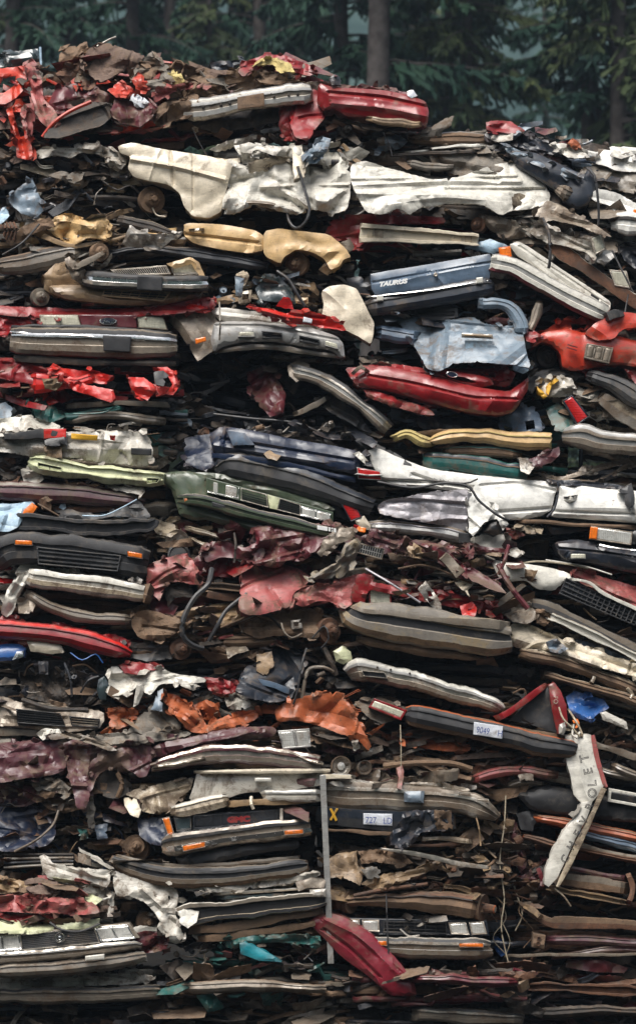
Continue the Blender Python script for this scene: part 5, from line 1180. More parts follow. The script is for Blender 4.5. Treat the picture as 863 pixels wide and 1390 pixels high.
c.Q('overrider_pad', [(288, 681), (306, 686), (306, 692), (288, 687)], RUB, -.47, parent=b, th=.03)
c.LAMP([(249, 676), (262, 675), (262, 682), (250, 682)], -.385, AMB, OLI, 1, 'side_marker', fr=.8)

c = CARD('long white sedan lying side-on with creased doors, white door handle and folded mirror', 690, 720, -.04)
c.MASS(490, 640, 700, 960, 640, 720, [W2, DRK, NBLK, SIL2], n=8, dy=.22, junk=7, pal=PAL_DARK, ext=1.7)
c.S('rear_panel', [(498, 612), (512, 608), (540, 620), (580, 636), (640, 644), (700, 650), (748, 654), (756, 662), (752, 676), (748, 692), (736, 700), (700, 706), (660, 702), (640, 672), (600, 664), (560, 660), (530, 656), (516, 650), (506, 632)], WC, -.24, amp=.012, Ln=.3, bulge=.10, edge=12, rim=.3,
    lines=[([(520, 652), (600, 656), (640, 662)], .04, 3), ([(560, 644), (600, 658)], .03, 3), ([(660, 696), (748, 690)], .02, 3)])
c.S('front_door', [(757, 656), (790, 660), (826, 664), (860, 666), (900, 668), (900, 712), (860, 710), (820, 706), (780, 704), (748, 702), (750, 690), (758, 674)], WC, -.24, amp=.010, Ln=.35, bulge=.10, edge=10, rim=.3, lines=[([(752, 694), (860, 698)], .02, 2.5)])
c.T('door_gap', [(756, 654), (757, 668), (752, 690), (742, 702)], .012, NBLK, -.335)
c.B('door_handle', [(765, 677, 8), (774, 678, 10), (783, 677, 8)], [W], 'round', -.35, sc=.5)
c.B('handle_recess', [(764, 674, 2), (784, 674, 2)], [RUB], 'flat', -.352, sc=.2)
c.S('window_rail', [(740, 650), (800, 654), (846, 658), (850, 664), (790, 661), (744, 657)], NBLK, -.24, amp=.02)
c.S('torn_window_frame', [(720, 640), (760, 648), (790, 638), (830, 626), (863, 620), (880, 624), (850, 636), (820, 650), (800, 656), (760, 656)], SIL2, -.10, amp=.04, Ln=.12, holes=[[(770, 650), (810, 640), (850, 628), (830, 642), (806, 652)]])
c.S('door_mirror', [(838, 666), (852, 659), (856, 656), (860, 672), (860, 684), (856, 692), (848, 684), (846, 672)], PLA, -.38, amp=.008, bulge=.05, edge=6)
c.S('bare_inner_door', [(512, 688), (520, 680), (560, 672), (600, 666), (640, 664), (640, 700), (636, 722), (600, 714), (560, 706), (516, 698)], LIL, -.32, amp=.02, Ln=.2, bulge=.05, lines=[([(524, 682), (580, 680), (634, 686)], .02, 2.5), ([(634, 668), (634, 718)], -.02, 3)])
c.S('folded_door', [(632, 664), (644, 666), (664, 682), (682, 700), (690, 712), (682, 720), (674, 704), (656, 710), (642, 728), (636, 722), (634, 690)], WC, -.38, amp=.03, Ln=.16, bulge=.05, edge=8, rim=.12)
c.T('door_seal', [(512, 654, 0), (560, 662, -.05), (600, 656, -.08), (634, 660, -.1), (650, 680, -.1), (676, 700, -.1), (690, 706, -.05)], .014, RUB, -.38)
c.T('door_seal', [(540, 650, 0), (580, 652, -.04), (630, 656, -.05), (648, 650, 0)], .009, RUB, -.36)
c.S('dark_triangle', [(656, 722), (664, 712), (676, 704), (684, 724), (670, 728)], BLK, -.37, amp=.01)
c.B('lower_sill', [(700, 706, 6), (780, 712, 5), (863, 716, 6)], [W2, BRN], 'flat', -.24)
c.S('rubber_arch', [(480, 598), (492, 594), (520, 606), (546, 622), (560, 632), (546, 632), (520, 618), (494, 608)], RUB, -.22, amp=.02, bulge=.06)

c = CARD('grey-white sedan corner with small red tail lamp and grey bumper strip, centre', 590, 755, -.02)
c.MASS(455, 690, 745, 745, 715, 765, [SIL2, DRK, NBLK, W2], n=7, dy=.2, junk=7, pal=PAL_DARK, ext=2.4)
c.S('body_corner', [(452, 686), (470, 682), (484, 700), (494, 704), (500, 712), (488, 716), (470, 706), (456, 700)], NBLK, -.1, amp=.02)
c.LAMP([(463, 684), (480, 680), (491, 702), (476, 708)], -.26, RLN, NBLK, 1, 'tail_light', fr=1.3)
c.S('lamp_surround', [(480, 706), (494, 700), (502, 712), (504, 720), (490, 718)], CR, -.25, amp=.015, bulge=.05, edge=6)
c.B('bumper_strip', [(500, 714, 16), (540, 716, 18), (600, 722, 20), (636, 730, 18)], [SIL, SIL, SIL2, LIL, SIL], 'round', -.26, amp=.004)
c.Q('bumper_end', [(622, 722), (638, 724), (638, 738), (622, 737)], PLA, -.35, th=.05, amp=.004)
c.S('white_quarter', [(628, 738), (640, 730), (664, 724), (684, 724), (694, 736), (710, 752), (700, 758), (670, 748), (644, 746)], W2, -.26, amp=.03, Ln=.16, bulge=.10)
c.S('maroon_trim', [(634, 736), (660, 742), (690, 746), (692, 751), (660, 750), (634, 743)], MAR, -.38, amp=.03, Ln=.06)
c.S('lamp_scrap', [(686, 716), (704, 720), (712, 726), (700, 732), (688, 730)], ROSE, -.22, amp=.03, Ln=.05)
c.S('white_scrap', [(694, 716), (716, 712), (732, 720), (726, 724), (706, 722)], CR2, -.24, amp=.03, Ln=.06)

c = CARD('glossy blue-black car front with large clear headlamp and amber corner, right edge', 805, 772, .0)
c.MASS(720, 708, 770, 960, 712, 780, [NBLK, DRK, NAVY], n=7, dy=.25, junk=5, pal=PAL_DARK, ext=2.4)
c.S('hood', [(738, 712), (770, 706), (810, 708), (863, 712), (900, 716), (900, 726), (860, 726), (800, 720), (750, 726)], NBLK, -.18, amp=.010, Ln=.3, bulge=.06, rim=.7)
c.S('front_bumper', [(752, 736), (780, 732), (808, 736), (850, 746), (900, 748), (900, 784), (850, 776), (800, 764), (764, 760), (756, 750)], NBLK, -.28, amp=.008, Ln=.4, bulge=.12, edge=12, rim=.35, lines=[([(758, 744), (820, 750), (880, 760)], .02, 2.)])
c.LAMP([(802, 714), (858, 722), (856, 740), (800, 732)], -.34, LEN, CHR2, 1, 'headlight', fr=1.5)
c.Q('amber_corner', [(801, 715), (811, 716), (809, 732), (799, 731)], AMB, -.365, th=.04)
c.B('chrome_strip', [(808, 738, 3), (840, 744, 3), (880, 750, 3)], [CHR], 'round', -.42, sc=.25)
c.LAMP([(773, 751), (795, 751), (795, 759), (773, 759)], -.41, CLN, NBLK, 1, 'fog_light', fr=.8)
c.S('grille_corner', [(856, 720), (900, 724), (900, 740), (858, 738)], BLK, -.32, amp=.004)
c.T('cable', [(700, 766, 0), (730, 762, -.04), (770, 766, -.05), (800, 772, 0)], .01, WIRE, -.24)
c.T('cable', [(740, 760, 0), (790, 768, -.04), (830, 780, -.05)], .008, W, -.24)

# ---- big maroon/rose wreck across the middle
c = CARD('mangled maroon wreck with folded hood and small white markings on its edge, centre', 390, 775, -.10)
c.MASS(240, 720, 790, 500, 718, 790, [MAR, DRK, ROSE, BRN], n=8, dy=.12, junk=10, pal=[MAR, DRK, BRN, ROSE, GRY, FAB2], ext=2.)
c.S('fender', [(268, 752), (290, 736), (310, 734), (330, 744), (350, 736), (340, 716), (370, 712), (388, 720), (400, 714), (430, 710), (462, 712), (480, 720), (462, 730), (440, 748), (424, 752), (410, 762), (390, 760), (378, 772), (350, 768), (330, 760), (300, 756), (280, 764)], MAR, -.36, amp=.08, Ln=.16, rim=.25)
for x0, w_ in ((430.5, 14), (446, 2.2), (449.5, 2.2), (453, 3)): c.Q('white_marking', [(x0, 713 + (x0 - 430) * .17), (x0 + w_, 713 + (x0 + w_ - 430) * .17), (x0 + w_, 718.5 + (x0 + w_ - 430) * .17), (x0, 718.5 + (x0 - 430) * .17)], LTR, -.50, th=.02, bev=.3)
c.S('hood_strip', [(340, 738), (344, 724), (356, 720), (360, 750), (352, 766), (344, 760)], PLUM, -.34, amp=.04, Ln=.1)
c.T('hinge_arm', [(318, 724, 0), (320, 740, -.08), (318, 764, -.08)], .014, DRK, -.34)
c.S('grey_lump', [(318, 742), (330, 738), (334, 752), (328, 764), (318, 760)], FAB2, -.34, amp=.03, Ln=.06)
c.S('dark_hood_edge', [(258, 764), (276, 748), (300, 738), (318, 738), (300, 752), (280, 770), (264, 790), (258, 784)], MAR, -.22, amp=.04, Ln=.12)
c.TORN(240, 715, 490, 780, 22, [MAR, PLUM, MAR, BRN, MAR, RED2], dy=-.18, size=1.5)
c.JUNK(290, 726, 420, 775, 30, [MAR, DRK, BRN, PLUM, GRY], dy=-.22, size=.8)

c = CARD('faded rose-red wreck with torn door skins and curved black hose, centre left', 320, 830, -.12)
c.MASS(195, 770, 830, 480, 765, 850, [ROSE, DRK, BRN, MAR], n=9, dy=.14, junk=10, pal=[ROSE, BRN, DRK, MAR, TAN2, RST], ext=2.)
c.S('front_fender', [(197, 772), (208, 762), (232, 756), (252, 750), (264, 762), (266, 784), (272, 794), (258, 794), (242, 790), (230, 790), (222, 802), (216, 816), (206, 806), (200, 790)], ROSE, -.28, amp=.04, Ln=.16, bulge=.08, rim=.25)
c.S('door_skin', [(330, 764), (350, 760), (372, 764), (400, 770), (424, 784), (412, 796), (398, 806), (394, 824), (370, 830), (350, 836), (338, 836), (324, 828), (326, 806)], ROSE, -.32, amp=.045, Ln=.2, bulge=.06, rim=.2)
c.S('fender_skin', [(398, 806), (420, 794), (446, 792), (470, 784), (486, 778), (498, 786), (490, 802), (478, 820), (466, 826), (446, 816), (430, 816), (412, 824), (400, 820)], ROSE, -.30, amp=.04, Ln=.14, rim=.2)
c.B('rocker', [(270, 794, 10), (300, 796, 10), (334, 800, 10)], [MAR, BRN, DRK, BRN], 'channel', -.24)
c.B('rocker', [(276, 806, 10), (300, 810, 12), (332, 810, 10)], [BRN, RST], 'flat', -.22)
c.T('hose', [(288, 772, 0), (282, 794, -.08), (264, 812, -.12), (250, 838, -.14), (248, 862, -.12), (262, 876, -.06), (276, 880, 0)], .030, HOSE, -.42)
c.T('hose', [(335, 806, 0), (308, 828, -.06), (296, 848, -.08), (284, 870, -.02)], .022, HOSE, -.38)
c.S('wheel_arch', [(222, 800), (232, 790), (250, 792), (262, 800), (264, 812), (248, 810), (236, 812), (228, 824)], DRK, -.18, amp=.03)
c.TORN(200, 755, 480, 840, 30, [ROSE, BRN, MAR, MAR, FAB, TAN2], dy=-.16, size=1.4)
c.JUNK(270, 756, 330, 792, 16, [BRN, DRK, ROSE, GRY], dy=-.14, size=.8)

c = CARD('brown rusted underbody with torn sheet folds, brake drum and wheel disc, centre left', 330, 900, -.08)
c.MASS(150, 838, 905, 480, 838, 905, [BRN, TAN2, DRK, RST], n=8, dy=.15, junk=12, pal=[BRN, TAN2, RST, DRK, GRY], ext=2.)
c.S('floor_pan', [(180, 832), (198, 828), (220, 832), (232, 838), (250, 834), (262, 844), (250, 852), (236, 862), (222, 872), (204, 870), (188, 866), (178, 850)], BRN, -.30, amp=.06, Ln=.13, rim=.25)
c.S('arched_pan', [(232, 838), (254, 826), (276, 822), (300, 818), (322, 818), (326, 830), (318, 848), (300, 850), (284, 836), (262, 840), (250, 852), (238, 868), (230, 862)], TAN2, -.26, amp=.06, Ln=.12, rim=.25)
c.S('floor_pan', [(322, 842), (340, 830), (370, 830), (396, 828), (424, 826), (438, 832), (436, 852), (432, 866), (400, 864), (376, 862), (350, 868), (330, 858)], BRN, -.28, amp=.05, Ln=.15, bulge=.06, rim=.25)
c.S('mount_bracket', [(394, 842), (408, 840), (410, 852), (396, 854)], ALU, -.36, amp=.02, holes=[[(398, 844), (405, 844), (405, 850), (399, 850)]], smooth=0)
c.T('cable_loop', [(382, 846, 0), (386, 858, -.06), (396, 866, -.06), (410, 860, 0)], .011, GRY, -.40)
c.T('cable_loop', [(424, 866, 0), (440, 850, -.04), (446, 866, -.05), (436, 880, 0)], .009, HOSE, -.36)
for k in range(5): c.T('strut', [(300 + 8 * k, 852 - 2 * k, 0), (330 + 8 * k, 840 - k, -.05), (372 + 3 * k, 826 + 7 * k, 0)], .013, [BRN, GRY, RST, TAN2, DRK][k], -.30)
c.HUB(246, 881, 15, -.26, RST, kind='brake_drum', yaw=.3)
c.HUB(448, 856, 18, -.24, RST, kind='brake_drum', yaw=.6)
c.B('axle_beam', [(300, 872, 16), (350, 870, 18), (380, 868, 16)], [PLUM, RST, BRN], 'round', -.18, amp=.01)
c.S('black_sill', [(162, 876), (180, 872), (220, 874), (236, 880), (234, 894), (200, 898), (170, 892)], PLA, -.22, amp=.03, bulge=.06)
c.TORN(180, 822, 480, 900, 46, [BRN, TAN2, RST, BRN, FAB, DRK], dy=-.2, size=1.1)
c.JUNK(260, 826, 440, 875, 50, [BRN, TAN2, RST, DRK, GRY, ROSE], dy=-.22, size=.9)
c.JUNK(455, 820, 500, 880, 16, [DRK, BRN, GRY, RST], dy=-.06, size=.9)

c = CARD('dirt-grey curled bumper with ribbed lamp panel in the tangle at the centre', 520, 790, -.14)
c.MASS(420, 735, 800, 700, 750, 830, [BRN, MAR, DRK, PLUM, FAB2], n=9, dy=.1, junk=12, pal=[BRN, MAR, FAB2, DRK, GRY, TAN2], ext=2.)
c.S('curled_bumper', [(430, 750), (440, 732), (456, 718), (478, 714), (484, 722), (478, 732), (462, 738), (446, 748), (436, 756)], SIL2, -.40, amp=.03, Ln=.12, bulge=.08, rim=.12)
c.S('curled_sheet', [(468, 738), (484, 730), (492, 740), (482, 756), (474, 772), (464, 784), (440, 786), (416, 786), (432, 776), (456, 762)], GPL, -.36, amp=.04, Ln=.14, rim=.12, lines=[([(470, 742), (460, 774), (424, 784)], -.02, 2), ([(480, 742), (470, 776)], .02, 2)])
c.GR([(484, 736), (522, 745), (518, 760), (482, 750)], 12, 2, -.36, SIL2, SIL, 'ribbed_lamp_panel', bw=1.)
c.Q('orange_scrap', [(485, 714), (497, 717), (495, 723), (484, 721)], AMB, -.38, th=.03, amp=.01)
c.Q('red_scrap', [(480, 712), (487, 713), (486, 720), (480, 719)], RLN, -.38, th=.03, amp=.01)
c.T('rod', [(540, 772, 0), (580, 768, -.03), (640, 792, 0)], .012, BRN, -.3)
c.S('maroon_panel', [(500, 716), (520, 722), (548, 728), (568, 740), (596, 750), (600, 764), (570, 760), (540, 752), (520, 740), (500, 734)], PLUM, -.36, amp=.07, Ln=.12, rim=.2)
c.S('maroon_panel', [(568, 736), (600, 738), (634, 744), (640, 752), (612, 754), (640, 770), (676, 792), (688, 806), (668, 800), (636, 786), (604, 768), (580, 754)], MAR, -.38, amp=.06, Ln=.12, rim=.2)
c.S('metal_panel', [(526, 750), (560, 750), (600, 764), (596, 774), (560, 768), (530, 762)], BRN, -.22, amp=.05, Ln=.1)
c.B('grey_post', [(598, 752, 16), (616, 770, 15), (628, 784, 12)], [ALU, SIL2], 'flat', -.38, amp=.015, sc=.6)
c.T('thin_rod', [(496, 772, 0), (530, 792, -.08), (570, 818, -.04)], .012, LIL, -.40)
c.S('bracket', [(566, 800), (578, 790), (598, 816), (600, 830), (588, 826)], ALU, -.40, amp=.02, Ln=.08, holes=[[(578, 802), (584, 802), (588, 810), (582, 810)]], rim=.03)
c.S('tan_fabric', [(552, 742), (560, 736), (576, 744), (572, 758), (556, 756)], TAN2, -.36, amp=.04, Ln=.06)
c.S('cream_scrap', [(616, 790), (630, 784), (644, 792), (634, 800), (636, 810), (626, 800)], CR, -.32, amp=.03, Ln=.05)
c.T('red_post', [(676, 766, 0), (692, 796, -.04), (716, 826, 0)], .03, MAR, -.42)
c.T('red_post', [(690, 740, 0), (684, 762, -.04), (676, 780, 0)], .02, MAR, -.42)
c.TORN(500, 735, 700, 825, 28, [MAR, PLUM, BRN, FAB2, PLUM, TAN2, SIL2], dy=-.24, size=1.4)
c.JUNK(540, 745, 680, 815, 70, [BRN, MAR, FAB2, DRK, GRY, TAN2, ALU, PLUM], dy=-.26, size=.8)
c.JUNK(430, 770, 560, 800, 16, [BRN, MAR, DRK], dy=-.12, size=.8)

c = CARD('red crushed car front behind a massive dirt-grey bumper, one square white lamp', 580, 895, -.14)
c.MASS(440, 800, 890, 700, 830, 890, [RED2, DRK, GPL, DRK], n=7, dy=.25, junk=8, pal=[DRK, RED2, GRY, NBLK], ext=2.4)
c.S('grille_frame', [(482, 780), (496, 778), (506, 790), (560, 800), (600, 800), (640, 812), (676, 822), (684, 846), (672, 846), (664, 830), (640, 828), (580, 818), (530, 806), (500, 800), (494, 822), (474, 814)], RED2, -.22, amp=.03, Ln=.12, rim=.2)
c.LAMP([(500, 795), (531, 797), (531, 823), (501, 820)], -.30, CLN, RED2, 1, 'headlight', fr=2.)
c.S('red_lump', [(624, 822), (640, 816), (648, 826), (644, 838), (628, 838)], RED, -.26, amp=.03, bulge=.05)
b = c.B('bumper', [(469, 824, 24), (476, 832, 40), (500, 840, 48), (570, 850, 52), (640, 862, 50), (684, 868, 44), (691, 868, 38)], [RUB, GPL, GPL, GRY, GPL, RUB, GPL, GPL, TAN2, GPL, GRY], 'bumper', -.36, wrap=(.22, .06), wl=.12, amp=.006, sc=1.8)
c.B('bumper_step', [(560, 836, 6), (620, 844, 9), (688, 850, 12)], [GPL, GRY], 'flat', -.49, sc=.5)
c.B('air_dam', [(486, 868, 10), (560, 880, 14), (620, 890, 12), (656, 894, 6)], [GPL, GRY, BRN], 'round', -.26, wrap=(.2, .2))
c.JUNK(530, 804, 680, 846, 26, [DRK, GRY, RED2, NBLK, ALU], dy=-.12, size=.8)
# ---- right side, 750 - 950
c = CARD('white folded hood above a dark gap, with rust-pink panel and black eggcrate grille, right', 770, 830, -.04)
c.MASS(670, 765, 830, 960, 775, 850, [W2, DRK, ROSE, NBLK, GRY], n=8, dy=.2, junk=8, pal=PAL_DARK, ext=2.4)
c.S('hood', [(664, 758), (690, 764), (720, 766), (752, 772), (772, 778), (776, 786), (764, 790), (752, 802), (730, 800), (712, 788), (690, 790), (676, 784), (670, 770)], W, -.28, amp=.012, Ln=.3, bulge=.08, edge=12, rim=.4)
c.S('rust_pink_panel', [(772, 776), (790, 774), (820, 784), (863, 796), (900, 808), (900, 842), (863, 826), (824, 806), (790, 794)], ROSE, -.20, amp=.035, Ln=.15, rim=.3)
c.GR([(768, 784), (870, 832), (862, 850), (758, 806)], 15, 4, -.32, RUB, PLA, 'grille', bw=1.6, fr=2.)
c.B('white_edge', [(776, 786, 4), (800, 792, 4), (820, 806, 5), (863, 826, 5), (890, 838, 5)], [W], 'flat', -.36, sc=.4)
c.JUNK(680, 786, 760, 826, 20, PAL_DARK, dy=-.02)
c = CARD('dark car edge with a bright white diagonal strip and silver corner, right', 790, 880, -.04)
c.MASS(690, 815, 870, 960, 870, 940, [DRK, NBLK, GRY, BRN], n=7, dy=.2, junk=7, pal=PAL_ENG, ext=2.4)
c.B('window_rail', [(724, 818, 14), (750, 826, 14), (800, 850, 15), (863, 884, 16), (900, 904, 16)], [PLA, RUB, GRY, PLA], 'flat', -.30, amp=.004)
c.B('white_strip', [(740, 834, 10), (770, 846, 11), (820, 870, 11), (863, 892, 11), (900, 912, 11)], [W, CR2, W, W], 'channel', -.32, amp=.003, sc=.7)
c.S('rail_end', [(726, 828), (742, 824), (752, 838), (740, 850), (728, 846)], BRN, -.28, amp=.03, Ln=.06)
c.S('silver_corner', [(684, 834), (700, 820), (722, 814), (734, 822), (728, 840), (714, 848), (696, 844)], SIL2, -.22, amp=.04, Ln=.12)
c.S('blue_edge', [(776, 868), (800, 872), (863, 898), (900, 914), (900, 922), (840, 900), (790, 880)], BLU, -.2, amp=.02)
c.JUNK(740, 806, 863, 880, 26, [DRK, RST, GRY, TAN2, BRN], dy=-.12, size=.8)
c = CARD('cream unibody rails and torn floor sloping down right from the grey bumper', 780, 955, -.06)
c.MASS(685, 850, 930, 960, 900, 990, [CR2, DRK, BRN, CR2, NBLK], n=8, dy=.2, junk=8, pal=[CR2, DRK, BRN, GRY, RST], ext=2.2)
c.S('floor_panel', [(692, 848), (712, 846), (730, 852), (760, 866), (800, 878), (840, 894), (900, 914), (900, 930), (850, 916), (800, 904), (762, 890), (736, 880), (712, 880), (692, 876)], CR, -.26, amp=.05, Ln=.12, rim=.25, lines=[([(740, 868), (863, 912)], .03, 3)])
c.B('rail', [(706, 886, 16), (750, 896, 18), (800, 912, 16), (863, 936, 16), (900, 950, 16)], [CR2, CR, CR2, BRN], 'round', -.24, amp=.012)
c.B('rail', [(740, 916, 12), (790, 930, 12), (840, 944, 12), (900, 966, 12)], [CR2, CR, BRN], 'round', -.22, amp=.012)
c.B('strut', [(800, 906, 5), (806, 920, 5), (798, 932, 5)], [CR2], 'flat', -.26)
c.B('strut', [(846, 930, 5), (858, 942, 5), (850, 954, 5)], [CR2], 'flat', -.26)
c.S('torn_bracket', [(740, 872), (756, 868), (770, 880), (760, 888), (746, 884)], GBL, -.36, amp=.04, Ln=.06)
c.JUNK(690, 880, 800, 936, 20, PAL_DARK, dy=-.02)
c = CARD('flattened car with a blue cloth bundle and silver layered edges, right edge', 820, 1020, .0)
c.MASS(765, 935, 1010, 960, 960, 1060, [DRK, SIL2, NBLK, GRY, CR2], n=9, dy=.12, junk=12, pal=[DRK, GRY, BRN, CR2, SIL2, RST], ext=2.4)
c.S('blue_cloth', [(768, 946), (780, 938), (800, 944), (820, 950), (826, 960), (812, 968), (800, 980), (786, 976), (772, 966)], BLUE, -.20, amp=.07, Ln=.12)
c.S('white_lamp', [(814, 968), (822, 966), (850, 980), (852, 990), (836, 984), (818, 978)], W, -.26, amp=.004, bulge=.04, edge=5)
c.S('orange_scrap', [(776, 978), (784, 976), (788, 984), (780, 990)], AMB, -.28, amp=.02)
c.B('silver_edge', [(780, 1000, 10), (820, 1014, 12), (900, 1040, 12)], [SIL2, DRK, GRY], 'flat', -.16)
c.B('silver_edge', [(830, 1040, 10), (863, 1052, 12), (900, 1062, 12)], [CR2, GRY], 'round', -.16)
c.T('hose', [(770, 962, 0), (784, 984, -.05), (790, 1000, -.08), (782, 996, -.1)], .012, CR2, -.36)
c.JUNK(770, 980, 863, 1030, 40, [DRK, BRN, CR2, GRY, RST], dy=-.12, size=.8)

# ---- left side, 840 - 1000
c = CARD('flattened red car with long glossy red rocker tube, left edge', 90, 900, -.14)
c.MASS(-80, 836, 895, 200, 850, 905, [RED2, DRK, RED2, DRK], n=6, dy=.15, junk=6, pal=[RED2, DRK, DRK2, GRY], ext=2.2)
c.B('rocker_panel', [(-40, 852, 28), (30, 856, 28), (90, 864, 28), (140, 876, 26), (168, 884, 18), (176, 888, 10)], [RED2, RED2, RED, RED2, RED2], 'round', -.30, sc=1.4, amp=.006, wrap=(0, .1))
c.S('red_sheet', [(-20, 836), (20, 836), (30, 844), (10, 850), (-20, 852)], RED2, -.2, amp=.03)
c.S('torn_red_sheet', [(70, 842), (100, 850), (130, 862), (150, 860), (170, 866), (180, 872), (170, 884), (140, 872), (104, 862), (74, 852)], RED2, -.16, amp=.06, Ln=.08)
c.S('lower_edge', [(-20, 868), (40, 868), (60, 874), (20, 876), (-20, 876)], RED2, -.2, amp=.02)

c = CARD('greasy black engine bay with bright blue corner and cream block, left edge', 90, 985, -.08)
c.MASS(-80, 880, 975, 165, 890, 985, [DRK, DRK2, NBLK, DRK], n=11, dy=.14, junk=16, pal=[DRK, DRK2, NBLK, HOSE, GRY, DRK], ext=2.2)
c.S('blue_fender', [(-20, 878), (10, 874), (28, 874), (36, 880), (34, 892), (18, 896), (-20, 900)], BLUE, -.28, amp=.01, bulge=.08, edge=10)
c.S('lamp', [(17, 896), (23, 884), (32, 884), (32, 892)], CHR, -.38, amp=.004, bulge=.03, edge=4)
c.S('cream_block', [(37, 870), (60, 870), (84, 876), (88, 886), (70, 888), (42, 884)], CR, -.32, amp=.01, bulge=.05, edge=6)
c.S('engine_block', [(26, 900), (60, 894), (100, 896), (140, 904), (142, 940), (120, 960), (70, 956), (30, 944)], DRK, -.12, amp=.08, Ln=.12, bulge=.1)
c.S('battery', [(52, 898), (66, 898), (66, 916), (54, 916)], DRK2, -.30, amp=.01, smooth=0)
c.T('blue_wire', [(96, 886, 0), (112, 896, -.04), (130, 888, -.03), (140, 900, 0)], .007, BLUE, -.34)
c.T('pipe', [(88, 900, 0), (96, 922, -.04), (98, 946, 0)], .013, DRK2, -.32)
c.T('pipe', [(30, 950, 0), (70, 962, -.03), (120, 964, 0)], .028, DRK, -.24)
c.T('hose', [(110, 940, 0), (120, 924, -.06), (134, 918, -.04)], .012, HOSE, -.32)
c.JUNK(0, 900, 150, 975, 60, [DRK, DRK2, NBLK, HOSE, GRY, BRN], dy=-.22, size=.9)

c = CARD('small white torn fender with pointed flap over dark round lamp, centre left', 215, 955, -.14)
c.MASS(140, 898, 950, 330, 905, 960, [DRK, RED2, W2, NBLK], n=6, dy=.2, junk=8, pal=[DRK, RED2, W2, BRN], ext=2.)
c.S('fender', [(150, 905), (160, 903), (168, 914), (190, 916), (206, 908), (222, 908), (236, 914), (260, 918), (278, 920), (280, 926), (262, 928), (240, 928), (216, 930), (204, 944), (196, 940), (190, 930), (180, 938), (164, 944), (146, 944), (148, 924)], W, -.28, amp=.04, Ln=.13, bulge=.05, rim=.2)
c.S('flap', [(186, 930), (194, 928), (196, 938), (188, 956), (181, 960)], W, -.36, amp=.01)
c.S('round_lamp', [(134, 922), (142, 918), (148, 930), (144, 950), (136, 950), (132, 936)], GLS, -.24, amp=.01, bulge=.06, edge=8)
c.S('red_sheet', [(162, 902), (180, 898), (210, 902), (222, 908), (204, 910), (190, 916), (170, 914)], RED2, -.24, amp=.03, Ln=.08)
c.S('white_flap', [(240, 920), (256, 926), (272, 932), (262, 938), (246, 930)], W2, -.32, amp=.02)
c.S('red_tube', [(276, 920), (300, 920), (322, 928), (320, 940), (300, 944), (284, 936)], RED2, -.24, amp=.04, Ln=.08, bulge=.06)
c.JUNK(150, 930, 300, 965, 20, [DRK, NBLK, RED2, BRN], dy=-.05, size=.8)

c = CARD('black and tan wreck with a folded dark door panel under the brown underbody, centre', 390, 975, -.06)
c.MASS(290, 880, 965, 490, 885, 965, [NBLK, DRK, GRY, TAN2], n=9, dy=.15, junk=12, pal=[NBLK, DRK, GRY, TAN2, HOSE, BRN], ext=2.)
c.S('rear_panel', [(346, 884), (372, 878), (400, 880), (416, 892), (412, 910), (404, 930), (396, 948), (370, 954), (340, 948), (318, 940), (328, 922), (334, 904), (350, 902)], NBLK, -.26, amp=.04, Ln=.16, bulge=.06, rim=.2)
c.S('tan_stain_panel', [(350, 888), (368, 884), (372, 904), (360, 918), (348, 910)], TAN2, -.33, amp=.02)
c.B('door_trim', [(328, 922, 9), (360, 928, 9), (398, 938, 9)], [NBLK, BLU], 'flat', -.36, sc=.6)
c.S('cream_plate', [(306, 880), (318, 877), (334, 878), (338, 884), (320, 888), (310, 894)], CR2, -.26, amp=.02)
c.S('white_scraps', [(302, 944), (318, 938), (340, 952), (350, 954), (330, 964), (310, 962)], W2, -.28, amp=.05, Ln=.08)
c.S('canister', [(452, 884), (464, 877), (476, 884), (478, 896), (466, 902), (456, 898)], PGR, -.28, amp=.01, bulge=.08, edge=9)
c.T('hose', [(410, 950, 0), (414, 924, -.05), (420, 908, -.06), (440, 906, -.04), (452, 912, 0)], .020, GRY, -.32)
c.T('hose', [(416, 880, 0), (410, 900, -.05), (404, 936, -.04), (398, 956, 0)], .012, HOSE, -.36)
c.T('spring_tower', [(440, 880, 0), (450, 900, -.04), (456, 916, 0)], .03, DRK, -.22)
c.JUNK(400, 875, 500, 960, 50, [DRK, NBLK, GRY, BRN, HOSE, ALU], dy=-.14, size=.85)
c.JUNK(290, 880, 350, 940, 20, [DRK, BRN, NBLK], dy=-.06, size=.85)

c = CARD('flattened car with curved white chrome bumper open at its left end, centre right', 580, 970, -.06)
c.MASS(470, 890, 960, 700, 900, 975, [DRK, NBLK, DRK2], n=8, dy=.2, junk=10, pal=[DRK, DRK2, GRY, BRN], ext=2.4)
b = c.B('bumper', [(473, 916, 24), (486, 910, 30), (530, 916, 26), (580, 930, 24), (610, 940, 24), (640, 946, 24), (672, 958, 22), (680, 964, 16)], [W2, W, W, SIL, SIL, CHR2, CHR2, SIL2, SIL2], 'bumper', -.30, wrap=(.12, .08), wl=.08, amp=.016, sc=1.)
c.GR([(490, 910), (522, 913), (526, 921), (494, 918)], 1, 1, -.385, CHR2, BLK, 'bumper_opening', fr=1.)
for x, z in ((512, 906), (530, 909), (556, 914)):
    mb = MB(); mb.lathe(P(x, z, depth(x, z) - .06 - .37), (0, -1, 0), [(-.02, .012), (.004, .012), (.006, 0)], DRK, n=8); c._b(mb, 'bolt', b)
c.JUNK(480, 928, 690, 975, 40, [DRK, DRK2, NBLK, GRY, HOSE], dy=-.04, size=.9)
c.JUNK(680, 935, 720, 975, 14, [BRN, TAN2, DRK], dy=-.14, size=.8)

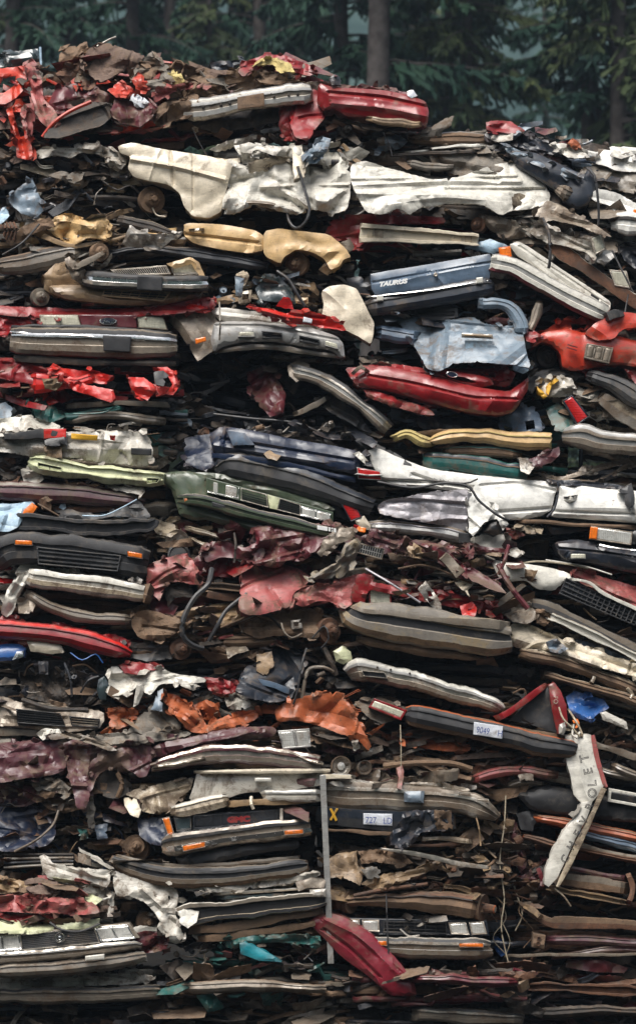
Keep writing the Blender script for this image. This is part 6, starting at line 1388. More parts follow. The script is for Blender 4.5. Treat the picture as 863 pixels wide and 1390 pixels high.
c = CARD('torn orange-rust car skin folded in peaks above the plum wreck, centre left', 320, 1010, -.12)
c.MASS(145, 950, 1005, 520, 950, 1010, [ORU, DRK, BRN, FAB2], n=7, dy=.15, junk=7, pal=[ORU, DRK, FAB2, BRN], ext=2.2)
c.S('torn_skin', [(146, 962), (160, 958), (180, 966), (188, 974), (176, 984), (160, 990), (148, 986)], ORU, -.26, amp=.06, Ln=.10)
c.S('dirt_slab', [(170, 996), (184, 980), (200, 962), (214, 944), (222, 936), (228, 952), (240, 968), (248, 988), (230, 996), (200, 1000)], FAB2, -.26, amp=.05, Ln=.12, rim=.2)
c.S('door_edge', [(206, 964), (214, 938), (222, 934), (220, 966)], GBL, -.34, amp=.02)
c.S('torn_skin', [(222, 938), (240, 944), (256, 954), (270, 966), (280, 984), (296, 988), (280, 996), (256, 994), (244, 978), (230, 962), (222, 952)], ORU, -.30, amp=.07, Ln=.10, rim=.2)
c.S('torn_skin', [(262, 958), (280, 950), (296, 958), (300, 972), (286, 980), (270, 974)], ORU, -.24, amp=.06, Ln=.08)
c.S('torn_skin', [(276, 992), (296, 976), (320, 966), (340, 962), (352, 966), (350, 974), (330, 986), (300, 994)], ORU, -.28, amp=.05, Ln=.12, rim=.2)
h = c.S('hood', [(372, 962), (392, 952), (420, 944), (446, 940), (466, 940), (478, 962), (490, 986), (504, 1012), (500, 1020), (484, 1002), (460, 996), (430, 984), (400, 978), (376, 980)], ORU, -.34, amp=.05, Ln=.2, bulge=.06, edge=10, rim=.4)
c.S('under_hood', [(376, 980), (420, 988), (470, 1000), (500, 1018), (470, 1016), (430, 1004), (390, 996)], BRN, -.22, amp=.04)
c.S('white_chain', [(476, 1006), (486, 1004), (488, 1016), (480, 1020)], W2, -.38, amp=.06, Ln=.03)
c.TORN(150, 938, 500, 1005, 60, [ORU, BRN, ORU, FAB2, ORU, DRK], dy=-.2, size=1.1)
c.JUNK(150, 940, 280, 990, 30, [ORU, BRN, FAB2, DRK, ORU], dy=-.20, size=.8)
c.JUNK(290, 945, 370, 980, 12, [ORU, DRK, NBLK, BRN], dy=-.08, size=.8)

c = CARD('dusty grey-plum car nose with black slatted grille, left edge', 70, 1003, -.10)
c.MASS(-80, 955, 1003, 150, 962, 1003, [GRY, PLUM, DRK, TAN2], n=5, dy=.18, junk=6, pal=PAL_ENG, ext=2.4)
c.S('nose', [(-20, 944), (10, 946), (22, 952), (60, 954), (100, 960), (140, 966), (142, 978), (136, 990), (90, 994), (40, 988), (-20, 984)], SIL2, -.22, amp=.02, Ln=.25, bulge=.08, edge=10, rim=.5)
c.GR([(22, 962), (82, 968), (90, 987), (24, 982)], 1, 6, -.33, BLK, BLK, 'grille', bw=1.2)
c.GR([(94, 972), (136, 976), (134, 988), (98, 986)], 1, 4, -.32, BLK, GRY, 'grille', bw=1.2)
c.B('bumper', [(-20, 992, 10), (60, 996, 10), (140, 998, 9)], [BRN, GRY], 'flat', -.2)
c.S('white_cloth', [(50, 996), (60, 988), (80, 990), (84, 996), (70, 1002), (58, 1006)], W, -.34, amp=.04, Ln=.06)

# ---- pickups etc
c = CARD('pickup tailgate corner with red tail lamp and black bumper carrying a white plate', 660, 1040, -.12, name='crushed_pickup')
c.MASS(490, 960, 1035, 790, 985, 1060, [BRN, DRK, ORU, DRK, RST], n=8, dy=.2, junk=8, pal=[BRN, DRK, RST, ORU, GRY], ext=2.4)
c.S('side_panel', [(478, 954), (500, 948), (520, 946), (552, 962), (560, 972), (540, 976), (520, 984), (500, 974)], FAB2, -.16, amp=.04, Ln=.15)
c.LAMP([(508, 948), (552, 964), (544, 978), (500, 960)], -.30, CLN, RED2, 1, 'tail_light', fr=3.)
b = c.B('bumper', [(552, 970, 26), (566, 972, 32), (620, 984, 30), (690, 1000, 30), (740, 1012, 28), (779, 1018, 24)], [BRN, ORU, RUB, RUB, PLA, RUB, RUB, RUB, BRN], 'round', -.34, wrap=(.10, .05), wl=.06, amp=.010, sc=1.2)
pq = [(643, 980), (682, 986), (681, 1003), (642, 997)]
pl = c.Q('licence_plate', pq, PLT, -.452, th=.02, bev=.6, amp=.003, parent=b)
c.TXT('9049', 645.5, 994.5, 9, ang=-9, dy=-.482, m=INK, parent=pl, sx=.72)
c.TXT('H', 674, 999.2, 9, ang=-9, dy=-.482, m=INK, parent=pl, sx=.8)
c.B('tailgate_edge', [(560, 962, 7), (640, 976, 8), (730, 996, 8), (770, 1002, 6)], [ORU, BRN], 'flat', -.26, amp=.01)
c.S('orange_beam', [(540, 996), (580, 1002), (640, 1012), (636, 1022), (590, 1018), (550, 1012)], ORU, -.12, amp=.03)
c.S('tube_lamp', [(700, 1044), (722, 1042), (724, 1060), (704, 1060)], SIL2, -.18, amp=.02, bulge=.05)
c.B('orange_arm', [(640, 1058, 12), (690, 1046, 16), (754, 1052, 14)], [ORU, ROSE], 'round', -.16, sc=.8, amp=.01)
c.T('wire', [(543, 984, 0), (544, 1012, -.02), (544, 1042, 0)], .006, WIRE, -.40)
c.S('pink_tag', [(538, 1042), (546, 1040), (548, 1050), (544, 1072), (538, 1070), (542, 1056)], ROSE, -.42, amp=.02)
c.JUNK(500, 985, 700, 1035, 36, [BRN, DRK, ORU, RST], dy=-.02, size=1.)
c.JUNK(640, 1020, 760, 1060, 26, [BRN, DRK, RST, ORU, GRY], dy=-.06, size=.9)

c = Thing('truck_bed_side', 'red triangular truck bed corner with black inner face standing on the black bumper', 'truck panel', 735, 995, -.2, None)
c.S('black_face', [(690, 978), (712, 958), (744, 932), (748, 944), (756, 994), (720, 984)], RUB, -.20, amp=.01, bulge=.02)
c.B('red_edge', [(674, 976, 8), (700, 960, 8), (740, 930, 8)], [RED2], 'flat', -.30, amp=.005)
c.S('red_side', [(744, 930), (752, 926), (760, 936), (768, 956), (770, 980), (764, 998), (756, 996), (748, 960)], RED2, -.28, amp=.01, bulge=.05, edge=7, rim=.1)
c.TXT('FO', 750.5, 945, 6.5, ang=-88, dy=-.37, m=CR, sx=.9)
c.S('white_stripe', [(759, 984), (766, 980), (768, 990), (764, 998), (758, 996)], W, -.36, amp=.004)
c.T('hose', [(758, 960, 0), (764, 976, -.03), (778, 990, -.02), (786, 1000, 0)], .010, WIRE, -.40)

# ---- plum wreck across lower left
c = CARD('mangled plum-coloured car side with gaping wheel arch, lower left', 200, 1075, -.26)
c.MASS(-80, 995, 1080, 440, 1000, 1060, [PLUM, DRK, FAB2, PLUM, BRN], n=9, dy=.15, junk=8, pal=[PLUM, DRK, BRN, FAB2, GRY], ext=2.)
c.S('rear_door', [(-20, 1012), (20, 1006), (60, 1006), (86, 1006), (92, 1024), (90, 1044), (70, 1052), (40, 1056), (10, 1062), (-20, 1064)], PLUM, -.26, amp=.045, Ln=.22, bulge=.12, edge=18, rim=.3, lines=[([(0, 1024), (84, 1014)], .02, 3)])
c.S('front_door', [(84, 1010), (100, 1002), (130, 1006), (146, 1014), (140, 1028), (126, 1040), (120, 1060), (122, 1084), (116, 1100), (104, 1096), (98, 1070), (92, 1044)], PLUM, -.28, amp=.06, Ln=.13, bulge=.06, rim=.25)
c.S('front_fender', [(136, 1020), (160, 1014), (184, 1006), (204, 1002), (208, 1020), (204, 1040), (200, 1054), (190, 1056), (178, 1048), (160, 1042), (142, 1046), (130, 1058), (124, 1076), (118, 1072), (118, 1050), (124, 1034)], PLUM, -.32, amp=.03, Ln=.18, bulge=.08, edge=9, rim=.3)
c.S('bumper_upper', [(206, 1014), (230, 1006), (254, 1002), (284, 994), (320, 988), (366, 986), (376, 992), (370, 1000), (330, 1004), (290, 1008), (250, 1014), (222, 1026), (208, 1028)], PLUM, -.32, amp=.02, Ln=.2, bulge=.07, edge=8, rim=.3)
c.LAMP([(377, 992), (420, 989), (422, 1014), (384, 1017)], -.34, LEN, SIL, 2, 'headlight', fr=2.5)
b = c.B('bumper', [(208, 1042, 16), (230, 1036, 22), (290, 1024, 26), (340, 1024, 28), (380, 1028, 26), (432, 1036, 20)], [PLUM, PLUM, CHR2, PLUM, PLUM, CHR2, PLUM, GRY, PLUM], 'bumper', -.36, wrap=(.10, .06), wl=.08, amp=.014, sc=1.)
c.B('chrome_strip', [(384, 1020, 5), (410, 1028, 6), (436, 1036, 6)], [CHR2], 'round', -.42, sc=.4)
c.B('chrome_strip', [(210, 1040, 4), (240, 1036, 6), (280, 1028, 5)], [CHR2], 'round', -.45, sc=.4)
c.S('dirt_mat', [(110, 1002), (150, 994), (200, 994), (240, 990), (262, 996), (230, 1004), (200, 1008), (160, 1014), (130, 1010)], FAB2, -.30, amp=.04, Ln=.1, rim=.3)
c.S('grey_strip', [(64, 998), (90, 994), (120, 1000), (150, 1012), (160, 1018), (150, 1020), (120, 1008), (90, 1002), (70, 1004)], GRY, -.36, amp=.02)
c.S('inner_arch', [(130, 1062), (142, 1048), (160, 1046), (174, 1054), (176, 1076), (160, 1084), (140, 1080)], DRK, -.16, amp=.05)
c.T('strut', [(160, 1050, 0), (166, 1064, -.04), (160, 1082, 0)], .025, BRN, -.24)
c.S('underside_fold', [(40, 1060), (80, 1056), (96, 1070), (90, 1080), (60, 1072)], FAB2, -.22, amp=.06, Ln=.08)
c.TORN(0, 1000, 440, 1095, 40, [PLUM, PLUM, FAB2, MAR, BRN, GRY], dy=-.2, size=1.3)
c.JUNK(0, 1050, 120, 1095, 30, [PLUM, FAB2, DRK, TAN2, CR2, BRN], dy=-.20, size=.8)
c.JUNK(190, 990, 440, 1040, 20, [FAB2, PLUM, DRK, GRY], dy=-.18, size=.7)

c = CARD('white pickup tailgate standing above a beige folded panel and short white bumper', 310, 1112, -.30, name='crushed_pickup')
c.MASS(165, 1058, 1110, 445, 1052, 1106, [TAN2, DRK, CR2, BRN], n=6, dy=.18, junk=6, pal=PAL_BRN, ext=2.4)
c.S('tailgate', [(268, 1048), (290, 1046), (440, 1044), (445, 1048), (440, 1056), (438, 1066), (380, 1074), (330, 1076), (290, 1090), (256, 1086), (262, 1070)], W2, -.26, amp=.008, Ln=.4, bulge=.05, edge=6, rim=.25, rag=.5)
c.B('tailgate_top_edge', [(266, 1048, 6), (350, 1047, 6), (446, 1046, 6)], [W, CR], 'flat', -.34, amp=.003)
c.Q('handle', [(346, 1056), (368, 1056), (368, 1061), (346, 1061)], W, -.36, th=.04)
c.S('beige_panel', [(168, 1078), (190, 1070), (230, 1062), (264, 1054), (258, 1074), (240, 1088), (232, 1100), (206, 1106), (192, 1100), (190, 1084)], CR2, -.22, amp=.035, Ln=.16, rim=.2)
c.S('beige_side', [(168, 1082), (186, 1084), (192, 1100), (188, 1110), (176, 1106), (170, 1094)], CR, -.26, amp=.02, bulge=.05)
c.B('bumper', [(234, 1101, 18), (250, 1099, 22), (286, 1090, 20), (308, 1086, 16)], [CR2, W2, W, CR, CR2], 'round', -.34, sc=1., amp=.004)
c.B('bumper', [(358, 1082, 16), (370, 1080, 18), (434, 1080, 16)], [W, SIL, W, SIL, W2], 'bumper', -.34, amp=.004, sc=.8)
c.B('hitch_bar', [(308, 1092, 8), (340, 1090, 8), (378, 1088, 8), (430, 1086, 6)], [CR2, TAN2], 'flat', -.30)
c.T('hitch', [(341, 1082, 0), (341, 1092, -.06), (344, 1098, -.04)], .018, CR, -.36)
c.JUNK(170, 1100, 250, 1116, 8, PAL_BRN, dy=-.1, size=.8)

c = CARD('dark blue crushed car with greasy mechanical tangle and pulley, lower left edge', 80, 1190, -.16)
c.MASS(-80, 1085, 1200, 215, 1100, 1190, [NAVY, DRK, BRN, DRK2], n=12, dy=.22, junk=15, pal=[DRK, NAVY, BRN, DRK2, RST, TEAL], ext=2.2)
c.S('fender', [(-20, 1096), (16, 1088), (40, 1090), (64, 1108), (78, 1130), (70, 1146), (40, 1154), (10, 1156), (-20, 1152)], NAVY, -.16, amp=.06, Ln=.2, bulge=.08)
c.S('teal_scrap', [(106, 1124), (118, 1126), (120, 1138), (108, 1140)], TEAL, -.24, amp=.04, Ln=.05)
c.S('blue_scrap', [(128, 1120), (146, 1118), (146, 1138), (132, 1140)], BLU, -.2, amp=.03)
c.HUB(184, 1152, 19, -.20, BRN, kind='pulley', yaw=-.2)
c.HUB(186, 1148, 11, -.30, BRN, kind='pulley', yaw=-.2)
for k in range(4): c.T('leaf_spring', [(6, 1160 + 6 * k, 0), (50, 1160 + 5 * k, -.03), (100, 1160 + 4.5 * k, 0)], .015, [DRK, GRY, DRK2, GRY][k], -.2)
c.T('cable', [(20, 1156, 0), (50, 1140, -.06), (72, 1120, -.04), (80, 1100, 0)], .013, GRY, -.30)
c.S('brown_cloth', [(52, 1086), (80, 1078), (104, 1086), (112, 1098), (90, 1104), (66, 1098)], BRN, -.2, amp=.06, Ln=.08)
c.S('drooping_cloth', [(112, 1080), (124, 1078), (130, 1100), (126, 1122), (120, 1124), (116, 1104)], FAB2, -.3, amp=.03, Ln=.08)
c.TORN(0, 1085, 215, 1200, 50, [DRK, NAVY, BRN, RST, DRK2], dy=-.14, size=1.2)
c.JUNK(60, 1095, 215, 1195, 90, [DRK, BRN, RST, DRK2, NAVY, GRY, TAN2], dy=-.12, size=.9)
c.JUNK(0, 1150, 100, 1200, 24, [DRK, BRN, GRY, RST], dy=-.12, size=.9)

c = CARD('dark blue truck front with red grille letters, chrome bumper and two orange lamps', 310, 1185, -.30, name='crushed_pickup')
c.MASS(185, 1105, 1180, 425, 1098, 1165, [NAVY, DRK, RUB], n=6, dy=.25, junk=6, pal=PAL_DARK, ext=2.4)
c.S('fender', [(186, 1112), (205, 1108), (220, 1110), (228, 1132), (226, 1150), (204, 1146), (190, 1134)], NAVY, -.2, amp=.02, bulge=.12, edge=14)
c.GR([(262, 1106), (414, 1096), (414, 1113), (262, 1126)], 4, 1, -.24, NBLK, RUB, 'grille', fr=2., bw=1.5)
c.TXT('GMC', 309, 1116.5, 7.2, ang=3.5, dy=-.30, m=RED2, sx=1.35, bold=.006, kind='grille_letters', ext=.006)
c.B('divider', [(382, 1098, 4), (382, 1112, 4)], [CHR2], 'flat', -.29, sc=.4, wrap=(0, 0), tape=(1, 1))
c.LAMP([(236, 1109), (260, 1108), (260, 1126), (240, 1129)], -.28, GLS, PLA, 1, 'headlight', fr=2.)
c.LAMP([(220, 1111), (230, 1109), (236, 1130), (228, 1134)], -.30, AMB, CHR2, 1, 'turn_signal', fr=1.)
b = c.B('bumper', [(222, 1148, 22), (236, 1146, 30), (300, 1136, 28), (360, 1128, 28), (404, 1124, 28), (419, 1122, 26)], [CHR, CHR, SIL2, RUB, RUB, SIL2, CHR, CHR, CHR2], 'bumper', -.36, wrap=(.14, .04), wl=.08, amp=.005, sc=1.2)
c.LAMP([(247, 1148), (279, 1142), (279, 1150), (249, 1156)], -.47, AMB, CHR2, 1, 'turn_signal', fr=.8)
c.LAMP([(385, 1127), (412, 1125), (412, 1132), (386, 1134)], -.47, AMB, CHR2, 1, 'turn_signal', fr=.8)
c.S('air_dam', [(238, 1164), (260, 1158), (320, 1148), (404, 1140), (406, 1152), (370, 1156), (330, 1162), (300, 1170), (270, 1176), (244, 1174)], RUB, -.28, amp=.01, bulge=.08, edge=8, rim=.3)

c = CARD('flattened car with long dusty black bumper curving up at its left end, lower centre', 290, 1206, -.30)
c.MASS(150, 1165, 1205, 425, 1160, 1196, [DRK, BRN, RUB], n=4, dy=.2, junk=7, pal=PAL_BRN, ext=2.4)
b = c.B('bumper', [(153, 1166, 12), (176, 1178, 22), (230, 1190, 26), (300, 1190, 28), (370, 1182, 26), (410, 1176, 24), (416, 1174, 18)], [BRN, GRY, RUB, PLA, RUB, RUB, PLA, GRY, BRN], 'bumper', -.32, wrap=(.14, .05), wl=.12, amp=.008, sc=1.)
c.B('bumper_top', [(160, 1162, 6), (220, 1176, 8), (300, 1174, 8), (404, 1164, 7)], [BRN, GRY], 'flat', -.28, amp=.01)

c = CARD('white crushed car side with torn fender flaps and dark wheel well, lower left', 200, 1275, -.32)
c.MASS(60, 1180, 1262, 260, 1190, 1275, [W2, DRK, BRN, GRY], n=8, dy=.22, junk=9, pal=PAL_ENG, ext=1.8)
c.S('door', [(54, 1162), (62, 1160), (72, 1172), (100, 1178), (130, 1180), (153, 1182), (150, 1200), (146, 1206), (120, 1196), (90, 1196), (66, 1192), (58, 1180)], W2, -.30, amp=.022, Ln=.14, bulge=.06, edge=8, rim=.3)
c.S('door_lower', [(90, 1196), (120, 1198), (146, 1208), (150, 1240), (140, 1242), (130, 1224), (112, 1210)], W2, -.24, amp=.05, Ln=.12)
c.S('fender', [(154, 1182), (180, 1190), (210, 1196), (236, 1200), (242, 1216), (238, 1240), (244, 1258), (252, 1272), (244, 1278), (226, 1266), (212, 1242), (198, 1224), (178, 1218), (156, 1216)], W2, -.34, amp=.03, Ln=.13, bulge=.06, edge=9, rim=.3, holes=[[(228, 1216), (231, 1216), (231, 1222), (229, 1222)]])
c.S('rear_fender_strip', [(148, 1210), (156, 1212), (154, 1244), (146, 1244)], W2, -.28, amp=.02)
c.T('white_rod', [(124, 1226, 0), (150, 1218, 0)], .010, W, -.36)
c.HUB(200, 1252, 14, -.10, BRN, yaw=.3)
c.S('red_cloth', [(176, 1262), (200, 1260), (230, 1272), (226, 1290), (196, 1294), (176, 1284)], MAR, -.16, amp=.06, Ln=.1)
c.TORN(60, 1165, 250, 1275, 36, [W2, W, W2, GRY, DRK], dy=-.26, size=1.)
c.JUNK(156, 1222, 240, 1275, 24, PAL_DARK, dy=-.04, size=.9)
c.JUNK(70, 1200, 150, 1220, 8, [W2, GRY, DRK], dy=-.1, size=.7)

c = CARD('stack of beige-edged trim, glass strips and bent bumper under the long black bumper', 350, 1278, -.30)
c.MASS(240, 1205, 1275, 445, 1195, 1262, [GRY, CR2, DRK, BRN, RUB], n=9, dy=.2, junk=9, pal=[GRY, CR2, DRK, ALU, BRN], ext=2.4)
c.S('hood_edge', [(248, 1204), (262, 1200), (290, 1204), (340, 1196), (380, 1188), (430, 1182), (436, 1188), (400, 1198), (350, 1206), (290, 1212), (256, 1210)], W2, -.30, amp=.03, Ln=.14, rim=.6)
for k, (a_, b_, h_) in enumerate(((1214, 1206, 4), (1219, 1214, 5), (1224, 1220, 3))):
    c.B('glass_strip', [(290 + 8 * k, a_, h_), (350, (a_ + b_) / 2, h_), (418, b_, h_)], [[CHR2], [GLS], [SIL]][k], 'flat', -.28, sc=.5, amp=.005)
c.S('lamp_body', [(400, 1198), (424, 1190), (442, 1196), (440, 1206), (418, 1206), (406, 1210)], SIL2, -.34, amp=.02)
c.S('white_plate', [(420, 1208), (442, 1206), (442, 1218), (422, 1218)], W2, -.36, amp=.01)
b = c.B('bumper', [(240, 1244, 20), (252, 1242, 26), (300, 1236, 24), (360, 1230, 24), (420, 1224, 24), (440, 1222, 18)], [CR2, W2, GRY, RUB, RUB, CR2, RUB, CR2, BRN], 'channel', -.32, wrap=(.1, .05), wl=.08, amp=.010, sc=1.)
c.S('bumper_end', [(240, 1238), (252, 1232), (270, 1238), (268, 1252), (256, 1260), (244, 1252)], W, -.40, amp=.02, bulge=.04)
c.B('lower_bar', [(258, 1262, 12), (320, 1256, 12), (400, 1244, 10), (436, 1238, 10)], [CR2, GRY, BRN], 'flat', -.26, amp=.02)
c.B('lower_bar', [(270, 1274, 8), (340, 1268, 10), (440, 1250, 8)], [GRY, BRN], 'flat', -.22, amp=.02)
c.TORN(240, 1195, 440, 1275, 30, [W2, CR2, GRY, RUB, BRN], dy=-.2, size=1.)
c.JUNK(240, 1208, 300, 1240, 14, PAL_DARK, dy=-.16, size=.9)

c = CARD('torn rose-red cloth and pale yellow panels over a flattened car, bottom left corner', 70, 1262, -.40)
c.MASS(-80, 1200, 1262, 145, 1225, 1265, [ROSE, FAB, BRN, PGR, DRK], n=7, dy=.14, junk=9, pal=[ROSE, FAB, BRN, DRK, TAN2], ext=2.)
c.S('tan_cloth', [(-20, 1194), (10, 1192), (34, 1196), (44, 1206), (30, 1214), (-20, 1214)], TAN2, -.24, amp=.06, Ln=.1, rim=.3)
c.S('brown_cloth', [(34, 1204), (60, 1202), (100, 1208), (118, 1216), (90, 1222), (50, 1218)], FAB, -.24, amp=.06, Ln=.1, rim=.3)
c.S('rose_cloth', [(-20, 1216), (20, 1214), (60, 1218), (100, 1220), (130, 1226), (136, 1240), (110, 1242), (76, 1240), (40, 1240), (-20, 1236)], ROSE, -.32, amp=.07, Ln=.11, rim=.3)
c.S('red_edge', [(-20, 1240), (40, 1242), (80, 1246), (60, 1252), (-20, 1250)], RED2, -.26, amp=.04, Ln=.1)
c.S('yellow_panel', [(-20, 1250), (30, 1250), (44, 1252), (48, 1246), (52, 1254), (74, 1256), (74, 1264), (40, 1268), (-20, 1268)], PGR, -.32, amp=.02, rim=.3)
c.S('yellow_panel', [(76, 1256), (110, 1250), (134, 1248), (136, 1256), (110, 1262), (84, 1262)], PGR, -.34, amp=.02, rim=.2)
c.T('trim_seal', [(68, 1252, 0), (84, 1262, -.03), (110, 1264, -.03), (136, 1254, 0)], .012, RUB, -.42)
c.TORN(0, 1196, 136, 1262, 40, [ROSE, ROSE, FAB, BRN, PGR, RED2], dy=-.3, size=1.)
c.JUNK(0, 1196, 130, 1240, 26, [ROSE, FAB, BRN, DRK], dy=-.28, size=.7)

c = CARD('silver-trimmed car front with black grille, ring emblem and twin headlamps, bottom left corner', 90, 1310, -.46)
c.MASS(-80, 1272, 1320, 185, 1268, 1320, [GRY, DRK, SIL2], n=5, dy=.25, junk=4, pal=PAL_DARK, ext=2.6)
c.Q('grille_panel', [(-30, 1271), (176, 1253), (190, 1273), (-30, 1290)], SIL2, -.20, th=.15, n=(8, 3))
g = c.GR([(27, 1268), (128, 1259), (136, 1280), (30, 1290)], 1, 9, -.25, CHR2, PLA, 'grille', fr=1.2, bw=1.5)
mb = MB(); pc = P(81.5, 1273, depth(81, 1273) - .46 - .30)
mb.lathe(pc, (0, -1, 0), [(-.03, .052), (.0, .052), (.006, .048), (.006, .038), (.0, .034), (-.01, .030)], CHR, n=26); mb.lathe(pc, (0, -1, 0), [(-.02, .022), (.004, .020), (.008, .01), (.008, 0)], CHR, n=16); c._b(mb, 'ring_emblem', g)
c.LAMP([(128, 1259), (173, 1255), (184, 1274), (137, 1278)], -.26, LEN, CHR, 2, 'headlight', fr=2.)
c.LAMP([(-20, 1272), (26, 1268), (30, 1289), (-20, 1293)], -.26, LEN, CHR, 2, 'headlight', fr=2.)
c.B('bumper', [(-30, 1302, 16), (60, 1297, 16), (140, 1288, 16), (186, 1283, 14), (190, 1284, 10)], [CHR, SIL, CHR2, SIL, SIL2], 'bumper', -.34, amp=.004, sc=1., wrap=(0, .1))
c.B('lower_bumper', [(-30, 1320, 20), (60, 1316, 22), (150, 1306, 22), (196, 1298, 16)], [SIL, W2, SIL2, GRY], 'round', -.32, amp=.006, wrap=(0, .1))
c.Q('tow_plate', [(116, 1298), (142, 1295), (142, 1302), (116, 1304)], W, -.44, th=.03)

c = Thing('metal_strap', 'long thin grey metal strap hanging vertically down the lower centre', 'metal strap', 445, 1300, -.62)
c.Q('strap', [(434, 1052), (442, 1052), (453, 1308), (445, 1308)], SIL, 0, th=.012, n=(2, 24), amp=.004, bev=.6)
c.B('strap_hook', [(438, 1054, 7), (456, 1054, 7), (476, 1055, 6)], [CR], 'flat', .02, sc=.3, amp=.004, wrap=(0, 0))

c = Thing('loose_wire', 'thin brown wire dangling down the dark gap at lower right', 'wire', 682, 1300, -.28)
c.T('wire', [(686, 1080, 0), (684, 1120, -.03), (678, 1170, 0), (684, 1220, -.03), (680, 1260, 0), (690, 1310, 0)], .007, WIRE, 0)

# ---- centre-right lower column
c = CARD('crushed car with dull brown chrome bumper and silver side nozzles, lower centre', 560, 1100, -.12)
c.MASS(440, 1030, 1090, 700, 1040, 1100, [DRK, BRN, PLUM, GRY], n=7, dy=.16, junk=12, pal=[DRK, BRN, GRY, ALU, RST], ext=2.4)
b = c.B('bumper', [(444, 1078, 30), (470, 1080, 38), (530, 1082, 38), (600, 1086, 34), (640, 1092, 34), (666, 1104, 26), (673, 1110, 18)], [CHR2, GRY, SIL2, CHR2, GRY, SIL2, CHR2, SIL2, GRY], 'bumper', -.30, wrap=(.10, .14), wl=.12, amp=.012, sc=1.2)
c.S('bumper_lip', [(444, 1062), (480, 1058), (520, 1064), (560, 1062), (600, 1062), (640, 1072), (620, 1076), (580, 1070), (540, 1074), (500, 1070), (460, 1070)], CHR2, -.34, amp=.02, Ln=.1, rim=.15)
c.B('chrome_end', [(446, 1054, 7), (464, 1054, 8), (480, 1056, 7)], [W, SIL], 'round', -.40, sc=.5)
c.S('blue_patch', [(548, 1074), (576, 1074), (574, 1090), (548, 1088)], GBL, -.40, amp=.01)
for x, z in ((470, 1062), (630, 1078), (654, 1086)):
    c.LAMP([(x - 9, z - 3), (x + 9, z - 1), (x + 9, z + 4), (x - 9, z + 2)], -.385, SIL2, CHR2, 1, 'bumper_slot', fr=1.)
mb = MB(); mb.lathe(P(463, 1040, depth(463, 1040) - .36), (.2, -1, .1), [(-.1, .04), (-.1, .10), (0, .11), (.01, .10), (-.03, .08), (-.04, .05), (.0, .04), (.01, 0)], [BRN, GRY, BRN, CHR2, CHR2, CHR2, LEN], n=20); c._b(mb, 'lamp_bowl', None)
mb = MB(); mb.lathe(P(495, 1042, depth(495, 1042) - .32), (.3, -1, .1), [(-.1, .07), (0, .08), (.01, .07), (-.03, .05), (-.03, 0)], GRY, n=18); c._b(mb, 'lamp_bowl', None)
c.S('plum_scrap', [(430, 1000), (456, 998), (476, 1004), (482, 1020), (460, 1026), (438, 1020)], PLUM, -.14, amp=.06, Ln=.12)
c.T('hose', [(520, 1040, 0), (560, 1036, -.04), (610, 1036, -.04), (640, 1044, 0)], .03, BRN, -.22)
c.TORN(440, 990, 700, 1075, 50, [PLUM, BRN, GRY, DRK, RST, FAB], dy=-.16, size=1.2)
c.JUNK(440, 1000, 700, 1070, 80, [DRK, BRN, GRY, ALU, RST, PLUM], dy=-.14, size=.9)

c = CARD('black bumper with white licence plate and small yellow cross, lower centre', 560, 1150, -.10)
c.MASS(430, 1098, 1150, 700, 1100, 1160, [RUB, DRK, BRN, DRK], n=6, dy=.18, junk=9, pal=[DRK, BRN, NBLK, RST], ext=2.4)
b = c.B('bumper', [(432, 1104, 22), (450, 1108, 26), (520, 1114, 28), (590, 1116, 26), (616, 1116, 22)], [BRN, RUB, NBLK, RUB, NBLK, RUB, RUB, RUB, BRN], 'flat', -.32, wrap=(.05, .05), amp=.006, sc=1.4)
pl = c.Q('licence_plate', [(493, 1104), (532, 1105), (532, 1121), (493, 1119)], PLT, -.37, th=.02, bev=.6, amp=.003, parent=b)
c.TXT('727', 495.5, 1117, 8.5, ang=-1.5, dy=-.40, m=INK, parent=pl, sx=.85)
c.TXT('LD', 519.5, 1118, 8.5, ang=-1.5, dy=-.40, m=INK, parent=pl, sx=.85)
for q in ([(447, 1098), (450, 1097), (458, 1113), (455, 1115)], [(456, 1097), (459, 1098), (450, 1114), (447, 1113)]): c.Q('yellow_cross', q, YEL, -.37, parent=b, th=.02, bev=.4)
c.S('mud_bag', [(532, 1128), (544, 1112), (560, 1100), (590, 1100), (612, 1102), (614, 1118), (600, 1128), (570, 1130), (562, 1144), (548, 1152), (530, 1150)], NBLK, -.40, amp=.06, Ln=.1)
c.S('brown_block', [(588, 1100), (612, 1102), (614, 1126), (592, 1126)], BRN, -.44, amp=.04, Ln=.08)
c.B('lower_edge', [(436, 1126, 5), (500, 1130, 5), (540, 1132, 5)], [BRN], 'flat', -.34, sc=.6)
c.B('pale_strip', [(568, 1140, 6), (600, 1138, 7), (640, 1142, 5)], [CR2], 'flat', -.30, amp=.01)
c.T('wire', [(646, 1110, 0), (650, 1126, -.03), (652, 1148, 0)], .009, TAN2, -.34)
c.JUNK(590, 1108, 700, 1165, 36, [DRK, BRN, RST, GRY, TAN2], dy=-.10, size=.9)

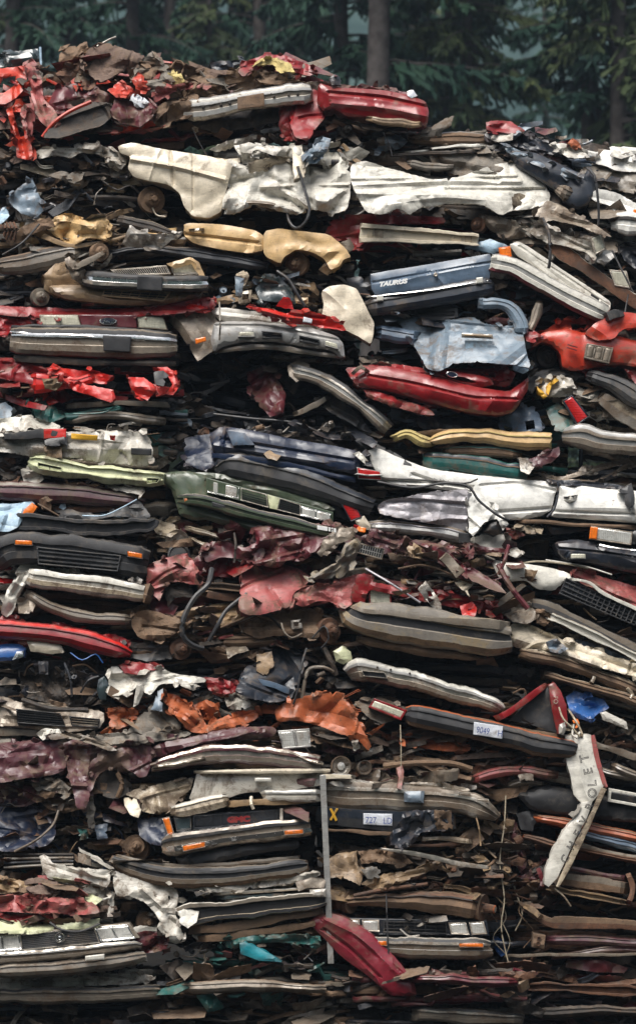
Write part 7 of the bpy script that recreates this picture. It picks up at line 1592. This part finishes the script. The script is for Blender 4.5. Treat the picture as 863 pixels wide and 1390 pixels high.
c = CARD('brown torn undertray with thin silver strip sticking out, lower centre', 560, 1215, -.12)
c.MASS(440, 1145, 1215, 690, 1150, 1220, [BRN, TAN2, DRK, RST], n=8, dy=.15, junk=13, pal=[BRN, TAN2, RST, DRK, GRY], ext=2.)
c.S('undertray', [(444, 1166), (460, 1158), (484, 1156), (486, 1172), (492, 1188), (488, 1204), (476, 1196), (460, 1190), (446, 1192)], TAN2, -.30, amp=.05, Ln=.15, rim=.2)
c.S('undertray', [(486, 1156), (516, 1152), (548, 1158), (560, 1172), (540, 1176), (512, 1170), (490, 1172)], BRN, -.28, amp=.05, Ln=.1)
c.S('folded_flap', [(488, 1200), (504, 1192), (528, 1186), (560, 1180), (580, 1172), (600, 1168), (596, 1178), (570, 1188), (540, 1200), (510, 1208)], TAN2, -.34, amp=.04, Ln=.12)
c.S('grey_lump', [(490, 1180), (506, 1176), (518, 1182), (516, 1192), (498, 1194)], ALU, -.38, amp=.02, bulge=.06, edge=7)
c.B('silver_strip', [(517, 1152, 3), (570, 1160, 6), (620, 1172, 7), (662, 1178, 6)], [CHR, CHR2], 'flat', -.46, sc=.5, amp=.004, wrap=(0, 0))
c.B('arm', [(540, 1150, 5), (600, 1146, 5), (640, 1140, 7)], [BRN, RST], 'flat', -.26)
c.TORN(440, 1130, 690, 1215, 60, [BRN, TAN2, RST, BRN, DRK], dy=-.22, size=1.2)
c.JUNK(500, 1150, 690, 1205, 70, [BRN, TAN2, RST, DRK, GRY], dy=-.20, size=.9)

c = CARD('wreck showing its thick rusty rear axle with brake drum flange, lower centre', 560, 1262, -.10)
c.MASS(440, 1205, 1250, 700, 1210, 1260, [DRK, BRN, RST], n=5, dy=.2, junk=9, pal=PAL_BRN, ext=2.)
c.B('axle_housing', [(470, 1224, 14), (520, 1222, 16), (560, 1222, 26), (600, 1226, 32), (640, 1232, 30), (654, 1236, 26)], [RST, BRN, RST, DRK, RST, BRN], 'round', -.28, sc=1.7, amp=.02)
mb = MB(); mb.lathe(P(654, 1232, depth(654, 1232) - .32), (1, -.5, -.1), [(-.04, .14), (0, .145), (.02, .14), (.02, .05), (.14, .045), (.15, .03), (.15, 0)], [RST, BRN, RST, RST, ORU, CHR2], n=22); c._b(mb, 'axle_flange', None)
mb = MB(); mb.lathe(P(452, 1222, depth(452, 1222) - .26), (.8, -.6, 0), [(-.05, .16), (0, .165), (.03, .16), (.03, .1), (.10, .09), (.12, .05), (.12, 0)], [RST, BRN, RST], n=22); c._b(mb, 'brake_drum', None)
mb = MB(); mb.lathe(P(474, 1224, depth(474, 1224) - .26), (.8, -.6, 0), [(-.05, .12), (0, .125), (.03, .12), (.03, .0)], BRN, n=22); c._b(mb, 'brake_drum', None)
c.T('wire', [(524, 1214, 0), (525, 1250, -.02), (527, 1296, 0)], .008, HOSE, -.44)
c.T('strut', [(480, 1216, 0), (520, 1208, -.04), (580, 1200, 0)], .02, RST, -.36)
c.JUNK(470, 1205, 690, 1255, 40, PAL_BRN, dy=-.06, size=.9)

c = CARD('dark car front with four square headlamps and silver bumper with amber lamp, bottom centre', 580, 1312, -.14)
c.MASS(450, 1250, 1320, 720, 1255, 1320, [DRK, NBLK, DRK2], n=6, dy=.25, junk=6, pal=PAL_DARK, ext=2.6)
c.Q('grille_panel', [(470, 1246), (660, 1250), (664, 1270), (470, 1268)], NBLK, -.16, th=.2, n=(8, 3))
c.GR([(520, 1250), (606, 1252), (606, 1268), (520, 1266)], 6, 3, -.20, RUB, RUB, 'grille')
for q in ([(491, 1249), (514, 1249), (515, 1265), (492, 1264)], [(608, 1253), (632, 1252), (637, 1269), (612, 1268)], [(636, 1252), (656, 1251), (661, 1268), (640, 1269)], [(474, 1248), (488, 1248), (489, 1263), (474, 1262)]):
    c.LAMP(q, -.24, LEN, CHR2, 1, 'headlight', fr=1.5)
b = c.B('bumper', [(476, 1284, 24), (520, 1285, 28), (600, 1288, 28), (650, 1288, 28), (665, 1288, 24)], [CHR, W2, RUB, CHR2, SIL, SIL2, SIL, GRY, GRY], 'bumper', -.30, wrap=(.05, .12), wl=.08, amp=.004, sc=1.2)
c.LAMP([(513, 1277), (525, 1277), (525, 1284), (514, 1284)], -.40, AMB, CHR2, 1, 'turn_signal', fr=.6)
c.LAMP([(622, 1280), (656, 1280), (656, 1286), (623, 1286)], -.40, AMB, CHR2, 1, 'turn_signal', fr=.6)
c.JUNK(540, 1236, 600, 1264, 10, [DRK, ALU, GRY], dy=-.26, size=.8)

c = CARD('rose-red curved hood bulging out at the bottom centre beside a bright teal strip', 460, 1330, -.34)
c.MASS(300, 1262, 1320, 520, 1262, 1320, [MAR, NBLK, TEAL, DRK], n=6, dy=.2, junk=10, pal=[DRK, TEAL, NBLK, MAR], ext=2.4)
c.S('hood', [(418, 1252), (430, 1243), (448, 1239), (472, 1247), (502, 1266), (534, 1297), (562, 1332), (566, 1352), (530, 1352), (498, 1324), (462, 1298), (434, 1268)], paint('rose_hood_paint', (.17, .012, .022), dirt=.45, chip=.25), -.18, amp=.014, Ln=.35, bulge=.10, edge=20, rim=.4, lines=[([(440, 1248), (486, 1270), (540, 1322)], -.02, 4), ([(440, 1262), (476, 1288), (514, 1326)], .02, 3)])
c.S('teal_strip', [(325, 1281), (332, 1279), (350, 1286), (374, 1299), (382, 1306), (352, 1304), (327, 1295)], BTEAL, -.34, amp=.008, bulge=.03, edge=5, smooth=0, rag=.3)
c.S('teal_body', [(300, 1276), (340, 1270), (400, 1268), (430, 1272), (436, 1284), (400, 1280), (350, 1280), (310, 1288)], TEAL, -.18, amp=.04, Ln=.12, rim=.3)
c.JUNK(230, 1272, 430, 1315, 50, [DRK, TEAL, NBLK, GRY, MAR, ALU], dy=-.14, size=.8)

# ---- right column lower, dark
c = CARD('dark flattened car with white rectangular lamp frame at the lower right edge', 800, 1100, .04)
c.MASS(690, 1050, 1110, 960, 1050, 1120, [DRK, NBLK, GRY, NBLK], n=7, dy=.15, junk=8, pal=PAL_DARK, ext=2.4)
c.S('dark_bumper', [(700, 1078), (740, 1066), (800, 1076), (863, 1090), (900, 1094), (900, 1120), (850, 1116), (780, 1108), (720, 1100)], RUB, -.2, amp=.015, Ln=.3, bulge=.12, edge=16, rim=.4)
c.B('cream_rim', [(686, 1068, 10), (710, 1060, 12), (740, 1066, 8)], [CR2, GRY], 'round', -.2)
c.B('silver_edge', [(720, 1052, 8), (760, 1058, 8), (810, 1064, 8)], [SIL2], 'flat', -.16)
c.LAMP([(826, 1070), (880, 1080), (880, 1098), (824, 1088)], -.34, BLK, W, 1, 'lamp_frame', fr=4.)
c.B('layer_edge', [(812, 1044, 10), (840, 1052, 12), (900, 1062, 12)], [CR2, GRY], 'round', -.14)
c = CARD('flattened car striped with copper-orange sills and a blue-grey layer, lower right', 790, 1180, .04)
c.MASS(690, 1105, 1170, 960, 1115, 1190, [DRK, NBLK, ORU, GRY], n=8, dy=.15, junk=8, pal=PAL_DARK, ext=2.4)
c.B('copper_sill', [(724, 1110, 12), (760, 1116, 14), (820, 1128, 14), (900, 1144, 16)], [ORU, ORU, BRN, ORU], 'round', -.2, amp=.012)
c.B('copper_sill', [(712, 1136, 8), (750, 1146, 9), (820, 1160, 8), (900, 1176, 9)], [ORU, RST], 'round', -.2, amp=.012)
c.B('blue_sill', [(776, 1126, 12), (820, 1140, 14), (900, 1158, 14)], [RUB, BLU], 'round', -.18)
c.B('chrome_sill', [(760, 1142, 7), (810, 1154, 8), (863, 1164, 7), (900, 1170, 7)], [CHR2, SIL2], 'flat', -.22)
c.S('dark_lump', [(700, 1104), (718, 1100), (728, 1112), (722, 1128), (706, 1126)], RUB, -.12, amp=.03, bulge=.08)
c = CARD('rusty ladder frame and open maroon window frames, lower right', 780, 1240, .0)
c.MASS(690, 1170, 1235, 960, 1185, 1240, [DRK, MAR, BRN, RST], n=7, dy=.2, junk=9, pal=PAL_BRN, ext=2.2)
c.B('frame_rail', [(756, 1176, 8), (800, 1184, 8), (852, 1192, 8)], [MAR, PLUM], 'flat', -.22, amp=.01)
c.B('frame_rail', [(758, 1192, 16), (800, 1198, 16), (852, 1206, 14)], [GRY, RST, SIL2, BRN], 'flat', -.2, amp=.01)
c.B('frame_rail', [(742, 1204, 7), (790, 1214, 8), (852, 1226, 8)], [BRN, TAN2], 'channel', -.24, amp=.01)
c.B('frame_post', [(852, 1186, 8), (858, 1206, 8), (852, 1228, 7)], [BRN, RST], 'flat', -.26)
c.B('frame_post', [(730, 1180, 7), (736, 1196, 7), (732, 1208, 6)], [MAR], 'flat', -.22)
c.T('loose_strip', [(752, 1206, 0), (764, 1216, -.03), (774, 1230, 0)], .010, CR2, -.34)
c.JUNK(700, 1150, 760, 1230, 40, [DRK, RST, BRN, MAR, GRY], dy=-.10, size=.9)
c = CARD('rust-pink chassis rail with bolt holes and a boxed end, bottom right', 780, 1300, .0)
c.MASS(690, 1235, 1320, 960, 1235, 1320, [DRK, BRN, NBLK, RST], n=9, dy=.2, junk=9, pal=PAL_BRN, ext=2.4)
c.B('chassis_rail', [(712, 1232, 8), (742, 1250, 14), (760, 1252, 16), (820, 1254, 16), (900, 1260, 16)], [ROSE, BRN, BRN, RST, BRN], 'flat', -.24, amp=.01)
c.B('chassis_rail', [(740, 1276, 12), (800, 1276, 14), (900, 1282, 14)], [BRN, PLUM], 'round', -.16, amp=.01)
c.B('cream_end', [(712, 1230, 6), (726, 1238, 8), (736, 1246, 6)], [TAN2], 'flat', -.30, sc=.6)
q = c.Q('boxed_end', [(723, 1267), (740, 1270), (738, 1289), (722, 1286)], BRN, -.24, th=.2, n=(3, 3), amp=.01)
for x, z in ((731, 1274), (730, 1281)):
    mb = MB(); mb.lathe(P(x, z, depth(x, z) - .255), (0, -1, 0), [(-.02, .024), (.004, .024), (.004, .015), (-.015, .014), (-.015, 0)], RST, n=12); c._b(mb, 'bolt_ring', q)
c.B('edge_trim', [(690, 1298, 4), (780, 1296, 4), (900, 1294, 4)], [SIL2], 'flat', -.2, sc=.4)
c.B('plum_tube', [(750, 1300, 8), (820, 1290, 10), (900, 1288, 10)], [PLUM], 'round', -.1)

c = Thing('scrap_tangle', 'tangle of rusty wires and brackets filling the dark vertical gap, lower right', 'scrap metal', 700, 1300, .02)
c.MASS(655, 1060, 1320, 735, 1070, 1320, [DRK, RST, DRK2], n=22, dy=.3, junk=18, pal=[DRK, RST, BRN, HOSE, GRY], ext=1.2)
rr = random.Random(5)
for k in range(9):
    x = rr.uniform(668, 710); z = rr.uniform(1060, 1240)
    c.T('wire', [(x, z, 0), (x + rr.uniform(-12, 12), z + 22, -.05), (x + rr.uniform(-16, 16), z + 48, -.05), (x + rr.uniform(-10, 10), z + 70, 0)], rr.uniform(.004, .009), [WIRE, RST, BRN][k % 3], .0)
c.S('plum_post', [(690, 1100), (700, 1104), (706, 1140), (716, 1170), (708, 1190), (698, 1160), (690, 1130)], PLUM, .06, amp=.04, Ln=.08)
c.S('plum_post', [(700, 1196), (722, 1176), (736, 1166), (738, 1174), (722, 1190), (712, 1206)], PLUM, .0, amp=.03, Ln=.08)
c.S('blue_scrap', [(668, 1270), (684, 1276), (690, 1292), (680, 1298), (670, 1286)], BLUE, .1, amp=.04, Ln=.05)

# ---- hanging tailgate strip
c = Thing('hanging_tailgate', 'white bent pickup tailgate strip with outlined block lettering hanging at lower right', 'tailgate', 780, 1205, -.42)
s1 = c.S('upper_strip', [(766, 999), (784, 997), (802, 997), (806, 1014), (812, 1040), (819, 1066), (812, 1078), (800, 1092), (790, 1092), (778, 1078), (774, 1056), (768, 1034)], W, 0, amp=.010, Ln=.2, bulge=.03, edge=6, rim=.12, smooth=0, rag=.5)
s2 = c.S('lower_strip', [(788, 1090), (804, 1086), (796, 1110), (780, 1140), (766, 1170), (756, 1192), (744, 1204), (738, 1200), (739, 1182), (748, 1156), (764, 1128), (778, 1112)], W, -.02, amp=.010, Ln=.2, bulge=.03, edge=6, rim=.12, smooth=0, rag=.5)
c.B('red_edge', [(804, 998, 6), (810, 1030, 7), (820, 1064, 6), (822, 1068, 4)], [RED2, ROSE], 'flat', .0, sc=.8, wrap=(0, 0), amp=.004)
c.B('brown_edge', [(819, 1070, 6), (804, 1104, 8), (786, 1142, 9), (768, 1180, 8), (756, 1204, 5)], [ROSE, TAN2, CR2], 'flat', .0, sc=.8, wrap=(0, 0), amp=.004)
def olet(ch, x, z, ang, sz, par):
    ob = c.TXT(ch, x, z, sz, ang=ang, dy=-.078, m=RUB, kind='letter', parent=par, outline=.0035)
for ch, x, z, a in (('T', 799, 1033, 104), ('E', 804, 1050, 102), ('L', 809, 1067, 96), ('O', 808, 1084, 84)):
    olet(ch, x, z, a, 12, s1)
for ch, x, z, a in (('R', 802, 1101, 66), ('V', 794, 1120, 62), ('E', 786, 1137, 62), ('H', 777, 1155, 62), ('C', 768, 1173, 62)):
    olet(ch, x, z, a, 10.5, s2)
c.S('broken_tab', [(772, 1106), (788, 1094), (784, 1104), (776, 1110)], W2, -.06, amp=.01)
c.T('hanging_wire', [(778, 984, .1), (776, 998, -.02), (782, 1002, -.06), (786, 994, 0)], .012, W, -.02)

# ---- the rows the photograph ends on
c = CARD('dirty white flattened car with grey bumper under the silver-trimmed front, bottom left', 100, 1362, -.30)
c.MASS(-80, 1322, 1362, 235, 1318, 1362, [W2, GRY, DRK, SIL2], n=6, dy=.1, junk=10, pal=PAL_ENG, ext=2.4)
c.S('hood', [(-20, 1330), (60, 1326), (130, 1322), (190, 1320), (214, 1328), (190, 1336), (120, 1338), (40, 1342), (-20, 1344)], W2, -.2, amp=.04, Ln=.2)
c.B('bumper', [(-30, 1352, 18), (60, 1352, 22), (150, 1350, 22), (216, 1346, 18)], [SIL2, GRY, RUB, SIL2, GRY], 'bumper', -.24)
c = CARD('black and navy flattened car at the very bottom left corner', 100, 1410, -.30)
c.MASS(-80, 1362, 1420, 250, 1362, 1420, [NBLK, DRK, NAVY, RST], n=7, dy=.1, junk=12, pal=PAL_DARK, ext=2.4)
c.TORN(0, 1362, 240, 1400, 20, [NBLK, NAVY, DRK, GRY], dy=-.1, size=1.3)
c = CARD('brown and teal flattened car below the bright teal strip, bottom', 340, 1362, -.45)
c.MASS(225, 1315, 1362, 470, 1312, 1360, [TEAL, DRK, BRN, GRY], n=6, dy=.1, junk=12, pal=PAL_ENG, ext=2.4)
c.TORN(230, 1315, 460, 1362, 24, [TEAL, BRN, GRY, DRK], dy=-.1, size=1.1)
c.B('sill', [(250, 1340, 14), (340, 1338, 16), (440, 1344, 12)], [GRY, BRN, SIL2], 'round', -.18)
c = CARD('grey flattened car of torn sheets at the bottom edge, left of the rose hood', 340, 1412, -.26)
c.MASS(235, 1360, 1420, 480, 1360, 1420, [GRY, DRK, SIL2, BRN], n=7, dy=.1, junk=12, pal=PAL_ENG, ext=2.4)
c.TORN(240, 1360, 470, 1400, 20, [GRY, SIL2, DRK, BRN], dy=-.1, size=1.3)
c = CARD('dull red-brown flattened car under the four-headlamp front, bottom centre', 620, 1360, -.52)
c.MASS(478, 1320, 1360, 715, 1314, 1360, [MAR, DRK, BRN, DRK], n=6, dy=.1, junk=12, pal=PAL_BRN, ext=2.4)
c.TORN(540, 1312, 710, 1360, 20, [MAR, BRN, DRK, RST], dy=-.08, size=1.1)
c.B('sill', [(560, 1328, 12), (620, 1330, 14), (700, 1334, 12)], [BRN, MAR], 'round', -.16)
c = CARD('dark flattened car with dull chrome bumper, bottom edge right of the rose hood', 640, 1412, -.14)
c.MASS(470, 1346, 1420, 720, 1352, 1420, [DRK, NBLK, GRY, DRK], n=8, dy=-.1, junk=12, pal=PAL_DARK, ext=2.4)
c.B('bumper', [(560, 1376, 18), (630, 1380, 22), (708, 1384, 18)], [CHR2, GRY, RUB, CHR2, GRY], 'bumper', -.2)
c = CARD('rusty black flattened car below the bolt-holed chassis rail, bottom right corner', 790, 1410, .0)
c.MASS(700, 1312, 1420, 960, 1312, 1420, [DRK, RST, BRN, NBLK, MAR], n=13, dy=.1, junk=14, pal=PAL_BRN, ext=2.4)
c.B('frame_rail', [(716, 1338, 12), (800, 1342, 14), (900, 1350, 14)], [BRN, RST], 'channel', -.14)
c.B('frame_rail', [(720, 1376, 14), (800, 1372, 16), (900, 1376, 14)], [MAR, DRK], 'round', -.14)
c.TORN(705, 1312, 863, 1400, 36, [DRK, RST, BRN, NBLK, MAR], dy=-.08, size=1.2)
# =============================================================== setting
def setmat(name, c1, c2, scale, rough=.9, bump=.3, dist=.05):
    m = bpy.data.materials.new(name); m.use_nodes = True; nt = m.node_tree; bs = nt.nodes['Principled BSDF']
    tc = _n(nt, 'ShaderNodeTexCoord'); n1 = _n(nt, 'ShaderNodeTexNoise'); n1.inputs['Scale'].default_value = scale; n1.inputs['Detail'].default_value = 8; n1.inputs['Roughness'].default_value = .65
    nt.links.new(tc.outputs['Object'], n1.inputs['Vector'])
    r = _n(nt, 'ShaderNodeValToRGB'); r.color_ramp.elements[0].position = .35; r.color_ramp.elements[1].position = .68
    r.color_ramp.elements[0].color = (*c1, 1); r.color_ramp.elements[1].color = (*c2, 1)
    nt.links.new(n1.outputs['Fac'], r.inputs[0]); nt.links.new(r.outputs[0], bs.inputs['Base Color'])
    bs.inputs['Roughness'].default_value = rough; bs.inputs['Specular IOR Level'].default_value = .08
    b = _n(nt, 'ShaderNodeBump'); b.inputs['Strength'].default_value = bump; b.inputs['Distance'].default_value = dist
    nt.links.new(n1.outputs['Fac'], b.inputs['Height']); nt.links.new(b.outputs[0], bs.inputs['Normal'])
    return m
GROUND = setmat('yard_mud', (.007, .0065, .006), (.016, .014, .012), 1.3, rough=.95)
FOREST = setmat('forest_hill', (.018, .035, .032), (.04, .065, .058), .12, dist=2.)
BARK = setmat('bark', (.035, .030, .028), (.085, .075, .070), 3.5, bump=.8)
def leafmat(name, c1, c2):
    m = bpy.data.materials.new(name); m.use_nodes = True; nt = m.node_tree; bs = nt.nodes['Principled BSDF']
    tc = _n(nt, 'ShaderNodeTexCoord'); n1 = _n(nt, 'ShaderNodeTexNoise'); n1.inputs['Scale'].default_value = .7; n1.inputs['Detail'].default_value = 4
    nt.links.new(tc.outputs['Object'], n1.inputs['Vector'])
    r = _n(nt, 'ShaderNodeValToRGB'); r.color_ramp.elements[0].position = .38; r.color_ramp.elements[1].position = .66
    r.color_ramp.elements[0].color = (*c1, 1); r.color_ramp.elements[1].color = (*c2, 1)
    nt.links.new(n1.outputs['Fac'], r.inputs[0]); nt.links.new(r.outputs[0], bs.inputs['Base Color'])
    bs.inputs['Roughness'].default_value = .75; bs.inputs['Specular IOR Level'].default_value = .2
    return m
NEED = [leafmat('fir_needles', (.008, .028, .020), (.024, .060, .034)), leafmat('yellow_green_needles', (.024, .042, .020), (.070, .090, .034))]

# ground
mb = MB(); g = 60; rs = np.random.RandomState(3)
xs = np.concatenate([np.linspace(-900, -30, 14), np.linspace(-24, 24, 60), np.linspace(30, 900, 14)])
ys = np.concatenate([np.linspace(-60, -8, 10), np.linspace(-7, 12, 40), np.linspace(16, 900, 20)])
rows = []
for y in ys:
    rows.append([(x, y, -.96 + (.05 * mnoise.noise(Vector((x * .8, y * .8, 0))) + .03 * mnoise.noise(Vector((x * 3, y * 3, 5))) if abs(x) < 25 and -8 < y < 13 else 0)) for x in xs])
mb.grid(rows, GROUND); mb.build('ground', None, sharp=0, kind='structure')

# wooded hill far behind
mb = MB(); rows = []
for j, y in enumerate(np.linspace(170, 520, 26)):
    t = j / 25; rows.append([(x, y, -1 + 125 * math.sin(min(1, t * 1.15) * math.pi / 2) * (1 + .25 * mnoise.noise(Vector((x * .006, 2, 0)))) + 3.5 * mnoise.noise(Vector((x * .09, y * .09, 1)))) for x in np.linspace(-420, 420, 120)])
mb.grid(rows, FOREST); mb.build('hill', None, sharp=0, kind='structure')

# unseen wooded slopes added round the yard, behind the camera too, blocking low sky
mb = MB(); rows = []
for j in range(14):
    t = j / 13; rr_ = 75 + 95 * t; row = []
    for i in range(91):
        an = math.radians(150 + 240 * i / 90)
        x, y = math.cos(an) * rr_ * 1.25, math.sin(an) * rr_ + 10
        row.append((x, y, -1.2 + 62 * math.sin(t * math.pi / 2) * (1 + .2 * mnoise.noise(Vector((an * 3, t, 0)))) + 2.5 * mnoise.noise(Vector((x * .15, y * .15, 2)))))
    rows.append(row)
mb.grid(rows, FOREST); mb.build('hill', None, sharp=0, kind='structure')

def fir_meshes(seed, H, dens, lm, bare):
    rs = random.Random(seed)
    tb = MB(); pts = []
    for i in range(12):
        t = i / 11; pts.append((.15 * math.sin(t * 5 + seed), .15 * math.cos(t * 4), H * t))
    tb.tube(pts, [.40 * (1 - .9 * (i / 11)) + .03 for i in range(12)], BARK, n=12)
    cb = MB()
    nb = int(H * dens)
    for k in range(nb):
        t = .16 + .82 * (k + rs.random()) / nb
        z = H * t; L_ = (1.0 + 3.1 * (1 - t) ** .7) * rs.uniform(.55, 1.15)
        if t < (.50 if bare else .30) and rs.random() < (.85 if bare else .4):
            continue
        an = rs.uniform(0, 2 * math.pi); dr = rs.uniform(.18, .5)
        p = []
        for s_ in range(7):
            u = s_ / 6; r = L_ * u
            p.append(Vector((math.cos(an) * r, math.sin(an) * r, z + L_ * (.10 * u - dr * u * u))))
        tb.tube(p, [.045 * (1 - .85 * i / 6) for i in range(7)], BARK, n=4, cap=False)
        side = Vector((-math.sin(an), math.cos(an), 0))
        nsp = int(L_ * 26)
        vs = []; fs = []
        for s_ in range(nsp):
            u = rs.uniform(.12, 1.); base = p[min(5, int(u * 6))].lerp(p[min(6, int(u * 6) + 1)], u * 6 - int(u * 6)) if u < 1 else p[6]
            sg = rs.choice((-1, 1)); ln = rs.uniform(.15, .62) * (1.15 - u * .6) * (L_ / 4 + .45); ax = Vector((math.cos(an), math.sin(an), 0))
            d = (side * sg * rs.uniform(.2, 1.) + ax * rs.uniform(-.1, .9) + Vector((0, 0, rs.uniform(-.6, .3)))).normalized() * ln
            d.z -= ln * rs.uniform(.15, .75)
            n_ = 3
            for q in range(n_):
                f0 = q / n_; f1 = (q + 1.15) / n_
                a = base + d * f0; b = base + d * f1; w = d.cross(Vector((0, 0, 1))); w.normalize(); w *= rs.uniform(.02, .06); w.z += rs.uniform(-.05, .05)
                hang = Vector((0, 0, -rs.uniform(.04, .16)))
                i0 = len(vs); vs += [a, b, b + w + hang, a + w * .6 + hang]; fs.append((i0, i0 + 1, i0 + 2, i0 + 3))
                i0 = len(vs); vs += [a, b, b - w + hang * .7, a - w * .6 + hang * .4]; fs.append((i0, i0 + 1, i0 + 2, i0 + 3))
        cb.add(vs, fs, lm)
    return tb, cb

protos = []
for i, (H, dn) in enumerate(((34, 5.2), (38, 4.6), (31, 6.0), (36, 4.0))):
    tb, cb = fir_meshes(i + 2, H, dn, NEED[0] if i != 2 else NEED[1], i in (1, 3))
    root = bpy.data.objects.new('fir_tree', None); COL.objects.link(root)
    tb.build('trunk', root, sharp=0)
    cr = cb.build('crown', root, sharp=0)
    protos.append(root)
# px at the top of the frame, depth, prototype, scale, label
def at_px(px, y): f = (D + y) / D; return (px - 431.5) / K * f
FIRS = [(18, 52, 1, .95, 'dark fir standing behind the top left corner of the pile'),
        (95, 60, 0, 1.0, 'dark green fir behind the left red heap'),
        (172, 50, 3, .9, 'sparse fir with bare lower limbs behind the left heap'),
        (235, 66, 1, 1., 'shaded fir between the left heap and the chrome bumper wreck'),
        (286, 56, 2, .8, 'small yellow-green fir behind the brown cloth peak'),
        (345, 60, 0, 1.05, 'dark fir rising behind the chrome bumper wreck'),
        (405, 70, 3, 1.1, 'far fir left of the two bare trunks'),
        (470, 48, 3, .95, 'fir with dark trunk above the red car deck'),
        (513, 44, 1, 1.1, 'fir with the thickest pale bare trunk, above the perched red car'),
        (562, 64, 0, 1., 'dense dark fir right of the thickest trunk'),
        (612, 50, 1, .95, 'fir with dark trunk in the centre of the gap of sky'),
        (640, 46, 2, .9, 'olive yellow-green fir with spreading boughs, right of centre'),
        (808, 46, 3, 1.0, 'fir with straight dark trunk near the right edge'),
        (838, 44, 2, 1., 'yellow-green fir overhanging the right edge'),
        (880, 60, 1, 1., 'dark fir at the far right edge'),
        (735, 76, 0, .82, 'distant fir closing the left side of the misty opening'),
        (552, 84, 2, 1., 'far pale fir behind the thickest trunk'),
        (-40, 58, 2, 1., 'yellow-green fir just past the left edge'),
        (310, 80, 1, 1., 'far dark fir behind the small yellow-green one'),
        (200, 82, 0, 1., 'far fir behind the sparse bare-limbed one')]
first = {}
for px, y, pi, sc, lab in FIRS:
    src = protos[pi]
    if pi not in first: first[pi] = 1; o = src
    else:
        o = src.copy(); COL.objects.link(o)
        for ch in src.children:
            c2 = ch.copy(); COL.objects.link(c2); c2.parent = o
    o.location = (at_px(px, y), y, -1.); o.scale = (sc, sc, sc); o.rotation_euler = (0, 0, px * .37)
    o['label'] = lab; o['category'] = 'fir tree'; o['group'] = 'firs behind the pile'

# light and air
w = bpy.data.worlds.new('World'); SC.world = w; w.use_nodes = True; nt = w.node_tree
sky = nt.nodes.new('ShaderNodeTexSky'); sky.sky_type = 'NISHITA'; sky.sun_disc = False
EL, AZ = math.radians(64), math.radians(-152)
sky.sun_elevation = EL; sky.sun_rotation = AZ; sky.air_density = 1.; sky.dust_density = 4.; sky.ozone_density = 1.
bg = nt.nodes['Background']; bg.inputs[1].default_value = .10
hs = nt.nodes.new('ShaderNodeHueSaturation'); hs.inputs['Saturation'].default_value = .35
nt.links.new(sky.outputs[0], hs.inputs['Color']); nt.links.new(hs.outputs[0], bg.inputs[0])
sl = bpy.data.lights.new('overcast_sun', 'SUN'); sl.energy = 2.4; sl.angle = math.radians(38); sl.color = (1., .96, .90)
so = bpy.data.objects.new('overcast_sun', sl); COL.objects.link(so)
dirv = Vector((math.sin(AZ) * math.cos(EL), math.cos(AZ) * math.cos(EL), math.sin(EL)))
so.rotation_euler = dirv.to_track_quat('Z', 'Y').to_euler()

HZ = 0.00032
if HZ:
    m = bpy.data.materials.new('air'); m.use_nodes = True; n2 = m.node_tree; n2.nodes.clear()
    out = n2.nodes.new('ShaderNodeOutputMaterial'); pv = n2.nodes.new('ShaderNodeVolumePrincipled')
    pv.inputs['Color'].default_value = (.62, .80, 1., 1); pv.inputs['Density'].default_value = HZ; pv.inputs['Anisotropy'].default_value = .2
    n2.links.new(pv.outputs[0], out.inputs['Volume'])
    mb = MB(); mb.box((0, 170, 70), (960, 780, 146), m, bev=0.0001); hz = mb.build('haze', None, sharp=0, kind='stuff')

cam = bpy.data.cameras.new('camera'); co = bpy.data.objects.new('camera', cam); COL.objects.link(co)
cam.sensor_fit = 'VERTICAL'; cam.sensor_height = 24; cam.lens = 24 * D / (1390 / K)
co.location = (0, -D, CAMZ); co.rotation_euler = (math.radians(90), 0, 0)
cam.shift_y = (HOR - 695) / 1390; cam.clip_end = 3000; cam.clip_start = .5
cam.dof.use_dof = True; cam.dof.focus_distance = 30.6; cam.dof.aperture_fstop = 1.1
SC.camera = co
SC.view_settings.view_transform = 'Standard'; SC.view_settings.look = 'None'; SC.view_settings.exposure = 1.02; SC.view_settings.gamma = 1
SC.cycles.volume_bounces = 0; SC.cycles.max_bounces = 6; SC.cycles.use_denoising = True
